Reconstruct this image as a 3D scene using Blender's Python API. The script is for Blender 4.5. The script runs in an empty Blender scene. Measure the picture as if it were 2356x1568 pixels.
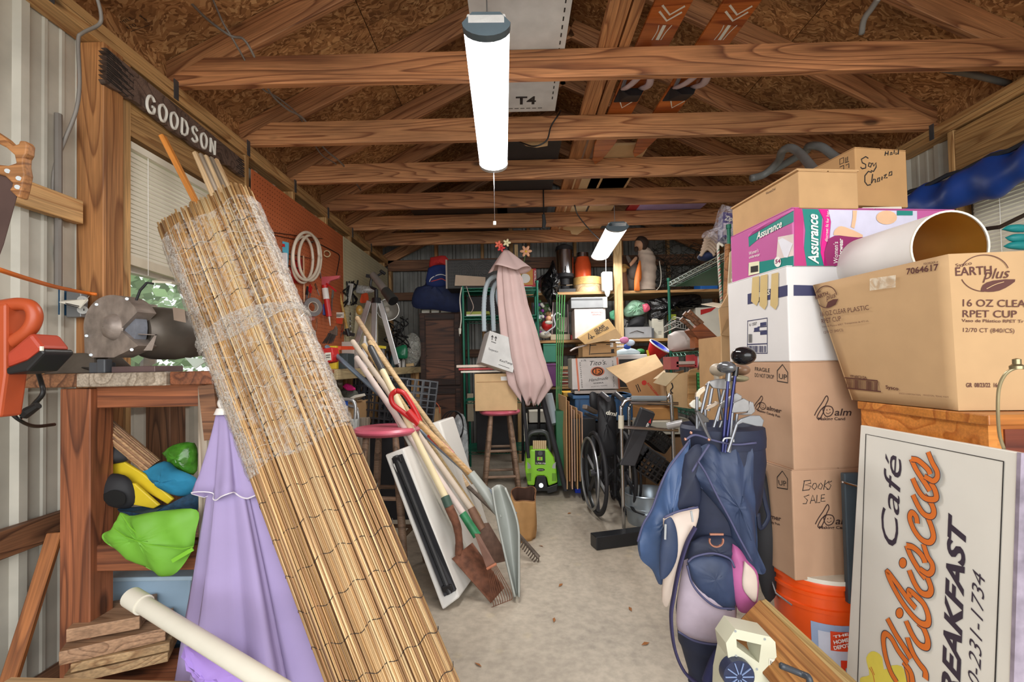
import bpy, math, random
from mathutils import Vector as V, Matrix as MX
from math import pi, sin, cos, sqrt, radians as R
random.seed(7)
C = bpy.context.scene.collection
S = bpy.context.scene
# ---------------------------------------------------------------- camera, world, lights, exposure
F, CYP = 1066.0, 812.0
YAW, PIT, ROL = R(-.4), R(1.37), R(1.15)
CAM = V((0, 0, 1.1))
fw = V((sin(YAW)*cos(PIT), cos(YAW)*cos(PIT), sin(PIT)))
rt = V((cos(YAW), -sin(YAW), 0)); up = rt.cross(fw)
rt, up = rt*cos(ROL)-up*sin(ROL), up*cos(ROL)+rt*sin(ROL)
cd = bpy.data.cameras.new('camera'); cam = bpy.data.objects.new('camera', cd); C.objects.link(cam)
cam.matrix_world = MX.Translation(CAM) @ MX((rt, up, -fw)).transposed().to_4x4()
cd.sensor_width = 36; cd.lens = F/2356*36; cd.shift_y = (CYP-784)/2356; cd.clip_start = .02
S.camera = cam
def ray(px, py): return (fw + rt*((px-1178)/F) - up*((py-CYP)/F))
def at(px, py, Y): d = ray(px, py); return CAM + d*(Y/d.y)
def onp(px, py, P, n): d = ray(px, py); return CAM + d*((P-CAM).dot(n)/d.dot(n))
def zat(px, py, Y): return at(px, py, Y).z
def mpp(Y): return Y/F
S.view_settings.view_transform = 'Standard'; S.view_settings.look = 'None'
S.view_settings.gamma = 1; S.view_settings.use_curve_mapping = False
S.view_settings.exposure = .3
S.cycles.max_bounces = 7; S.cycles.diffuse_bounces = 4; S.cycles.glossy_bounces = 3; S.cycles.transparent_max_bounces = 16
S.cycles.sample_clamp_indirect = 6
w = bpy.data.worlds.new('sky'); S.world = w; w.use_nodes = True
bg = w.node_tree.nodes['Background']; bg.inputs[0].default_value = (.93, .97, 1, 1); bg.inputs[1].default_value = 1.7
def area(name, loc, rot, sx, sy, e, col=(1, 1, 1)):
    l = bpy.data.lights.new(name, 'AREA'); l.shape = 'RECTANGLE'; l.size = sx; l.size_y = sy; l.energy = e; l.color = col
    o = bpy.data.objects.new(name, l); C.objects.link(o); o.location = loc; o.rotation_euler = rot; return o
# fill light added behind the camera, standing for daylight through the open garage door
area('door_fill', (.45, -1.6, 1.6), (R(82), 0, 0), 4.2, 2.4, 85, (1, .98, .95))
# ---------------------------------------------------------------- materials
def lin(c): return tuple(((x/255+.055)/1.055)**2.4 if x > 10 else x/255/12.92 for x in c)
MC = {}
def nodes(name):
    m = bpy.data.materials.new(name); m.use_nodes = True; nt = m.node_tree
    return m, nt, nt.nodes['Principled BSDF'], nt.nodes.new, nt.links.new
def mt(c, r=.6, met=0, var=.12, sc=9, bump=0, em=0, al=1, tr=0, coat=0):
    """plain coloured surface with a little procedural mottling"""
    k = (c, r, met, var, sc, bump, em, al, tr)
    if k in MC: return MC[k]
    m, nt, b, N, L = nodes('paint_%d' % len(MC)); MC[k] = m
    b.inputs['Roughness'].default_value = r; b.inputs['Metallic'].default_value = met
    col = lin(c)
    tc = N('ShaderNodeTexCoord'); nz = N('ShaderNodeTexNoise'); nz.inputs['Scale'].default_value = sc; nz.inputs['Detail'].default_value = 4
    L(tc.outputs['Object'], nz.inputs['Vector'])
    cr = N('ShaderNodeValToRGB'); cr.color_ramp.elements[0].position = .3; cr.color_ramp.elements[1].position = .7
    cr.color_ramp.elements[0].color = (*[x*(1-var) for x in col], 1); cr.color_ramp.elements[1].color = (*[min(1, x*(1+var*.7)) for x in col], 1)
    L(nz.outputs['Fac'], cr.inputs['Fac']); L(cr.outputs['Color'], b.inputs['Base Color'])
    if bump:
        bp = N('ShaderNodeBump'); bp.inputs['Strength'].default_value = min(1, bump); bp.inputs['Distance'].default_value = .01
        L(nz.outputs['Fac'], bp.inputs['Height']); L(bp.outputs['Normal'], b.inputs['Normal'])
    if em: b.inputs['Emission Color'].default_value = (*col, 1); b.inputs['Emission Strength'].default_value = em
    if al < 1: b.inputs['Alpha'].default_value = al
    if tr: b.inputs['Transmission Weight'].default_value = tr
    return m
def wood(c1, c2, k=16, r=.6, stain=0, fine=.35, knot=True, sy=7.):
    key = ('w', c1, c2, k, r, stain, fine, knot, sy)
    if key in MC: return MC[key]
    m, nt, b, N, L = nodes('wood_%d' % len(MC)); MC[key] = m
    tc = N('ShaderNodeTexCoord'); oi = N('ShaderNodeObjectInfo')
    mu = N('ShaderNodeMath'); mu.operation = 'MULTIPLY'; mu.inputs[1].default_value = 37; L(oi.outputs['Random'], mu.inputs[0])
    ad = N('ShaderNodeVectorMath'); ad.operation = 'ADD'; L(tc.outputs['Object'], ad.inputs[0]); L(mu.outputs[0], ad.inputs[1])
    mp = N('ShaderNodeMapping'); mp.inputs['Scale'].default_value = (.55, sy, sy); L(ad.outputs[0], mp.inputs[0])
    n1 = N('ShaderNodeTexNoise'); n1.inputs['Scale'].default_value = 1; n1.inputs['Detail'].default_value = 1.2; n1.inputs['Distortion'].default_value = .25; L(mp.outputs[0], n1.inputs['Vector'])
    m2 = N('ShaderNodeMath'); m2.operation = 'MULTIPLY'; m2.inputs[1].default_value = k; L(n1.outputs['Fac'], m2.inputs[0])
    m3 = N('ShaderNodeMath'); m3.operation = 'FRACT'; L(m2.outputs[0], m3.inputs[0])
    cr = N('ShaderNodeValToRGB'); e = cr.color_ramp.elements
    e[0].position = 0; e[0].color = (*lin(c1), 1); e[1].position = 1; e[1].color = (*lin(c1), 1)
    x = e.new(.62); x.color = (*[a*.75+bb*.25 for a, bb in zip(lin(c1), lin(c2))], 1); x = e.new(.9); x.color = (*lin(c2), 1)
    L(m3.outputs[0], cr.inputs['Fac'])
    mp2 = N('ShaderNodeMapping'); mp2.inputs['Scale'].default_value = (5, 160, 160); L(ad.outputs[0], mp2.inputs[0])
    n2 = N('ShaderNodeTexNoise'); n2.inputs['Scale'].default_value = 1; n2.inputs['Detail'].default_value = 2; L(mp2.outputs[0], n2.inputs['Vector'])
    mp3 = N('ShaderNodeMapping'); mp3.inputs['Scale'].default_value = (1.5, 5, 5); L(ad.outputs[0], mp3.inputs[0])
    n3 = N('ShaderNodeTexNoise'); n3.inputs['Scale'].default_value = 1; n3.inputs['Detail'].default_value = 5; L(mp3.outputs[0], n3.inputs['Vector'])
    r2 = N('ShaderNodeMapRange'); r2.inputs[1].default_value = .3; r2.inputs[2].default_value = .7; r2.inputs[3].default_value = 1-fine; r2.inputs[4].default_value = 1.1; L(n2.outputs['Fac'], r2.inputs[0])
    r3 = N('ShaderNodeMapRange'); r3.inputs[1].default_value = .35; r3.inputs[2].default_value = .65; r3.inputs[3].default_value = .72-stain; r3.inputs[4].default_value = 1.12; L(n3.outputs['Fac'], r3.inputs[0])
    mm = N('ShaderNodeMath'); mm.operation = 'MULTIPLY'; L(r2.outputs[0], mm.inputs[0]); L(r3.outputs[0], mm.inputs[1])
    last = mm
    if knot:
        mk = N('ShaderNodeMapping'); mk.inputs['Scale'].default_value = (1.6, 4.2, 4.2); L(ad.outputs[0], mk.inputs[0])
        vo = N('ShaderNodeTexVoronoi'); vo.inputs['Scale'].default_value = 1; L(mk.outputs[0], vo.inputs['Vector'])
        rk = N('ShaderNodeMapRange'); rk.inputs[1].default_value = .05; rk.inputs[2].default_value = .1; rk.inputs[3].default_value = .3; rk.inputs[4].default_value = 1; L(vo.outputs['Distance'], rk.inputs[0])
        m5 = N('ShaderNodeMath'); m5.operation = 'MULTIPLY'; L(mm.outputs[0], m5.inputs[0]); L(rk.outputs[0], m5.inputs[1]); last = m5
    vm = N('ShaderNodeVectorMath'); vm.operation = 'SCALE'; L(cr.outputs['Color'], vm.inputs[0]); L(last.outputs[0], vm.inputs['Scale'])
    L(vm.outputs[0], b.inputs['Base Color']); b.inputs['Roughness'].default_value = r
    bp = N('ShaderNodeBump'); bp.inputs['Strength'].default_value = .25; bp.inputs['Distance'].default_value = .003; L(m3.outputs[0], bp.inputs['Height']); L(bp.outputs['Normal'], b.inputs['Normal'])
    return m
def osb():
    m, nt, b, N, L = nodes('strand_board')
    tc = N('ShaderNodeTexCoord'); nz = N('ShaderNodeTexNoise'); nz.inputs['Scale'].default_value = 7; L(tc.outputs['Object'], nz.inputs['Vector'])
    mx = N('ShaderNodeVectorMath'); mx.operation = 'MULTIPLY_ADD'; mx.inputs[1].default_value = (.25, .25, .25); L(nz.outputs['Color'], mx.inputs[0]); L(tc.outputs['Object'], mx.inputs[2])
    cols = []
    for i, rot in enumerate((.3, 1.3, 2.3)):
        mp = N('ShaderNodeMapping'); mp.inputs['Scale'].default_value = (20, 75, 45); mp.inputs['Rotation'].default_value = (0, 0, rot); L(mx.outputs[0], mp.inputs[0])
        vo = N('ShaderNodeTexVoronoi'); vo.inputs['Scale'].default_value = 1; L(mp.outputs[0], vo.inputs['Vector']); cols.append(vo)
    n2 = N('ShaderNodeTexNoise'); n2.inputs['Scale'].default_value = 16; L(tc.outputs['Object'], n2.inputs['Vector'])
    mi = N('ShaderNodeMix'); mi.data_type = 'RGBA'; L(cols[0].outputs['Color'], mi.inputs[6]); L(cols[1].outputs['Color'], mi.inputs[7])
    g = N('ShaderNodeMath'); g.operation = 'GREATER_THAN'; g.inputs[1].default_value = .5; L(n2.outputs['Fac'], g.inputs[0]); L(g.outputs[0], mi.inputs[0])
    cr = N('ShaderNodeValToRGB'); e = cr.color_ramp.elements
    e[0].position = .1; e[0].color = (*lin((138, 94, 56)), 1); e[1].position = .95; e[1].color = (*lin((224, 178, 124)), 1)
    x = e.new(.45); x.color = (*lin((180, 130, 82)), 1); x = e.new(.75); x.color = (*lin((200, 150, 98)), 1)
    bw = N('ShaderNodeSeparateColor'); L(mi.outputs[2], bw.inputs[0]); L(bw.outputs[0], cr.inputs['Fac'])
    n3 = N('ShaderNodeTexNoise'); n3.inputs['Scale'].default_value = 2.2; n3.inputs['Detail'].default_value = 6; L(tc.outputs['Object'], n3.inputs['Vector'])
    r3 = N('ShaderNodeMapRange'); r3.inputs[1].default_value = .3; r3.inputs[2].default_value = .7; r3.inputs[3].default_value = .6; r3.inputs[4].default_value = 1.15; L(n3.outputs['Fac'], r3.inputs[0])
    vm = N('ShaderNodeVectorMath'); vm.operation = 'SCALE'; L(cr.outputs['Color'], vm.inputs[0]); L(r3.outputs[0], vm.inputs['Scale'])
    L(vm.outputs[0], b.inputs['Base Color']); b.inputs['Roughness'].default_value = .8
    bp = N('ShaderNodeBump'); bp.inputs['Strength'].default_value = .5; bp.inputs['Distance'].default_value = .004; L(bw.outputs[0], bp.inputs['Height']); L(bp.outputs['Normal'], b.inputs['Normal'])
    return m
def concrete():
    m, nt, b, N, L = nodes('concrete')
    tc = N('ShaderNodeTexCoord'); o = None
    def nz(s, d, a, bb, lo, hi):
        n = N('ShaderNodeTexNoise'); n.inputs['Scale'].default_value = s; n.inputs['Detail'].default_value = d; n.inputs['Roughness'].default_value = .65; L(tc.outputs['Object'], n.inputs['Vector'])
        r = N('ShaderNodeMapRange'); r.inputs[1].default_value = a; r.inputs[2].default_value = bb; r.inputs[3].default_value = lo; r.inputs[4].default_value = hi; L(n.outputs['Fac'], r.inputs[0]); return r, n
    a, _ = nz(1.6, 8, .35, .65, .8, 1.12); c, n2 = nz(26, 8, .38, .62, .86, 1.06); d, _ = nz(6, 10, .3, .42, .7, 1.)
    m1 = N('ShaderNodeMath'); m1.operation = 'MULTIPLY'; L(a.outputs[0], m1.inputs[0]); L(c.outputs[0], m1.inputs[1])
    m2 = N('ShaderNodeMath'); m2.operation = 'MULTIPLY'; L(m1.outputs[0], m2.inputs[0]); L(d.outputs[0], m2.inputs[1])
    vo = N('ShaderNodeTexVoronoi'); vo.inputs['Scale'].default_value = 5.5; L(tc.outputs['Object'], vo.inputs['Vector'])
    rk = N('ShaderNodeMapRange'); rk.inputs[1].default_value = .08; rk.inputs[2].default_value = .16; rk.inputs[3].default_value = .35; rk.inputs[4].default_value = 0; L(vo.outputs['Distance'], rk.inputs[0])
    mi = N('ShaderNodeMix'); mi.data_type = 'RGBA'; mi.inputs[6].default_value = (*lin((180, 170, 154)), 1); mi.inputs[7].default_value = (*lin((204, 190, 160)), 1); L(rk.outputs[0], mi.inputs[0])
    vm = N('ShaderNodeVectorMath'); vm.operation = 'SCALE'; L(mi.outputs[2], vm.inputs[0]); L(m2.outputs[0], vm.inputs['Scale']); L(vm.outputs[0], b.inputs['Base Color'])
    b.inputs['Roughness'].default_value = .55
    bp = N('ShaderNodeBump'); bp.inputs['Strength'].default_value = .2; bp.inputs['Distance'].default_value = .004; L(n2.outputs['Fac'], bp.inputs['Height']); L(bp.outputs['Normal'], b.inputs['Normal'])
    return m
def film(c=(235, 235, 235), t=.6, bump=.6, sc=25, r=.12):
    """thin crinkled plastic: part transparent, part glossy"""
    m, nt, b, N, L = nodes('plastic_film_%d' % len(bpy.data.materials))
    tc = N('ShaderNodeTexCoord'); nz = N('ShaderNodeTexNoise'); nz.inputs['Scale'].default_value = sc; nz.inputs['Detail'].default_value = 5; nz.inputs['Distortion'].default_value = 1.5; L(tc.outputs['Object'], nz.inputs['Vector'])
    bp = N('ShaderNodeBump'); bp.inputs['Strength'].default_value = bump; bp.inputs['Distance'].default_value = .02; L(nz.outputs['Fac'], bp.inputs['Height']); L(bp.outputs['Normal'], b.inputs['Normal'])
    b.inputs['Base Color'].default_value = (*lin(c), 1); b.inputs['Roughness'].default_value = r; b.inputs['Specular IOR Level'].default_value = .9
    tp = N('ShaderNodeBsdfTransparent'); mx = N('ShaderNodeMixShader')
    r3 = N('ShaderNodeMapRange'); r3.inputs[1].default_value = .42; r3.inputs[2].default_value = .62; r3.inputs[3].default_value = max(0, 1-t-.2); r3.inputs[4].default_value = min(1, 1-t+.25); L(nz.outputs['Fac'], r3.inputs[0])
    L(r3.outputs[0], mx.inputs[0]); L(tp.outputs[0], mx.inputs[1]); L(b.outputs[0], mx.inputs[2]); L(mx.outputs[0], nt.nodes['Material Output'].inputs[0])
    return m
W_JOIST = wood((206, 146, 98), (138, 82, 48), 15)
W_RAFT = wood((200, 142, 96), (136, 84, 52), 12)
W_PINE = wood((208, 164, 108), (166, 116, 66), 10)
W_STUD = wood((190, 132, 80), (140, 88, 48), 12)
W_OLD = wood((140, 96, 66), (84, 52, 34), 12, stain=.2)
W_GREY = wood((186, 172, 155), (140, 124, 106), 14, stain=.05)
W_BENCH = wood((166, 100, 64), (110, 62, 40), 10, stain=.15)
W_DARK = wood((84, 52, 38), (40, 24, 18), 12, stain=.3)
W_BOARD = wood((192, 150, 96), (150, 106, 60), 18)
W_ORANGE = wood((216, 140, 66), (178, 102, 40), 8, r=.3, fine=.2, knot=False)
W_POLE = wood((222, 192, 150), (180, 144, 104), 5, fine=.3, knot=False)
OSB = osb(); CONC = concrete()
STEEL_W = mt((184, 180, 168), .45, 0, .2, 5); STEEL_G = mt((132, 132, 128), .45, .3, .3, 4)
CARD = mt((205, 172, 128), .85, 0, .07, 14, .15); CARD2 = mt((188, 150, 106), .85, 0, .07, 14, .15); CARD3 = mt((196, 158, 130), .85, 0, .05, 14, .12)
KRAFT = mt((158, 116, 76), .85, 0, .08, 14)
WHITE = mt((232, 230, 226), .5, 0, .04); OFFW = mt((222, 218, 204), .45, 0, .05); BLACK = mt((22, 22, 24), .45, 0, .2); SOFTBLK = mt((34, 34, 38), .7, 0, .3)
INK = mt((38, 34, 34), .7, 0, .02); RUST = mt((118, 76, 56), .8, .2, .45, 30, .4); GREYM = mt((150, 152, 154), .35, .7, .1); CHROME = mt((190, 192, 196), .2, 1, .04)
IRON = mt((98, 86, 76), .6, .3, .35, 30, .3); RED = mt((190, 34, 34), .4, 0, .1); NAVY = mt((34, 46, 84), .75, 0, .25, 14, .3); BLUE = mt((30, 76, 160), .5); GREEN = mt((34, 92, 66), .4, .1, .2)
LIME = mt((108, 168, 50), .6, 0, .1, 8); PINKC = mt((206, 178, 174), .85, 0, .06, 8); TAPE = mt((214, 190, 140), .35, 0, .05); GLASSY = film((230, 235, 235), .75, .3, 12)
BAGBLK = mt((16, 16, 18), .22, 0, .1, 30, 1.); LEAFG = mt((66, 110, 46), .7, 0, .3, 20); SILVER = mt((176, 180, 184), .35, .6, .06); ALU = mt((196, 198, 198), .35, .8, .05); TEAL = mt((20, 120, 120), .5)
# ---------------------------------------------------------------- mesh helpers
def basis(d, hint=V((0, 0, 1))):
    d = d.normalized()
    if abs(d.dot(hint)) > .97: hint = V((0, 1, 0))
    a = hint.cross(d).normalized(); return d, a, d.cross(a)
def catmull(pts, k=6):
    if len(pts) < 3: return pts
    P = [pts[0]*2-pts[1]]+list(pts)+[pts[-1]*2-pts[-2]]; out = []
    for i in range(1, len(P)-2):
        for j in range(k):
            t = j/k; a, b, c, d = P[i-1:i+3]
            out.append(.5*((2*b)+(c-a)*t+(2*a-5*b+4*c-d)*t*t+(3*b-a-3*c+d)*t**3))
    out.append(pts[-1]); return out
class B:
    def __init__(s): s.v = []; s.f = []
    def add(s, vs, fs): o = len(s.v); s.v += [V(x) for x in vs]; s.f += [tuple(i+o for i in f) for f in fs]; return s
    def hexa(s, p): return s.add(p, [(0, 3, 2, 1), (4, 5, 6, 7), (0, 1, 5, 4), (1, 2, 6, 5), (2, 3, 7, 6), (3, 0, 4, 7)])
    def obox(s, c, a, b, d):   # centre and three half-vectors
        c = V(c); return s.hexa([c-a-b-d, c+a-b-d, c+a+b-d, c-a+b-d, c-a-b+d, c+a-b+d, c+a+b+d, c-a+b+d])
    def box(s, x0, y0, z0, x1, y1, z1): return s.hexa([(x0, y0, z0), (x1, y0, z0), (x1, y1, z0), (x0, y1, z0), (x0, y0, z1), (x1, y0, z1), (x1, y1, z1), (x0, y1, z1)])
    def bar(s, p, q, w, h, hint=V((0, 0, 1))):
        p, q = V(p), V(q); d, a, u = basis(q-p, hint); return s.obox((p+q)/2, (q-p)/2, a*w/2, u*h/2)
    def tube(s, pts, r, n=8, closed=False, flat=1.):
        pts = [V(p) for p in pts]; m = len(pts); rr = r if isinstance(r, (list, tuple)) else [r]*m
        if len(rr) != m: rr = [rr[min(len(rr)-1, int(i*len(rr)/m))] for i in range(m)]
        vs = []; a = None
        for i, p in enumerate(pts):
            if closed: t = pts[(i+1) % m]-pts[i-1]
            else: t = pts[min(i+1, m-1)]-pts[max(i-1, 0)]
            if t.length < 1e-9: t = V((0, 0, 1))
            t.normalize()
            if a is None: _, a, _ = basis(t)
            a = (a-t*a.dot(t)); a = a.normalized() if a.length > 1e-6 else basis(t)[1]
            b = t.cross(a)
            for k in range(n): an = 2*pi*k/n; vs.append(p+(a*cos(an)+b*sin(an)*flat)*rr[i])
        fs = []
        for i in range(m if closed else m-1):
            j = (i+1) % m
            for k in range(n): l = (k+1) % n; fs.append((i*n+k, i*n+l, j*n+l, j*n+k))
        if not closed: fs += [tuple(range(n))[::-1], tuple((m-1)*n+k for k in range(n))]
        return s.add(vs, fs)
    def cyl(s, p, q, r, r2=None, n=16): return s.tube([p, q], [r, r if r2 is None else r2], n)
    def lathe(s, prof, p, ax=V((0, 0, 1)), n=20, sx=1., sy=1., a0=0., a1=2*pi):
        p = V(p); d, a, b = basis(V(ax), V((0, 1, .01))); full = abs(a1-a0-2*pi) < 1e-6; m = n if full else n+1; vs = []
        for (r, h) in prof:
            for k in range(m): an = a0+(a1-a0)*k/n; vs.append(p+d*h+a*(cos(an)*r*sx)+b*(sin(an)*r*sy))
        fs = [(i*m+k, i*m+(k+1) % m, (i+1)*m+(k+1) % m, (i+1)*m+k) for i in range(len(prof)-1) for k in range(n)]
        return s.add(vs, fs)
    def loft(s, secs, n=18, wob=0, fold=0):
        vs = []; m = len(secs)
        for i, (c, rx, ry) in enumerate(secs):
            c = V(c)
            for k in range(n):
                an = 2*pi*k/n; q = 1+wob*random.uniform(-1, 1)+(fold*sin(an*7+i*.6) if fold else 0)
                vs.append(c+V((cos(an)*rx*q, sin(an)*ry*q, 0)))
        fs = [(i*n+k, i*n+(k+1) % n, (i+1)*n+(k+1) % n, (i+1)*n+k) for i in range(m-1) for k in range(n)]
        fs += [tuple(range(n))[::-1], tuple((m-1)*n+k for k in range(n))]
        return s.add(vs, fs)
    def prism(s, poly, vec):
        poly = [V(p) for p in poly]; n = len(poly); vec = V(vec)
        return s.add(poly+[p+vec for p in poly], [tuple(range(n)), tuple(range(2*n-1, n-1, -1))]+[(i, i+n, (i+1) % n+n, (i+1) % n) for i in range(n)])
    def sheet(s, fn, nu, nv, th=0):
        g = [[V(fn(i/nu, j/nv)) for j in range(nv+1)] for i in range(nu+1)]; w = nv+1
        vs = [p for r in g for p in r]; fs = [(i*w+j, (i+1)*w+j, (i+1)*w+j+1, i*w+j+1) for i in range(nu) for j in range(nv)]
        s.add(vs, fs)
        if th:
            nn = []
            for i in range(nu+1):
                for j in range(nv+1):
                    a = g[min(i+1, nu)][j]-g[max(i-1, 0)][j]; b = g[i][min(j+1, nv)]-g[i][max(j-1, 0)]; c = a.cross(b); nn.append(c.normalized()*th if c.length > 1e-12 else V((0, 0, 0)))
            s.add([p+q for p, q in zip(vs, nn)], [f[::-1] for f in fs])
            o = len(s.v)-2*len(vs); N_ = len(vs)
            ed = [i*w for i in range(nu+1)]+[nu*w+j for j in range(1, w)]+[i*w+nv for i in range(nu-1, -1, -1)]+[j for j in range(nv-1, 0, -1)]
            for a, b in zip(ed, ed[1:]+ed[:1]): s.f.append((o+a, o+b, o+b+N_, o+a+N_))
        return s
    def ball(s, c, r, n=10, m=14, wob=0, M=None):
        c = V(c); r = r if isinstance(r, (tuple, list)) else (r, r, r); vs = []
        for i in range(n+1):
            t = pi*i/n
            for k in range(m):
                a = 2*pi*k/m; q = 1+wob*random.uniform(-1, 1) if 0 < i < n else 1
                d = V((sin(t)*cos(a)*r[0]*q, sin(t)*sin(a)*r[1]*q, cos(t)*r[2]*q)); vs.append(c+(M @ d if M else d))
        return s.add(vs, [(i*m+k, (i+1)*m+k, (i+1)*m+(k+1) % m, i*m+(k+1) % m) for i in range(n) for k in range(m)])
    def pillow(s, out, Y, th, back=None, wr=0, rings=6, k=3, fo=0, fq=90):
        """soft body seen from the front with the outline of pixel points; th = bulge towards viewer in metres"""
        P = [at(x, y, Y) if not isinstance(x, V) else x for x, y in out] if not isinstance(out[0], V) else out
        P = catmull(P+[P[0]], k)[:-1]; n = len(P); c = sum(P, V((0, 0, 0)))/n; back = th if back is None else back; vs = []
        Rm = min((p-c).length for p in P)
        for j in range(-rings+1, rings):
            t = abs(j)/rings*pi/2; of = sin(t)*(th if j > 0 else -back); q = cos(t); bl = (abs(j)/rings)**1.5*.85
            for i, p in enumerate(P):
                x = (p-c)*q*(1-bl)+(p-c).normalized()*Rm*q*bl; w_ = (random.uniform(-1, 1)*wr+fo*q**.3*sin(x.x*fq+x.z*14+sin(x.z*25)))if j > 0 else 0
                vs.append(c+x+V((0, -of-w_*(1 if j else 0), 0)))
        m = 2*rings-1
        fs = [(j*n+i, j*n+(i+1) % n, (j+1)*n+(i+1) % n, (j+1)*n+i) for j in range(m-1) for i in range(n)]
        vs += [c+V((0, back, 0)), c+V((0, -th, 0))]; a, b = len(vs)-2, len(vs)-1
        fs += [(a, (i+1) % n, i) for i in range(n)]+[(b, (m-1)*n+i, (m-1)*n+(i+1) % n) for i in range(n)]
        return s.add(vs, fs)
    def o(s, name, mat, parent=None, smooth=False, bev=0, rots=None, kind=None, sub=0):
        me = bpy.data.meshes.new(name); lo = [min(v[i] for v in s.v) for i in range(3)]; hi = [max(v[i] for v in s.v) for i in range(3)]
        c = V(((lo[0]+hi[0])/2, (lo[1]+hi[1])/2, lo[2])); Mw = MX.Translation(c)
        if rots: Mw = Mw @ rots.to_4x4()
        inv = Mw.inverted(); me.from_pydata([inv @ v for v in s.v], [], s.f)
        me.validate(); me.materials.append(mat)
        import bmesh
        bm = bmesh.new(); bm.from_mesh(me); bmesh.ops.recalc_face_normals(bm, faces=bm.faces)
        bm.to_mesh(me); bm.free()
        if smooth:
            me.shade_smooth() if smooth is True else me.shade_smooth()
            if smooth != 2:
                me.set_sharp_from_angle(angle=R(42))
        ob = bpy.data.objects.new(name, me); C.objects.link(ob); place(ob, Mw, parent)
        if bev: md = ob.modifiers.new('bevel', 'BEVEL'); md.width = bev; md.segments = 2; md.limit_method = 'ANGLE'; md.angle_limit = R(40)
        if sub: md = ob.modifiers.new('sub', 'SUBSURF'); md.levels = md.render_levels = sub
        if kind: ob['kind'] = kind
        return ob
WM = {}
def place(ob, Mw, parent=None):
    WM[ob.name] = Mw
    if parent: ob.parent = parent; ob.matrix_basis = WM[parent.name].inverted() @ Mw
    else: ob.matrix_basis = Mw
def tag(o, label, cat, group=None, kind=None):
    o['label'] = label; o['category'] = cat
    if group: o['group'] = group
    if kind: o['kind'] = kind
    return o
def T(name, label, cat, loc, group=None):
    o = bpy.data.objects.new(name, None); C.objects.link(o); o.empty_display_size = .05; place(o, MX.Translation(V(loc))); return tag(o, label, cat, group)
def struct(name, parent=None, loc=(0, 0, 0)):
    o = bpy.data.objects.new(name, None); C.objects.link(o); place(o, MX.Translation(V(loc)), parent); o['kind'] = 'structure'; return o
def beam(name, p, q, w, h, mat, parent=None, hint=V((0, 0, 1)), bev=.003):
    """board: local X runs along it; w across, h along the up side"""
    p, q = V(p), V(q); d, a, u = basis(q-p, hint); L = (q-p).length
    b = B().box(-L/2, -w/2, -h/2, L/2, w/2, h/2); me = bpy.data.meshes.new(name); me.from_pydata(b.v, [], b.f); me.materials.append(mat)
    ob = bpy.data.objects.new(name, me); C.objects.link(ob)
    place(ob, MX.Translation((p+q)/2) @ MX((d, a, u)).transposed().to_4x4(), parent)
    if bev: md = ob.modifiers.new('bevel', 'BEVEL'); md.width = bev; md.segments = 1
    return ob
class Fr:
    """a flat face: point, outward normal (turned to the viewer)"""
    def __init__(s, P, n):
        s.P = V(P); s.n = V(n).normalized()
        if s.n.dot(CAM-s.P) < 0: s.n = -s.n
    def p(s, x, y, e=.0012): return onp(x, y, s.P+s.n*e, s.n)
def frp(Y): return Fr((0, Y, 0), (0, -1, 0))
def ptext(par, txt, fr, a, b, h, mat, name='lettering', shear=0, bold=0, e=.0012, sp=1., body=None):
    """text lying on face fr, baseline from pixel a to pixel b, cap height h pixels"""
    cu = bpy.data.curves.new(name, 'FONT'); cu.body = txt; cu.size = 1; cu.shear = shear; cu.offset = bold; cu.space_character = sp; cu.materials.append(mat); cu.resolution_u = 3; cu.fill_mode = 'FRONT'
    ob = bpy.data.objects.new(name, cu); C.objects.link(ob); bpy.context.view_layer.update(); wd = max(ob.dimensions.x, .01)
    A, Bb = fr.p(*a, e), fr.p(*b, e); x = (Bb-A); W_ = x.length; x.normalize(); y = fr.n.cross(x).normalized()
    d = V((b[0]-a[0], b[1]-a[1], 0)).normalized(); t = fr.p(a[0]+d.y*h, a[1]-d.x*h, e); H_ = abs((t-A).dot(y))
    M = MX((x, y, fr.n)).transposed().to_4x4(); Mw = MX.Translation(A) @ M @ MX.Diagonal((W_/wd, H_/.73, 1, 1))
    dg = bpy.context.evaluated_depsgraph_get(); me = bpy.data.meshes.new_from_object(ob.evaluated_get(dg)); bpy.data.objects.remove(ob); bpy.data.curves.remove(cu)
    me.materials.clear(); me.materials.append(mat); o2 = bpy.data.objects.new(name, me); C.objects.link(o2); place(o2, Mw, par); return o2
def ink(par, fr, lines, wpx, mat, name='marking', e=.0012, smooth=True, pre=None):
    """brush strokes drawn on a face through pixel points"""
    b = B(); wd = None
    for ln in lines:
        P = [fr.p(x, y, e) for x, y in ln]; wd = (fr.p(ln[0][0]+wpx, ln[0][1], e)-P[0]).length/2
        wd = min(wd, (fr.p(ln[0][0], ln[0][1]+wpx, e)-P[0]).length/2*1.3)
        closed = (P[0]-P[-1]).length < 1e-6
        if smooth: P = catmull(P, 5)
        vs = []
        for i, p in enumerate(P):
            t = P[min(i+1, len(P)-1)]-P[max(i-1, 0)]
            if closed and i in (0, len(P)-1): t = P[1]-P[-2]
            sd = fr.n.cross(t).normalized()*wd; vs += [p-sd, p+sd]
        b.add(vs, [(2*i, 2*i+1, 2*i+3, 2*i+2) for i in range(len(P)-1)])
    return b.o(name, mat, par)
def ppoly(par, fr, pts, mat, name='print', e=.001, smooth=0):
    P = [fr.p(x, y, e) for x, y in pts]
    if smooth: P = catmull(P+[P[0]], smooth)[:-1]
    return B().add(P, [tuple(range(len(P)))]).o(name, mat, par)
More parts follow.
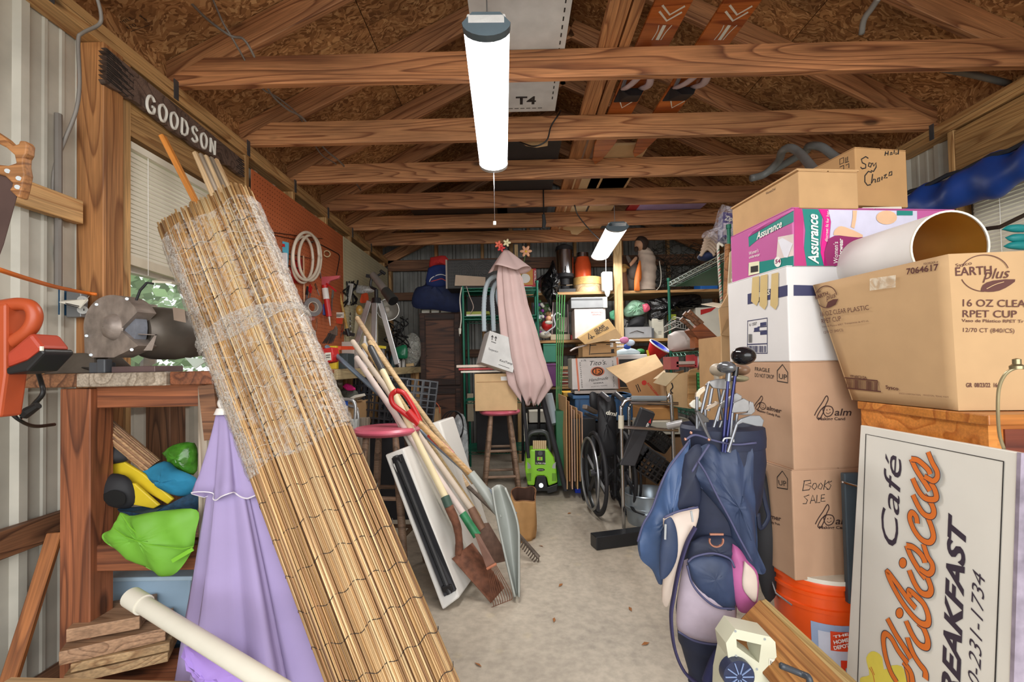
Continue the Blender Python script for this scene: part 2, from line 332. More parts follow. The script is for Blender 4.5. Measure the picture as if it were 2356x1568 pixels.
def circ(cx, cy, rx, ry, n=20, a0=0, a1=2*pi): return [(cx+rx*cos(a0+(a1-a0)*i/n), cy+ry*sin(a0+(a1-a0)*i/n)) for i in range(n+1)]
def bars(par, fr, x0, y0, x1, y1, n, mat, seed=1, tilt=0, name='barcode'):
    rr = random.Random(seed); b = B(); x = x0
    for i in range(n):
        w_ = (x1-x0)/n*rr.uniform(.25, .8); xx = x0+(x1-x0)*i/n; dy = tilt*(xx-x0)
        b.add([fr.p(xx, y0+dy), fr.p(xx+w_, y0+dy), fr.p(xx+w_, y1+dy), fr.p(xx, y1+dy)], [(0, 1, 2, 3)])
    return b.o(name, mat, par)
def fbox(name, label, cat, x0, y0, x1, y1, Y, dep, mat, zb=None, group=None, parent=None, rot=0, bev=.004, lid=None, tape=None):
    """box whose front fills the pixel rectangle at distance Y, dep metres deep"""
    a = at(x0, y1, Y); c = at(x1, y0, Y); z0 = a.z if zb is None else zb; X0, X1 = at(x0, (y0+y1)/2, Y).x, at(x1, (y0+y1)/2, Y).x
    cx, cz = (X0+X1)/2, (z0+c.z)/2; Rm = MX.Rotation(R(rot), 3, V((0, 1, 0)))
    b = B(); Rx, Rz = Rm @ V(((X1-X0)/2, 0, 0)), Rm @ V((0, 0, (c.z-z0)/2)); ctr = V((cx, Y+dep/2, cz))
    b.obox(ctr, Rx, V((0, dep/2, 0)), Rz)
    nm = name if not (lid or tape) else 'body'
    root = parent
    if (lid or tape) and not parent: root = T(name, label, cat, (cx, Y+dep/2, z0), group)
    o = b.o(nm if not parent else name, mat, root, bev=bev)
    if not root: tag(o, label, cat, group); root = o
    if lid: B().obox(ctr+Rz*1.0, Rx*1.04, V((0, dep/2*1.04, 0)), Rz*.1).o('lid', lid, root, bev=bev)
    if tape:
        B().obox(ctr-V((0, dep/2+.001, 0)), Rx*.14, V((0, .0008, 0)), Rz*1.001).o('tape', tape, root)
    return root
def cbox(name, label, cat, px, yt, yb, Y, pL, pR, yaw, mat, group=None, LR=(None, None), bev=.004, flaps=True):
    """box standing with its near vertical edge at pixel px (yt..yb) and distance Y; left face runs to pixel pL, right face to pR"""
    P = at(px, yb, Y); H_ = at(px, yt, Y).z-P.z; a = V((-cos(yaw), sin(yaw), 0)); b_ = V((sin(yaw), cos(yaw), 0))
    def run(d, q):
        # length so that P + d*l projects onto column q at mid height
        lo, hi = 0, 4
        for _ in range(40):
            m = (lo+hi)/2; X = P+d*m+V((0, 0, H_/2)); r = X-CAM; u = 1178+F*r.dot(rt)/r.dot(fw)
            if (u < q) == (q > px): lo = m
            else: hi = m
        return lo
    la = LR[0] or run(a, pL); lb = LR[1] or run(b_, pR)
    root = T(name, label, cat, P+a*la/2+b_*lb/2, group)
    c = P+a*la/2+b_*lb/2+V((0, 0, H_/2))
    B().obox(c, a*la/2, b_*lb/2, V((0, 0, H_/2))).o('body', mat, root, bev=bev)
    if flaps:
        n = V((0, 0, H_/2+.0015))
        for s_ in (-1, 1): B().obox(c+n+b_*s_*(lb/4+.001), a*la/2*.995, b_*(lb/4-.002), V((0, 0, .0015))).o('flap', mat, root)
    return root, Fr(P, a.cross(V((0, 0, 1)))), Fr(P, b_.cross(V((0, 0, 1)))), (P, a, b_, la, lb, H_)
def wire(name, label, cat, pts, r, mat, group=None, parent=None, n=6, k=6):
    """cable through pixel+distance points"""
    P = catmull([at(*p) if not isinstance(p, V) else p for p in pts], k); o = B().tube(P, r, n).o(name, mat, parent, smooth=2)
    if not parent: tag(o, label, cat, group)
    return o
def solo(b, name, mat, label, cat, group=None, **k): return tag(b.o(name, mat, None, **k), label, cat, group)
# ================================================================= setting
XL, XR, YF, ZP = -1.62, 2.57, 5.95, 2.49     # inner wall faces, far wall, underside of the joists
XM = (XL+XR)/2; SL = .5
o = B().box(-2.2, -2.5, -.12, 3.1, 6.15, 0).o('floor', CONC); o['kind'] = 'structure'
g = B().box(-16, -10, -.32, 16, 22, -.13).o('ground', mt((96, 120, 70), .9, 0, .3, 3)); g['kind'] = 'structure'
ceiling = struct('ceiling', loc=(XM, 3, ZP))
JY = [-.22+.61*k for k in range(1, 11)]
def roofz(x, lift=0): return ZP+.14+lift+(XM-XL-abs(x-XM))*SL
for k, y in enumerate(JY):
    if y > 5.8: continue
    dx = .0
    # joist with clipped upper corners
    n = B().prism([(XL-.09, y, ZP), (XR+.09, y, ZP), (XR+.09, y, ZP+.02), (XR-.13, y, ZP+.14), (XL+.13, y, ZP+.14), (XL-.09, y, ZP+.02)], (0, .038, 0))
    n.o('joist', W_JOIST if k % 3 else wood((196, 134, 88), (126, 74, 44), 11), ceiling, bev=.003)
    for sx in (-1, 1):
        x0 = (XL-.09) if sx < 0 else (XR+.09); xr = XM
        pr = [(x0, y+.04, ZP), (xr, y+.04, ZP+abs(xr-x0)*SL), (xr, y+.04, ZP+abs(xr-x0)*SL+.157), (x0, y+.04, ZP+.157)]
        d = (V(pr[1])-V(pr[0])); beam('rafter', V(pr[0])+V((0, .02, .078)), V(pr[1])+V((0, .02, .078)), .038, .14, W_RAFT, ceiling, V((0, 0, 1)))
for y0 in [-1+1.22*i for i in range(6)]:
    for sx in (-1, 1):
        for s0, s1 in ((0, 1.22), (1.224, 2.9)):
            x0 = (XL-.3) if sx < 0 else (XR+.3); L0 = abs(XM-x0); n = V((-sx*0-(-1 if sx < 0 else 1)*-1*0, 0, 1))
            dirx = 1 if sx < 0 else -1; c = 1/sqrt(1+SL*SL); u = V((dirx*c, 0, SL*c)); nn = V((-dirx*SL*c, 0, c)); p0 = V((x0, 0, ZP+.157-.21*SL))
            s1_ = min(s1, L0/c)
            a = p0+u*s0+V((0, y0, 0)); b_ = p0+u*s1_+V((0, y0, 0))
            B().obox((a+b_)/2+V((0, .609, 0))+nn*.009, (b_-a)/2, V((0, .608, 0)), nn*.006).o('roof_panel', OSB, ceiling)
B().prism([(XL-.4, -1.1, ZP-.02), (XM, -1.1, ZP+.22+(XM-XL+.4)*SL), (XR+.4, -1.1, ZP-.02), (XR+.4, -1.1, ZP+.04), (XM, -1.1, ZP+.26+(XM-XL+.4)*SL), (XL-.4, -1.1, ZP+.04)], (0, 7.3, 0)).o('roof_skin', mt((70, 66, 62), .9), ceiling)
def ribs(par, P, u, L, z0, z1, n, mat, major=.23, name='panel'):
    """ribbed steel sheets, about .9 m wide each"""
    P = V(P); u = V(u); n = V(n); a = 0
    while a < L-.001:
        b_ = min(a+.92, L); prof = []; x = a
        while x < b_-.001:
            for dx, h in ((0, 0), (.012, .02), (.04, .02), (.052, 0), (.1, 0), (.106, .005), (.118, .005), (.124, 0), (.165, 0), (.171, .005), (.183, .005), (.189, 0)):
                if x+dx <= b_: prof.append((x+dx, h))
            x += major
        prof.append((b_, 0)); vs = []
        for s_, h in prof: q = P+u*s_+n*h; vs += [V((q.x, q.y, z0)), V((q.x, q.y, z1))]
        B().add(vs, [(2*i, 2*i+2, 2*i+3, 2*i+1) for i in range(len(prof)-1)]).o(name, mat, par); a = b_
wl = struct('wall_left', loc=(XL, 2.5, 0)); wr = struct('wall_right', loc=(XR, 2.5, 0)); wb = struct('wall_back', loc=(XM, YF, 0))
SX = XL-.095
W1 = (1.96, 2.78, 1.02, 2.1)
for y0, y1, z0, z1 in ((-1.2, W1[0], 0, 2.5), (W1[0], W1[1], 0, W1[2]), (W1[0], W1[1], W1[3], 2.5), (W1[1], YF+.1, 0, 2.5)):
    ribs(wl, (SX, y0, 0), (0, 1, 0), y1-y0, z0, z1, (1, 0, 0), STEEL_W)
SR = XR+.095; W2 = (1.35, 2.62, 1.15, 2.05)
for y0, y1, z0, z1 in ((-1.2, W2[0], 0, 2.5), (W2[0], W2[1], 0, W2[2]), (W2[0], W2[1], W2[3], 2.5), (W2[1], YF+.1, 0, 2.5)):
    ribs(wr, (SR, y0, 0), (0, 1, 0), y1-y0, z0, z1, (-1, 0, 0), STEEL_W)
ribs(wb, (XL-.1, YF+.09, 0), (1, 0, 0), XR-XL+.2, 0, 3.9, (0, -1, 0), STEEL_G, name='panel')
def lumber(par, p, q, w_=.038, h=.09, m=W_STUD, nm='stud', hint=V((0, 0, 1))): return beam(nm, p, q, w_, h, m, par, hint)
# plates
for X, par, s_ in ((XL, wl, -1), (XR, wr, 1)):
    for i in range(2): lumber(par, (X+s_*.045, -1, ZP-.019-.04*i), (X+s_*.045, YF, ZP-.019-.04*i), .09, .038, W_PINE, 'plate')
    lumber(par, (X+s_*.045, -1, .02), (X+s_*.045, YF, .02), .09, .038, W_OLD, 'plate')
for y in (.3, .95): lumber(wl, (XL-.047, y, 0), (XL-.047, y, 2.41), .09, .038, W_OLD, 'stud', V((1, 0, 0)))
lumber(wl, (XL-.05, 1.84, 0), (XL-.05, 1.84, 2.41), .095, .13, W_STUD, 'post', V((1, 0, 0)))
lumber(wl, (XL-.045, 1.925, 0), (XL-.045, 1.925, 2.41), .09, .036, W_PINE, 'stud', V((0, 1, 0)))
for y in (2.8, 3.4, 4.0, 4.6, 5.2, 5.8): lumber(wl, (XL-.045, y, 0), (XL-.045, y, 2.41), .09, .038, W_PINE, 'stud', V((0, 1, 0)))
for z in (.55, 1.12, 1.72): lumber(wl, (XL-.06, -.9, z), (XL-.06, 1.77, z), .038, .09, W_OLD if z < 1 else W_PINE, 'girt')
lumber(wl, (XL-.045, 1.94, 1.0), (XL-.045, 2.78, 1.0), .09, .038, W_PINE, 'sill_board'); lumber(wl, (XL-.03, 1.94, 2.255), (XL-.03, 2.8, 2.255), .05, .29, W_BOARD, 'header')
# straps joining joists and plates
for X, s_ in ((XL, 1), (XR, -1)):
    par = wl if s_ > 0 else wr
    for y in JY[:9]:
        B().box(X-.001*s_, y-.03, ZP-.075, X+.003*s_, y+.0, ZP+.02).o('metal_strap', mt((92, 94, 98), .5, .6, .2), par)
for y in (2.7, 3.3, 3.9, 4.5, 5.1, 5.7): lumber(wr, (XR+.045, y, 0), (XR+.045, y, 2.41), .09, .038, W_PINE, 'stud', V((0, 1, 0)))
lumber(wr, (XR+.03, .2, 2.235), (XR+.03, 2.68, 2.235), .05, .33, W_BOARD, 'header'); lumber(wr, (XR+.045, .2, 1.13), (XR+.045, 2.62, 1.13), .09, .038, W_PINE, 'sill_board')
for y in (.2, 1.32): lumber(wr, (XR+.045, y, 0), (XR+.045, y, 2.07), .09, .038, W_PINE, 'stud', V((0, 1, 0)))
for X in (XL-.12, XR+.09): B().box(X, -1.1, ZP-.06, X+.03, 6.05, ZP+.2).o('blocking', OSB, wl if X < 0 else wr)
# back wall framing
for i in range(8): x = XL+.02+i*.6; lumber(wb, (x, YF+.045, 0), (x, YF+.045, ZP+max(0, (2.1-abs(x-XM))*SL)), .038, .09, W_STUD if i % 2 else W_PINE, 'stud', V((0, 1, 0)))
for z in (.6, 1.25, 2.0, 2.4): lumber(wb, (XL, YF-.0, z), (XR, YF-.0, z), .038, .1 if z < 2.3 else .14, W_OLD, 'girt')
for sx in (-1, 1): lumber(wb, (XM+sx*2.2, YF, ZP-.05), (XM, YF, ZP+1.05), .038, .14, W_RAFT, 'rafter')
ps = at(1176, 560, YF-.07); lumber(wb, (ps.x, YF-.06, 2.1), (ps.x, YF-.06, 3.2), .05, .09, W_PINE, 'post', V((0, 1, 0)))
# windows
def window(name, X, y0, y1, z0, z1, s_):
    w_ = struct(name, loc=(X, (y0+y1)/2, z0)); fr = mt((214, 208, 196), .5)
    for a, b_ in (((y0, z0+.02), (y1, z0+.02)), ((y0, z1-.02), (y1, z1-.02)), ((y0+.02, z0+.04), (y0+.02, z1-.04)), ((y1-.02, z0+.04), (y1-.02, z1-.04)), ((y0, (z0+z1)/2), (y1, (z0+z1)/2))):
        B().bar((X, *a), (X, *b_), .05, .04, V((1, 0, 0))).o('frame', fr, w_)
    B().box(X-.003, y0+.03, z0+.03, X+.003, y1-.03, z1-.03).o('pane', mt((225, 235, 235), .05, 0, .01, 2, 0, 0, .12), w_)
    return w_
window('window_1', SX+.02, *W1, 1); window('window_2', SR-.02, *W2, -1)
def blind(label, X, y0, y1, z0, z1, s_, sag=0):
    t = T('window_blind', label, 'blind', (X, (y0+y1)/2, z0)); m = mt((228, 222, 205), .5, 0, .03)
    B().box(X-.02, y0, z1-.03, X+.02, y1, z1).o('head_rail', m, t)
    n = int((z1-z0-.07)/.021); L_ = V((0, y1-y0, 0)); first = None
    for i in range(n):
        z = z1-.045-i*.021; f = i/n; d = -sag*f*f
        b = B(); a = .3
        b.obox((X, (y0+y1)/2, z+d*.5), V((.0115*s_*.3, 0, -.0118)), V((0, (y1-y0)/2, -d*.5)), V((.0006, 0, .0003))); b.o('slat', m, t)
    B().obox((X, (y0+y1)/2, z0+.02-sag*.5), V((.012, 0, 0)), V((0, (y1-y0)/2, sag*.5)), V((0, 0, .02))).o('bottom_rail', mt((214, 204, 182), .5), t)
    for y in (y0+.1, y1-.15): B().tube([(X+.013*s_, y, z1), (X+.013*s_, y, z0)], .0015, 4).o('ladder_cord', WHITE, t)
    return t
blind('dusty cream window blind half lowered behind the bamboo roll', XL-.03, 1.955, 2.72, 1.53, 2.09, 1, -.03)
blind('cream slatted blind in the window on the boxes side', XR+.02, 1.4, 2.6, 1.2, 2.04, -1)
# trees outside
for i, (x, y, r_, c_) in enumerate(((-5.0, 6.2, 1.4, (120, 150, 94)), (-8.8, 10.6, 2.2, (150, 175, 130)), (-13.5, 15.5, 2.4, (178, 198, 162)), (-10, 15.8, 1.6, (140, 165, 120)), (9, 7, 2.4, (130, 160, 110)))):
    lb = ['nearest tree with bushy green crown outside the window', 'tall pale green tree further off through the window', 'hazy light tree at the far edge of the yard', 'small darker tree beyond the nearest one outside', 'tree outside on the side of the boxes'][i]
    t = T('tree', lb, 'tree', (x, y, -.2)); B().tube([(x, y, -.2), (x+.1, y, 2)], [.12, .07], 8).o('trunk', W_OLD, t)
    b = B(); rr = random.Random(i)
    for k in range(900):
        d = V((rr.gauss(0, 1), rr.gauss(0, 1), rr.gauss(0, 1.1))).normalized()*r_*rr.uniform(.5, 1); c = V((x, y, 2.4))+d; a = V((rr.uniform(-1, 1), rr.uniform(-1, 1), rr.uniform(-1, 1)))*.09; q = a.orthogonal().normalized()*.07
        b.add([c-a, c+q, c+a, c-q], [(0, 1, 2, 3)])
    b.o('foliage', mt(c_, .8, 0, .3, 2), t, kind='stuff')
# pegboards
def pegboard(label, y0, y1, z0, z1, c, sp, holec, hr=.004):
    t = T('pegboard', label, 'pegboard', (XL, (y0+y1)/2, z0))
    B().box(XL, y0, z0, XL+.006, y1, z1).o('board', mt(c, .6, 0, .1, 4), t)
    b = B(); y = y0+.03
    while y < y1-.01:
        z = z0+.02
        while z < z1-.01:
            b.add([(XL+.0065, y+hr*cos(k*pi/3), z+hr*sin(k*pi/3)) for k in range(6)], [tuple(range(6))]); z += sp
        y += sp
    b.o('peg_hole', mt(holec, .9, 0, 0), t, kind='stuff'); return t
pegboard('orange-brown pegboard with tools beside the name board', 2.84, 4.36, 1.08, 2.345, (196, 106, 62), .0305, (40, 22, 14))
pegboard('cream pegboard beyond the orange one, towards the back wall', 4.37, 5.9, 1.3, 2.35, (214, 204, 168), .0305, (110, 100, 76))
# ================================================================= left: bench and what is around it
YB = 1.5; zb = at(260, 857, YB).z; zt = zb-.045
BX0, BX1 = at(37, 870, YB).x, at(506, 870, YB).x
bt = T('workbench', 'rough wooden workbench by the window carrying the bench grinder', 'workbench', ((BX0+BX1)/2, YB+.22, 0))
xs = [BX0, at(180, 870, YB).x, at(388, 870, YB).x, BX1]
for i in range(3):
    m = (W_OLD, W_GREY, W_BENCH)[i]
    beam('plank', ((xs[i]+xs[i+1])/2, YB-(.01 if i == 1 else 0), zb-.0225), ((xs[i]+xs[i+1])/2, YB+.44, zb-.0225), abs(xs[i+1]-xs[i])-.004, .044, m, bt)
lx = at(168, 1200, YB).x; lw = mpp(YB)*72
for x, y, m in ((lx, YB+.05, W_BENCH), (at(478, 1200, YB).x, YB+.06, W_GREY), (lx, YB+.4, W_OLD), (at(478, 1200, YB).x, YB+.4, W_OLD)): beam('leg', (x, y, 0), (x, y, zt-.005), .1 if x == lx else .085, .09, m, bt, V((0, 1, 0)))
za, zc = at(300, 912, YB).z, at(300, 1292, YB).z
rl, rr_ = lx+.045, at(452, 900, YB).x
for z, h in ((za, .075), (zc, .085)):
    beam('apron' if z == za else 'shelf_rail', (rl, YB+.05, z), (rr_, YB+.05, z), .038, h, W_BENCH, bt, V((0, 0, 1)))
    beam('back_rail', (rl, YB+.4, z), (rr_, YB+.4, z), .038, h, W_OLD, bt)
B().box(rl-.03, YB+.07, zc+.035, rr_+.05, YB+.44, zc+.05).o('shelf', W_OLD, bt)
B().bar(at(478, 885, YB-.005), at(492, 1010, YB-.0), .05, .02).o('cleat', W_OLD, bt)
SH = zc+.051
# bench grinder
gy = YB+.02
gt = T('bench_grinder', 'old grey bench grinder with round guards on the workbench', 'grinder', (at(360, 850, gy).x, gy+.1, zb))
GS = mt((150, 138, 130), .5, .3, .35, 22, .3); GB = mt((92, 84, 76), .5, .4, .25, 14)
ax0 = at(262, 765, gy); axd = V((.82, .5, 0)).normalized(); ar = 72*mpp(gy)
def gp(px, py, k=0): d = onp(px, py, ax0+axd*k, V((-.35, -1, 0)).normalized()); return d
gn = V((-.42, -1, 0)).normalized(); axd = -gn
def gq(px, py, k=0): return onp(px, py, ax0+axd*k, gn)
out = [gq(*p) for p in circ(258, 752, 66, 74, 22, R(-28), R(-190))]+[gq(*p) for p in ((195, 822), (262, 822), (318, 795), (276, 758))]
B().prism(out, axd*.055).o('wheel_guard', GS, gt)
B().lathe([(.001, -.03), (.018, -.028), (.034, -.02), (.044, 0), (.046, .004)], gq(262, 752), axd, 24).o('guard_cap', GS, gt, smooth=True)
B().cyl(gq(268, 755)+axd*.012, gq(268, 755)+axd*.045, .086, n=32).o('grinding_wheel', mt((120, 124, 134), .8, 0, .15, 60), gt, smooth=True)
B().lathe([(.001, .052), (.07, .052), (.084, .07), (.09, .09), (.092, .12), (.092, .17), (.086, .2), (.088, .21), (.08, .245), (.06, .26), (.001, .26)], gq(278, 762), axd, 28).o('motor', GB, gt, smooth=True)
B().lathe([(.001, .27), (.075, .27), (.082, .28), (.082, .31), (.001, .312)], gq(278, 762), axd, 28).o('wheel_guard', SOFTBLK, gt, smooth=True)
a = gq(278, 762, .15); B().hexa([(a.x-.08, gy+.02, zb), (a.x+.1, gy+.02, zb), (a.x+.1, gy+.2, zb), (a.x-.08, gy+.2, zb), (a.x-.03, gy+.06, zb+.07), (a.x+.06, gy+.06, zb+.07), (a.x+.06, gy+.16, zb+.07), (a.x-.03, gy+.16, zb+.07)]).o('base', GB, gt, bev=.006)
p = [at(x, y, gy) for x, y in ((312, 694), (322, 668), (338, 650), (352, 652))]; B().tube(p, .004, 6).o('shield_arm', SOFTBLK, gt)
B().hexa([at(350, 645, gy-.03), at(395, 648, gy-.03), at(395, 652, gy-.03), at(350, 650, gy-.03), at(372, 640, gy+.1), at(435, 655, gy+.1), at(435, 661, gy+.1), at(372, 646, gy+.1)]).o('eye_shield', mt((190, 184, 168), .3, 0, .2), gt)
B().hexa([at(318, 767, gy-.03), at(361, 769, gy-.03), at(361, 771, gy-.03), at(318, 769, gy-.03), at(318, 767, gy+.03), at(361, 769, gy+.03), at(361, 771, gy+.03), at(318, 769, gy+.03)]).hexa([at(357, 769, gy-.03), at(361, 769, gy-.03), at(350, 806, gy-.03), at(330, 806, gy-.03), at(357, 769, gy-.026), at(361, 769, gy-.026), at(350, 806, gy-.026), at(330, 806, gy-.026)]).o('tool_rest', GS, gt)
for q in ((222, 700), (292, 687), (199, 772), (209, 816), (303, 804)): B().cyl(gq(*q, -.004), gq(*q, 0), .005, n=8).o('screw', SILVER, gt)
B().hexa([gq(397, 706, -.0), gq(425, 712, 0), gq(428, 742, 0), gq(400, 736, 0), gq(397, 706, .02), gq(425, 712, .02), gq(428, 742, .02), gq(400, 736, .02)]).o('rating_plate', mt((150, 132, 118), .5, .2, .2), gt)
solo(B().box(at(262, 857, gy).x, gy-.01, zb, at(362, 857, gy).x, gy+.12, zb+.02), 'steel_plate', mt((112, 92, 92), .5, .5, .2), 'flat brownish steel plate on the bench under the grinder', 'plate', bev=.002)
b = B().box(at(216, 857, gy).x, gy-.02, zb, at(238, 857, gy).x, gy+.05, zb+.035); b.box(at(240, 857, gy).x, gy-.03, zb, at(260, 857, gy).x, gy-.0, zb+.045)
t = T('battery_charger', 'small black and grey charger block at the grinder foot', 'charger', (at(230, 857, gy).x, gy, zb)); b.o('body', mt((70, 74, 80), .4), t, bev=.004)
wire('cable', 'black cord lying behind the charger on the workbench', 'cord', [(222, 853, gy), (195, 846, gy+.03), (165, 848, gy+.05), (162, 856, gy+.03)], .004, BLACK)
solo(B().prism([at(x, y, gy+.12) for x, y in ((425, 822), (480, 826), (449, 848))], (0, .004, 0)), 'paper_sheet', mt((206, 218, 204), .7), 'pale green paper sheet behind the grinder', 'paper')
# handsaw hanging at the left edge
hy = 1.12
t = T('handsaw', 'old handsaw with wooden grip hanging by the window post', 'saw', at(20, 400, hy))
B().prism([at(x, y, hy) for x, y in ((-20, 296), (10, 316), (28, 334), (42, 330), (44, 322), (57, 323), (62, 331), (60, 352), (54, 362), (53, 378), (57, 400), (51, 432), (44, 455), (37, 452), (20, 436), (27, 428), (27, 420), (10, 404), (-20, 395), (-20, 376), (18, 380), (36, 374), (32, 356), (12, 338), (-20, 322))], (0, .022, 0)).o('grip', W_STUD, t, bev=.004)
B().prism([at(x, y, hy+.01) for x, y in ((-25, 396), (12, 404), (28, 420), (38, 452), (8, 560), (-25, 650))], (0, .0015, 0)).o('saw_blade', mt((96, 76, 72), .5, .5, .2), t)
for q in ((17, 393), (43, 410), (40, 430)): B().cyl(at(*q, hy-.003), at(*q, hy), .0055, n=10).o('rivet', SILVER, t)
# orange cordless saw
oy = 1.1; OR = mt((172, 74, 38), .4, 0, .06); t = T('cordless_saw', 'orange cordless saw with black battery hanging at the left edge', 'power tool', at(40, 850, oy))
B().tube(catmull([at(x, y, oy) for x, y in ((0, 705), (45, 699), (72, 706), (80, 730), (68, 758), (40, 780), (5, 800))]), .0155, 10).o('handle', OR, t, smooth=2)
B().prism([at(x, y, oy-.02) for x, y in ((-12, 700), (14, 696), (14, 860), (0, 960), (-12, 960))], (0, .05, 0)).o('body', OR, t, bev=.006)
B().prism([at(x, y, oy-.025) for x, y in ((12, 812), (70, 764), (98, 800), (62, 828), (14, 846))], (0, .07, 0)).o('motor_housing', mt((168, 62, 42), .4), t, bev=.008)
B().prism([at(x, y, oy-.028) for x, y in ((12, 846), (60, 828), (97, 800), (102, 812), (62, 854), (14, 862))], (0, .075, 0)).o('battery', BLACK, t, bev=.005)
B().box(at(91, 800, oy-.03).x, oy-.03, at(91, 808, oy).z, at(97, 800, oy-.03).x, oy-.026, at(91, 798, oy).z).o('release_button', OFFW, t)
wire('cable', 'black plug cord looping below the orange saw', 'cord', [(80, 835, 1.2), (95, 880, 1.25), (98, 905, 1.25), (78, 930, 1.25), (62, 950, 1.25)], .006, BLACK)
t = T('extension_cord', 'black extension cord hanging on the corner wall, plug facing down', 'cord', at(60, 960, 1.25)); P = catmull([at(*q) for q in ((2, 900, 1.2), (20, 940, 1.2), (45, 966, 1.22), (80, 980, 1.3), (125, 976, 1.4))]); B().tube(P, .005, 6).o('cord', BLACK, t, smooth=2)
B().tube([at(88, 932, 1.22), at(66, 945, 1.22), at(55, 956, 1.22)], [.009, .013, .011], 8).o('plug', BLACK, t); B().bar(at(56, 956, 1.22), at(45, 964, 1.22), .002, .006).o('prong', CHROME, t)
# orange strap, outlets on the post
wire('orange_strap', 'orange cord stretched from the left edge to the window post', 'cord', [(-8, 618, 1.15), (60, 640, 1.3), (130, 660, 1.5), (195, 673, 1.72), (222, 677, 1.76)], .0065, mt((222, 116, 34), .5))
PY = 1.775
t = T('paper_tag', 'crumpled printed paper tag dangling under the orange cord', 'tag', at(170, 700, 1.7)); B().hexa([at(136, 695, 1.7), at(185, 709, 1.7), at(203, 690, 1.72), at(150, 692, 1.72), at(136, 694, 1.702), at(185, 708, 1.702), at(203, 688, 1.722), at(150, 690, 1.722)]).prism([at(185, 708, 1.7), at(190, 700, 1.7), at(205, 680, 1.7)], (0, .002, 0)).o('sheet', OFFW, t)
ink(t, frp(1.698), [[(150, 697), (182, 704)], [(152, 700), (180, 707)]], 2, INK, e=.001)
B().box(at(132, 700, PY).x, PY-.05, at(140, 727, PY).z, at(165, 700, PY).x, PY, at(140, 663, PY).z).o('x', mt((38, 76, 106), .5), tt := T('outlet_box', 'blue plastic outlet box on the window post', 'outlet', at(148, 727, PY-.02))).name = 'box_body'
t = T('outlet', 'grey metal outlet with round face on the window post', 'outlet', at(184, 730, PY-.02)); B().box(at(169, 700, PY).x, PY-.03, at(184, 731, PY).z, at(203, 700, PY).x, PY, at(184, 672, PY).z).o('cover_plate', mt((128, 130, 132), .4, .5), t, bev=.003)
for q in (690, 712): B().cyl(at(190, q, PY-.035), at(190, q, PY-.03), .016, n=16).o('socket', mt((176, 176, 172), .4), t)
b = B()
for q in (690, 712):
    for dx in (-4, 3): b.obox(at(190+dx, q, PY-.037), V((.0012, 0, 0)), V((0, .001, 0)), V((0, 0, .004)))
b.o('slot', BLACK, t)
GC = mt((128, 122, 116), .5)
wire('grey_cable', 'grey cable draped over the wall plate and down the window post', 'cable', [(222, -10, 1.66), (232, 30, 1.68), (228, 56, 1.69), (190, 76, 1.72), (180, 95, 1.72), (183, 190, 1.72), (175, 255, 1.72), (150, 320, 1.72), (128, 378, 1.7), (122, 440, 1.7), (130, 520, 1.7), (125, 640, 1.72)], .0065, GC)
t = tag(B().cyl(at(134, 262, 1.7), at(134, 660, 1.7), .012, n=8).o('conduit', mt((110, 104, 98), .5), None, smooth=True), 'straight grey conduit running down beside the window post', 'pipe')
for i, p in enumerate(([(428, -5, 2.05), (478, 45, 2.08), (530, 82, 2.1), (560, 90, 2.15), (585, 130, 2.2), (620, 210, 2.4), (660, 250, 2.6), (700, 275, 2.8), (745, 340, 3.1), (790, 380, 3.4), (830, 437, 4.)], [(488, -5, 2.05), (512, 50, 2.08), (530, 80, 2.1), (552, 118, 2.16), (600, 200, 2.35), (640, 225, 2.5), (690, 270, 2.8), (735, 350, 3.1), (770, 375, 3.4), (815, 410, 3.6)])):
    wire('electric_cable', ('grey cable slung from the roof across the rafters, thicker run', 'thin grey cable crossing the thicker one above the first joist')[i], 'cable', [(x, y, Y+.02) for x, y, Y in p], .006-.0015*i, GC)
# leaning board low in the corner
tag(beam('leaning_board', at(10, 1600, 1.42), at(128, 1225, 1.62), .045, .02, wood((176, 110, 60), (130, 76, 38), 8)), 'loose wooden board leaning in the corner behind the workbench leg', 'board')
# GOODSON sign
t = T('name_board', 'weathered brown board with painted white name above the window', 'sign', (XL+.02, 2.35, 2.25))
zs = [(2.38, 2.235), (2.345, 2.255)]; x_ = XL-.003
ys, ye = 1.87, 2.84
g0 = onp(226, 110, V((XL, 0, 0)), V((1, 0, 0))); g1 = onp(226, 192, V((XL, 0, 0)), V((1, 0, 0))); g2 = onp(549, 370, V((XL, 0, 0)), V((1, 0, 0))); g3 = onp(549, 408, V((XL, 0, 0)), V((1, 0, 0)))
edge = []; n = 26
for i in range(n+1): f = i/n; q = g1.lerp(g3, f); edge.append(V((XL+.01, q.y, q.z+random.uniform(-.006, .005)+.008*sin(f*9))))
right = [V((XL+.01, g3.y+(.012 if k % 2 else -.02), g3.z+(g2.z-g3.z)*k/9)) for k in range(1, 9)]
top = [V((XL+.01, q.y, q.z)) for q in [g2.lerp(g0, i/6) for i in range(7)]]
left = [V((XL+.01, g0.y+(.02 if k % 2 else -.012), g0.z+(g1.z-g0.z)*k/15)) for k in range(1, 15)]
B().prism(edge+right+top+left, (.022, 0, 0)).o('board', wood((118, 96, 84), (72, 56, 48), 12, stain=.1), t)
fn = Fr((XL+.033, 0, 0), (1, 0, 0))
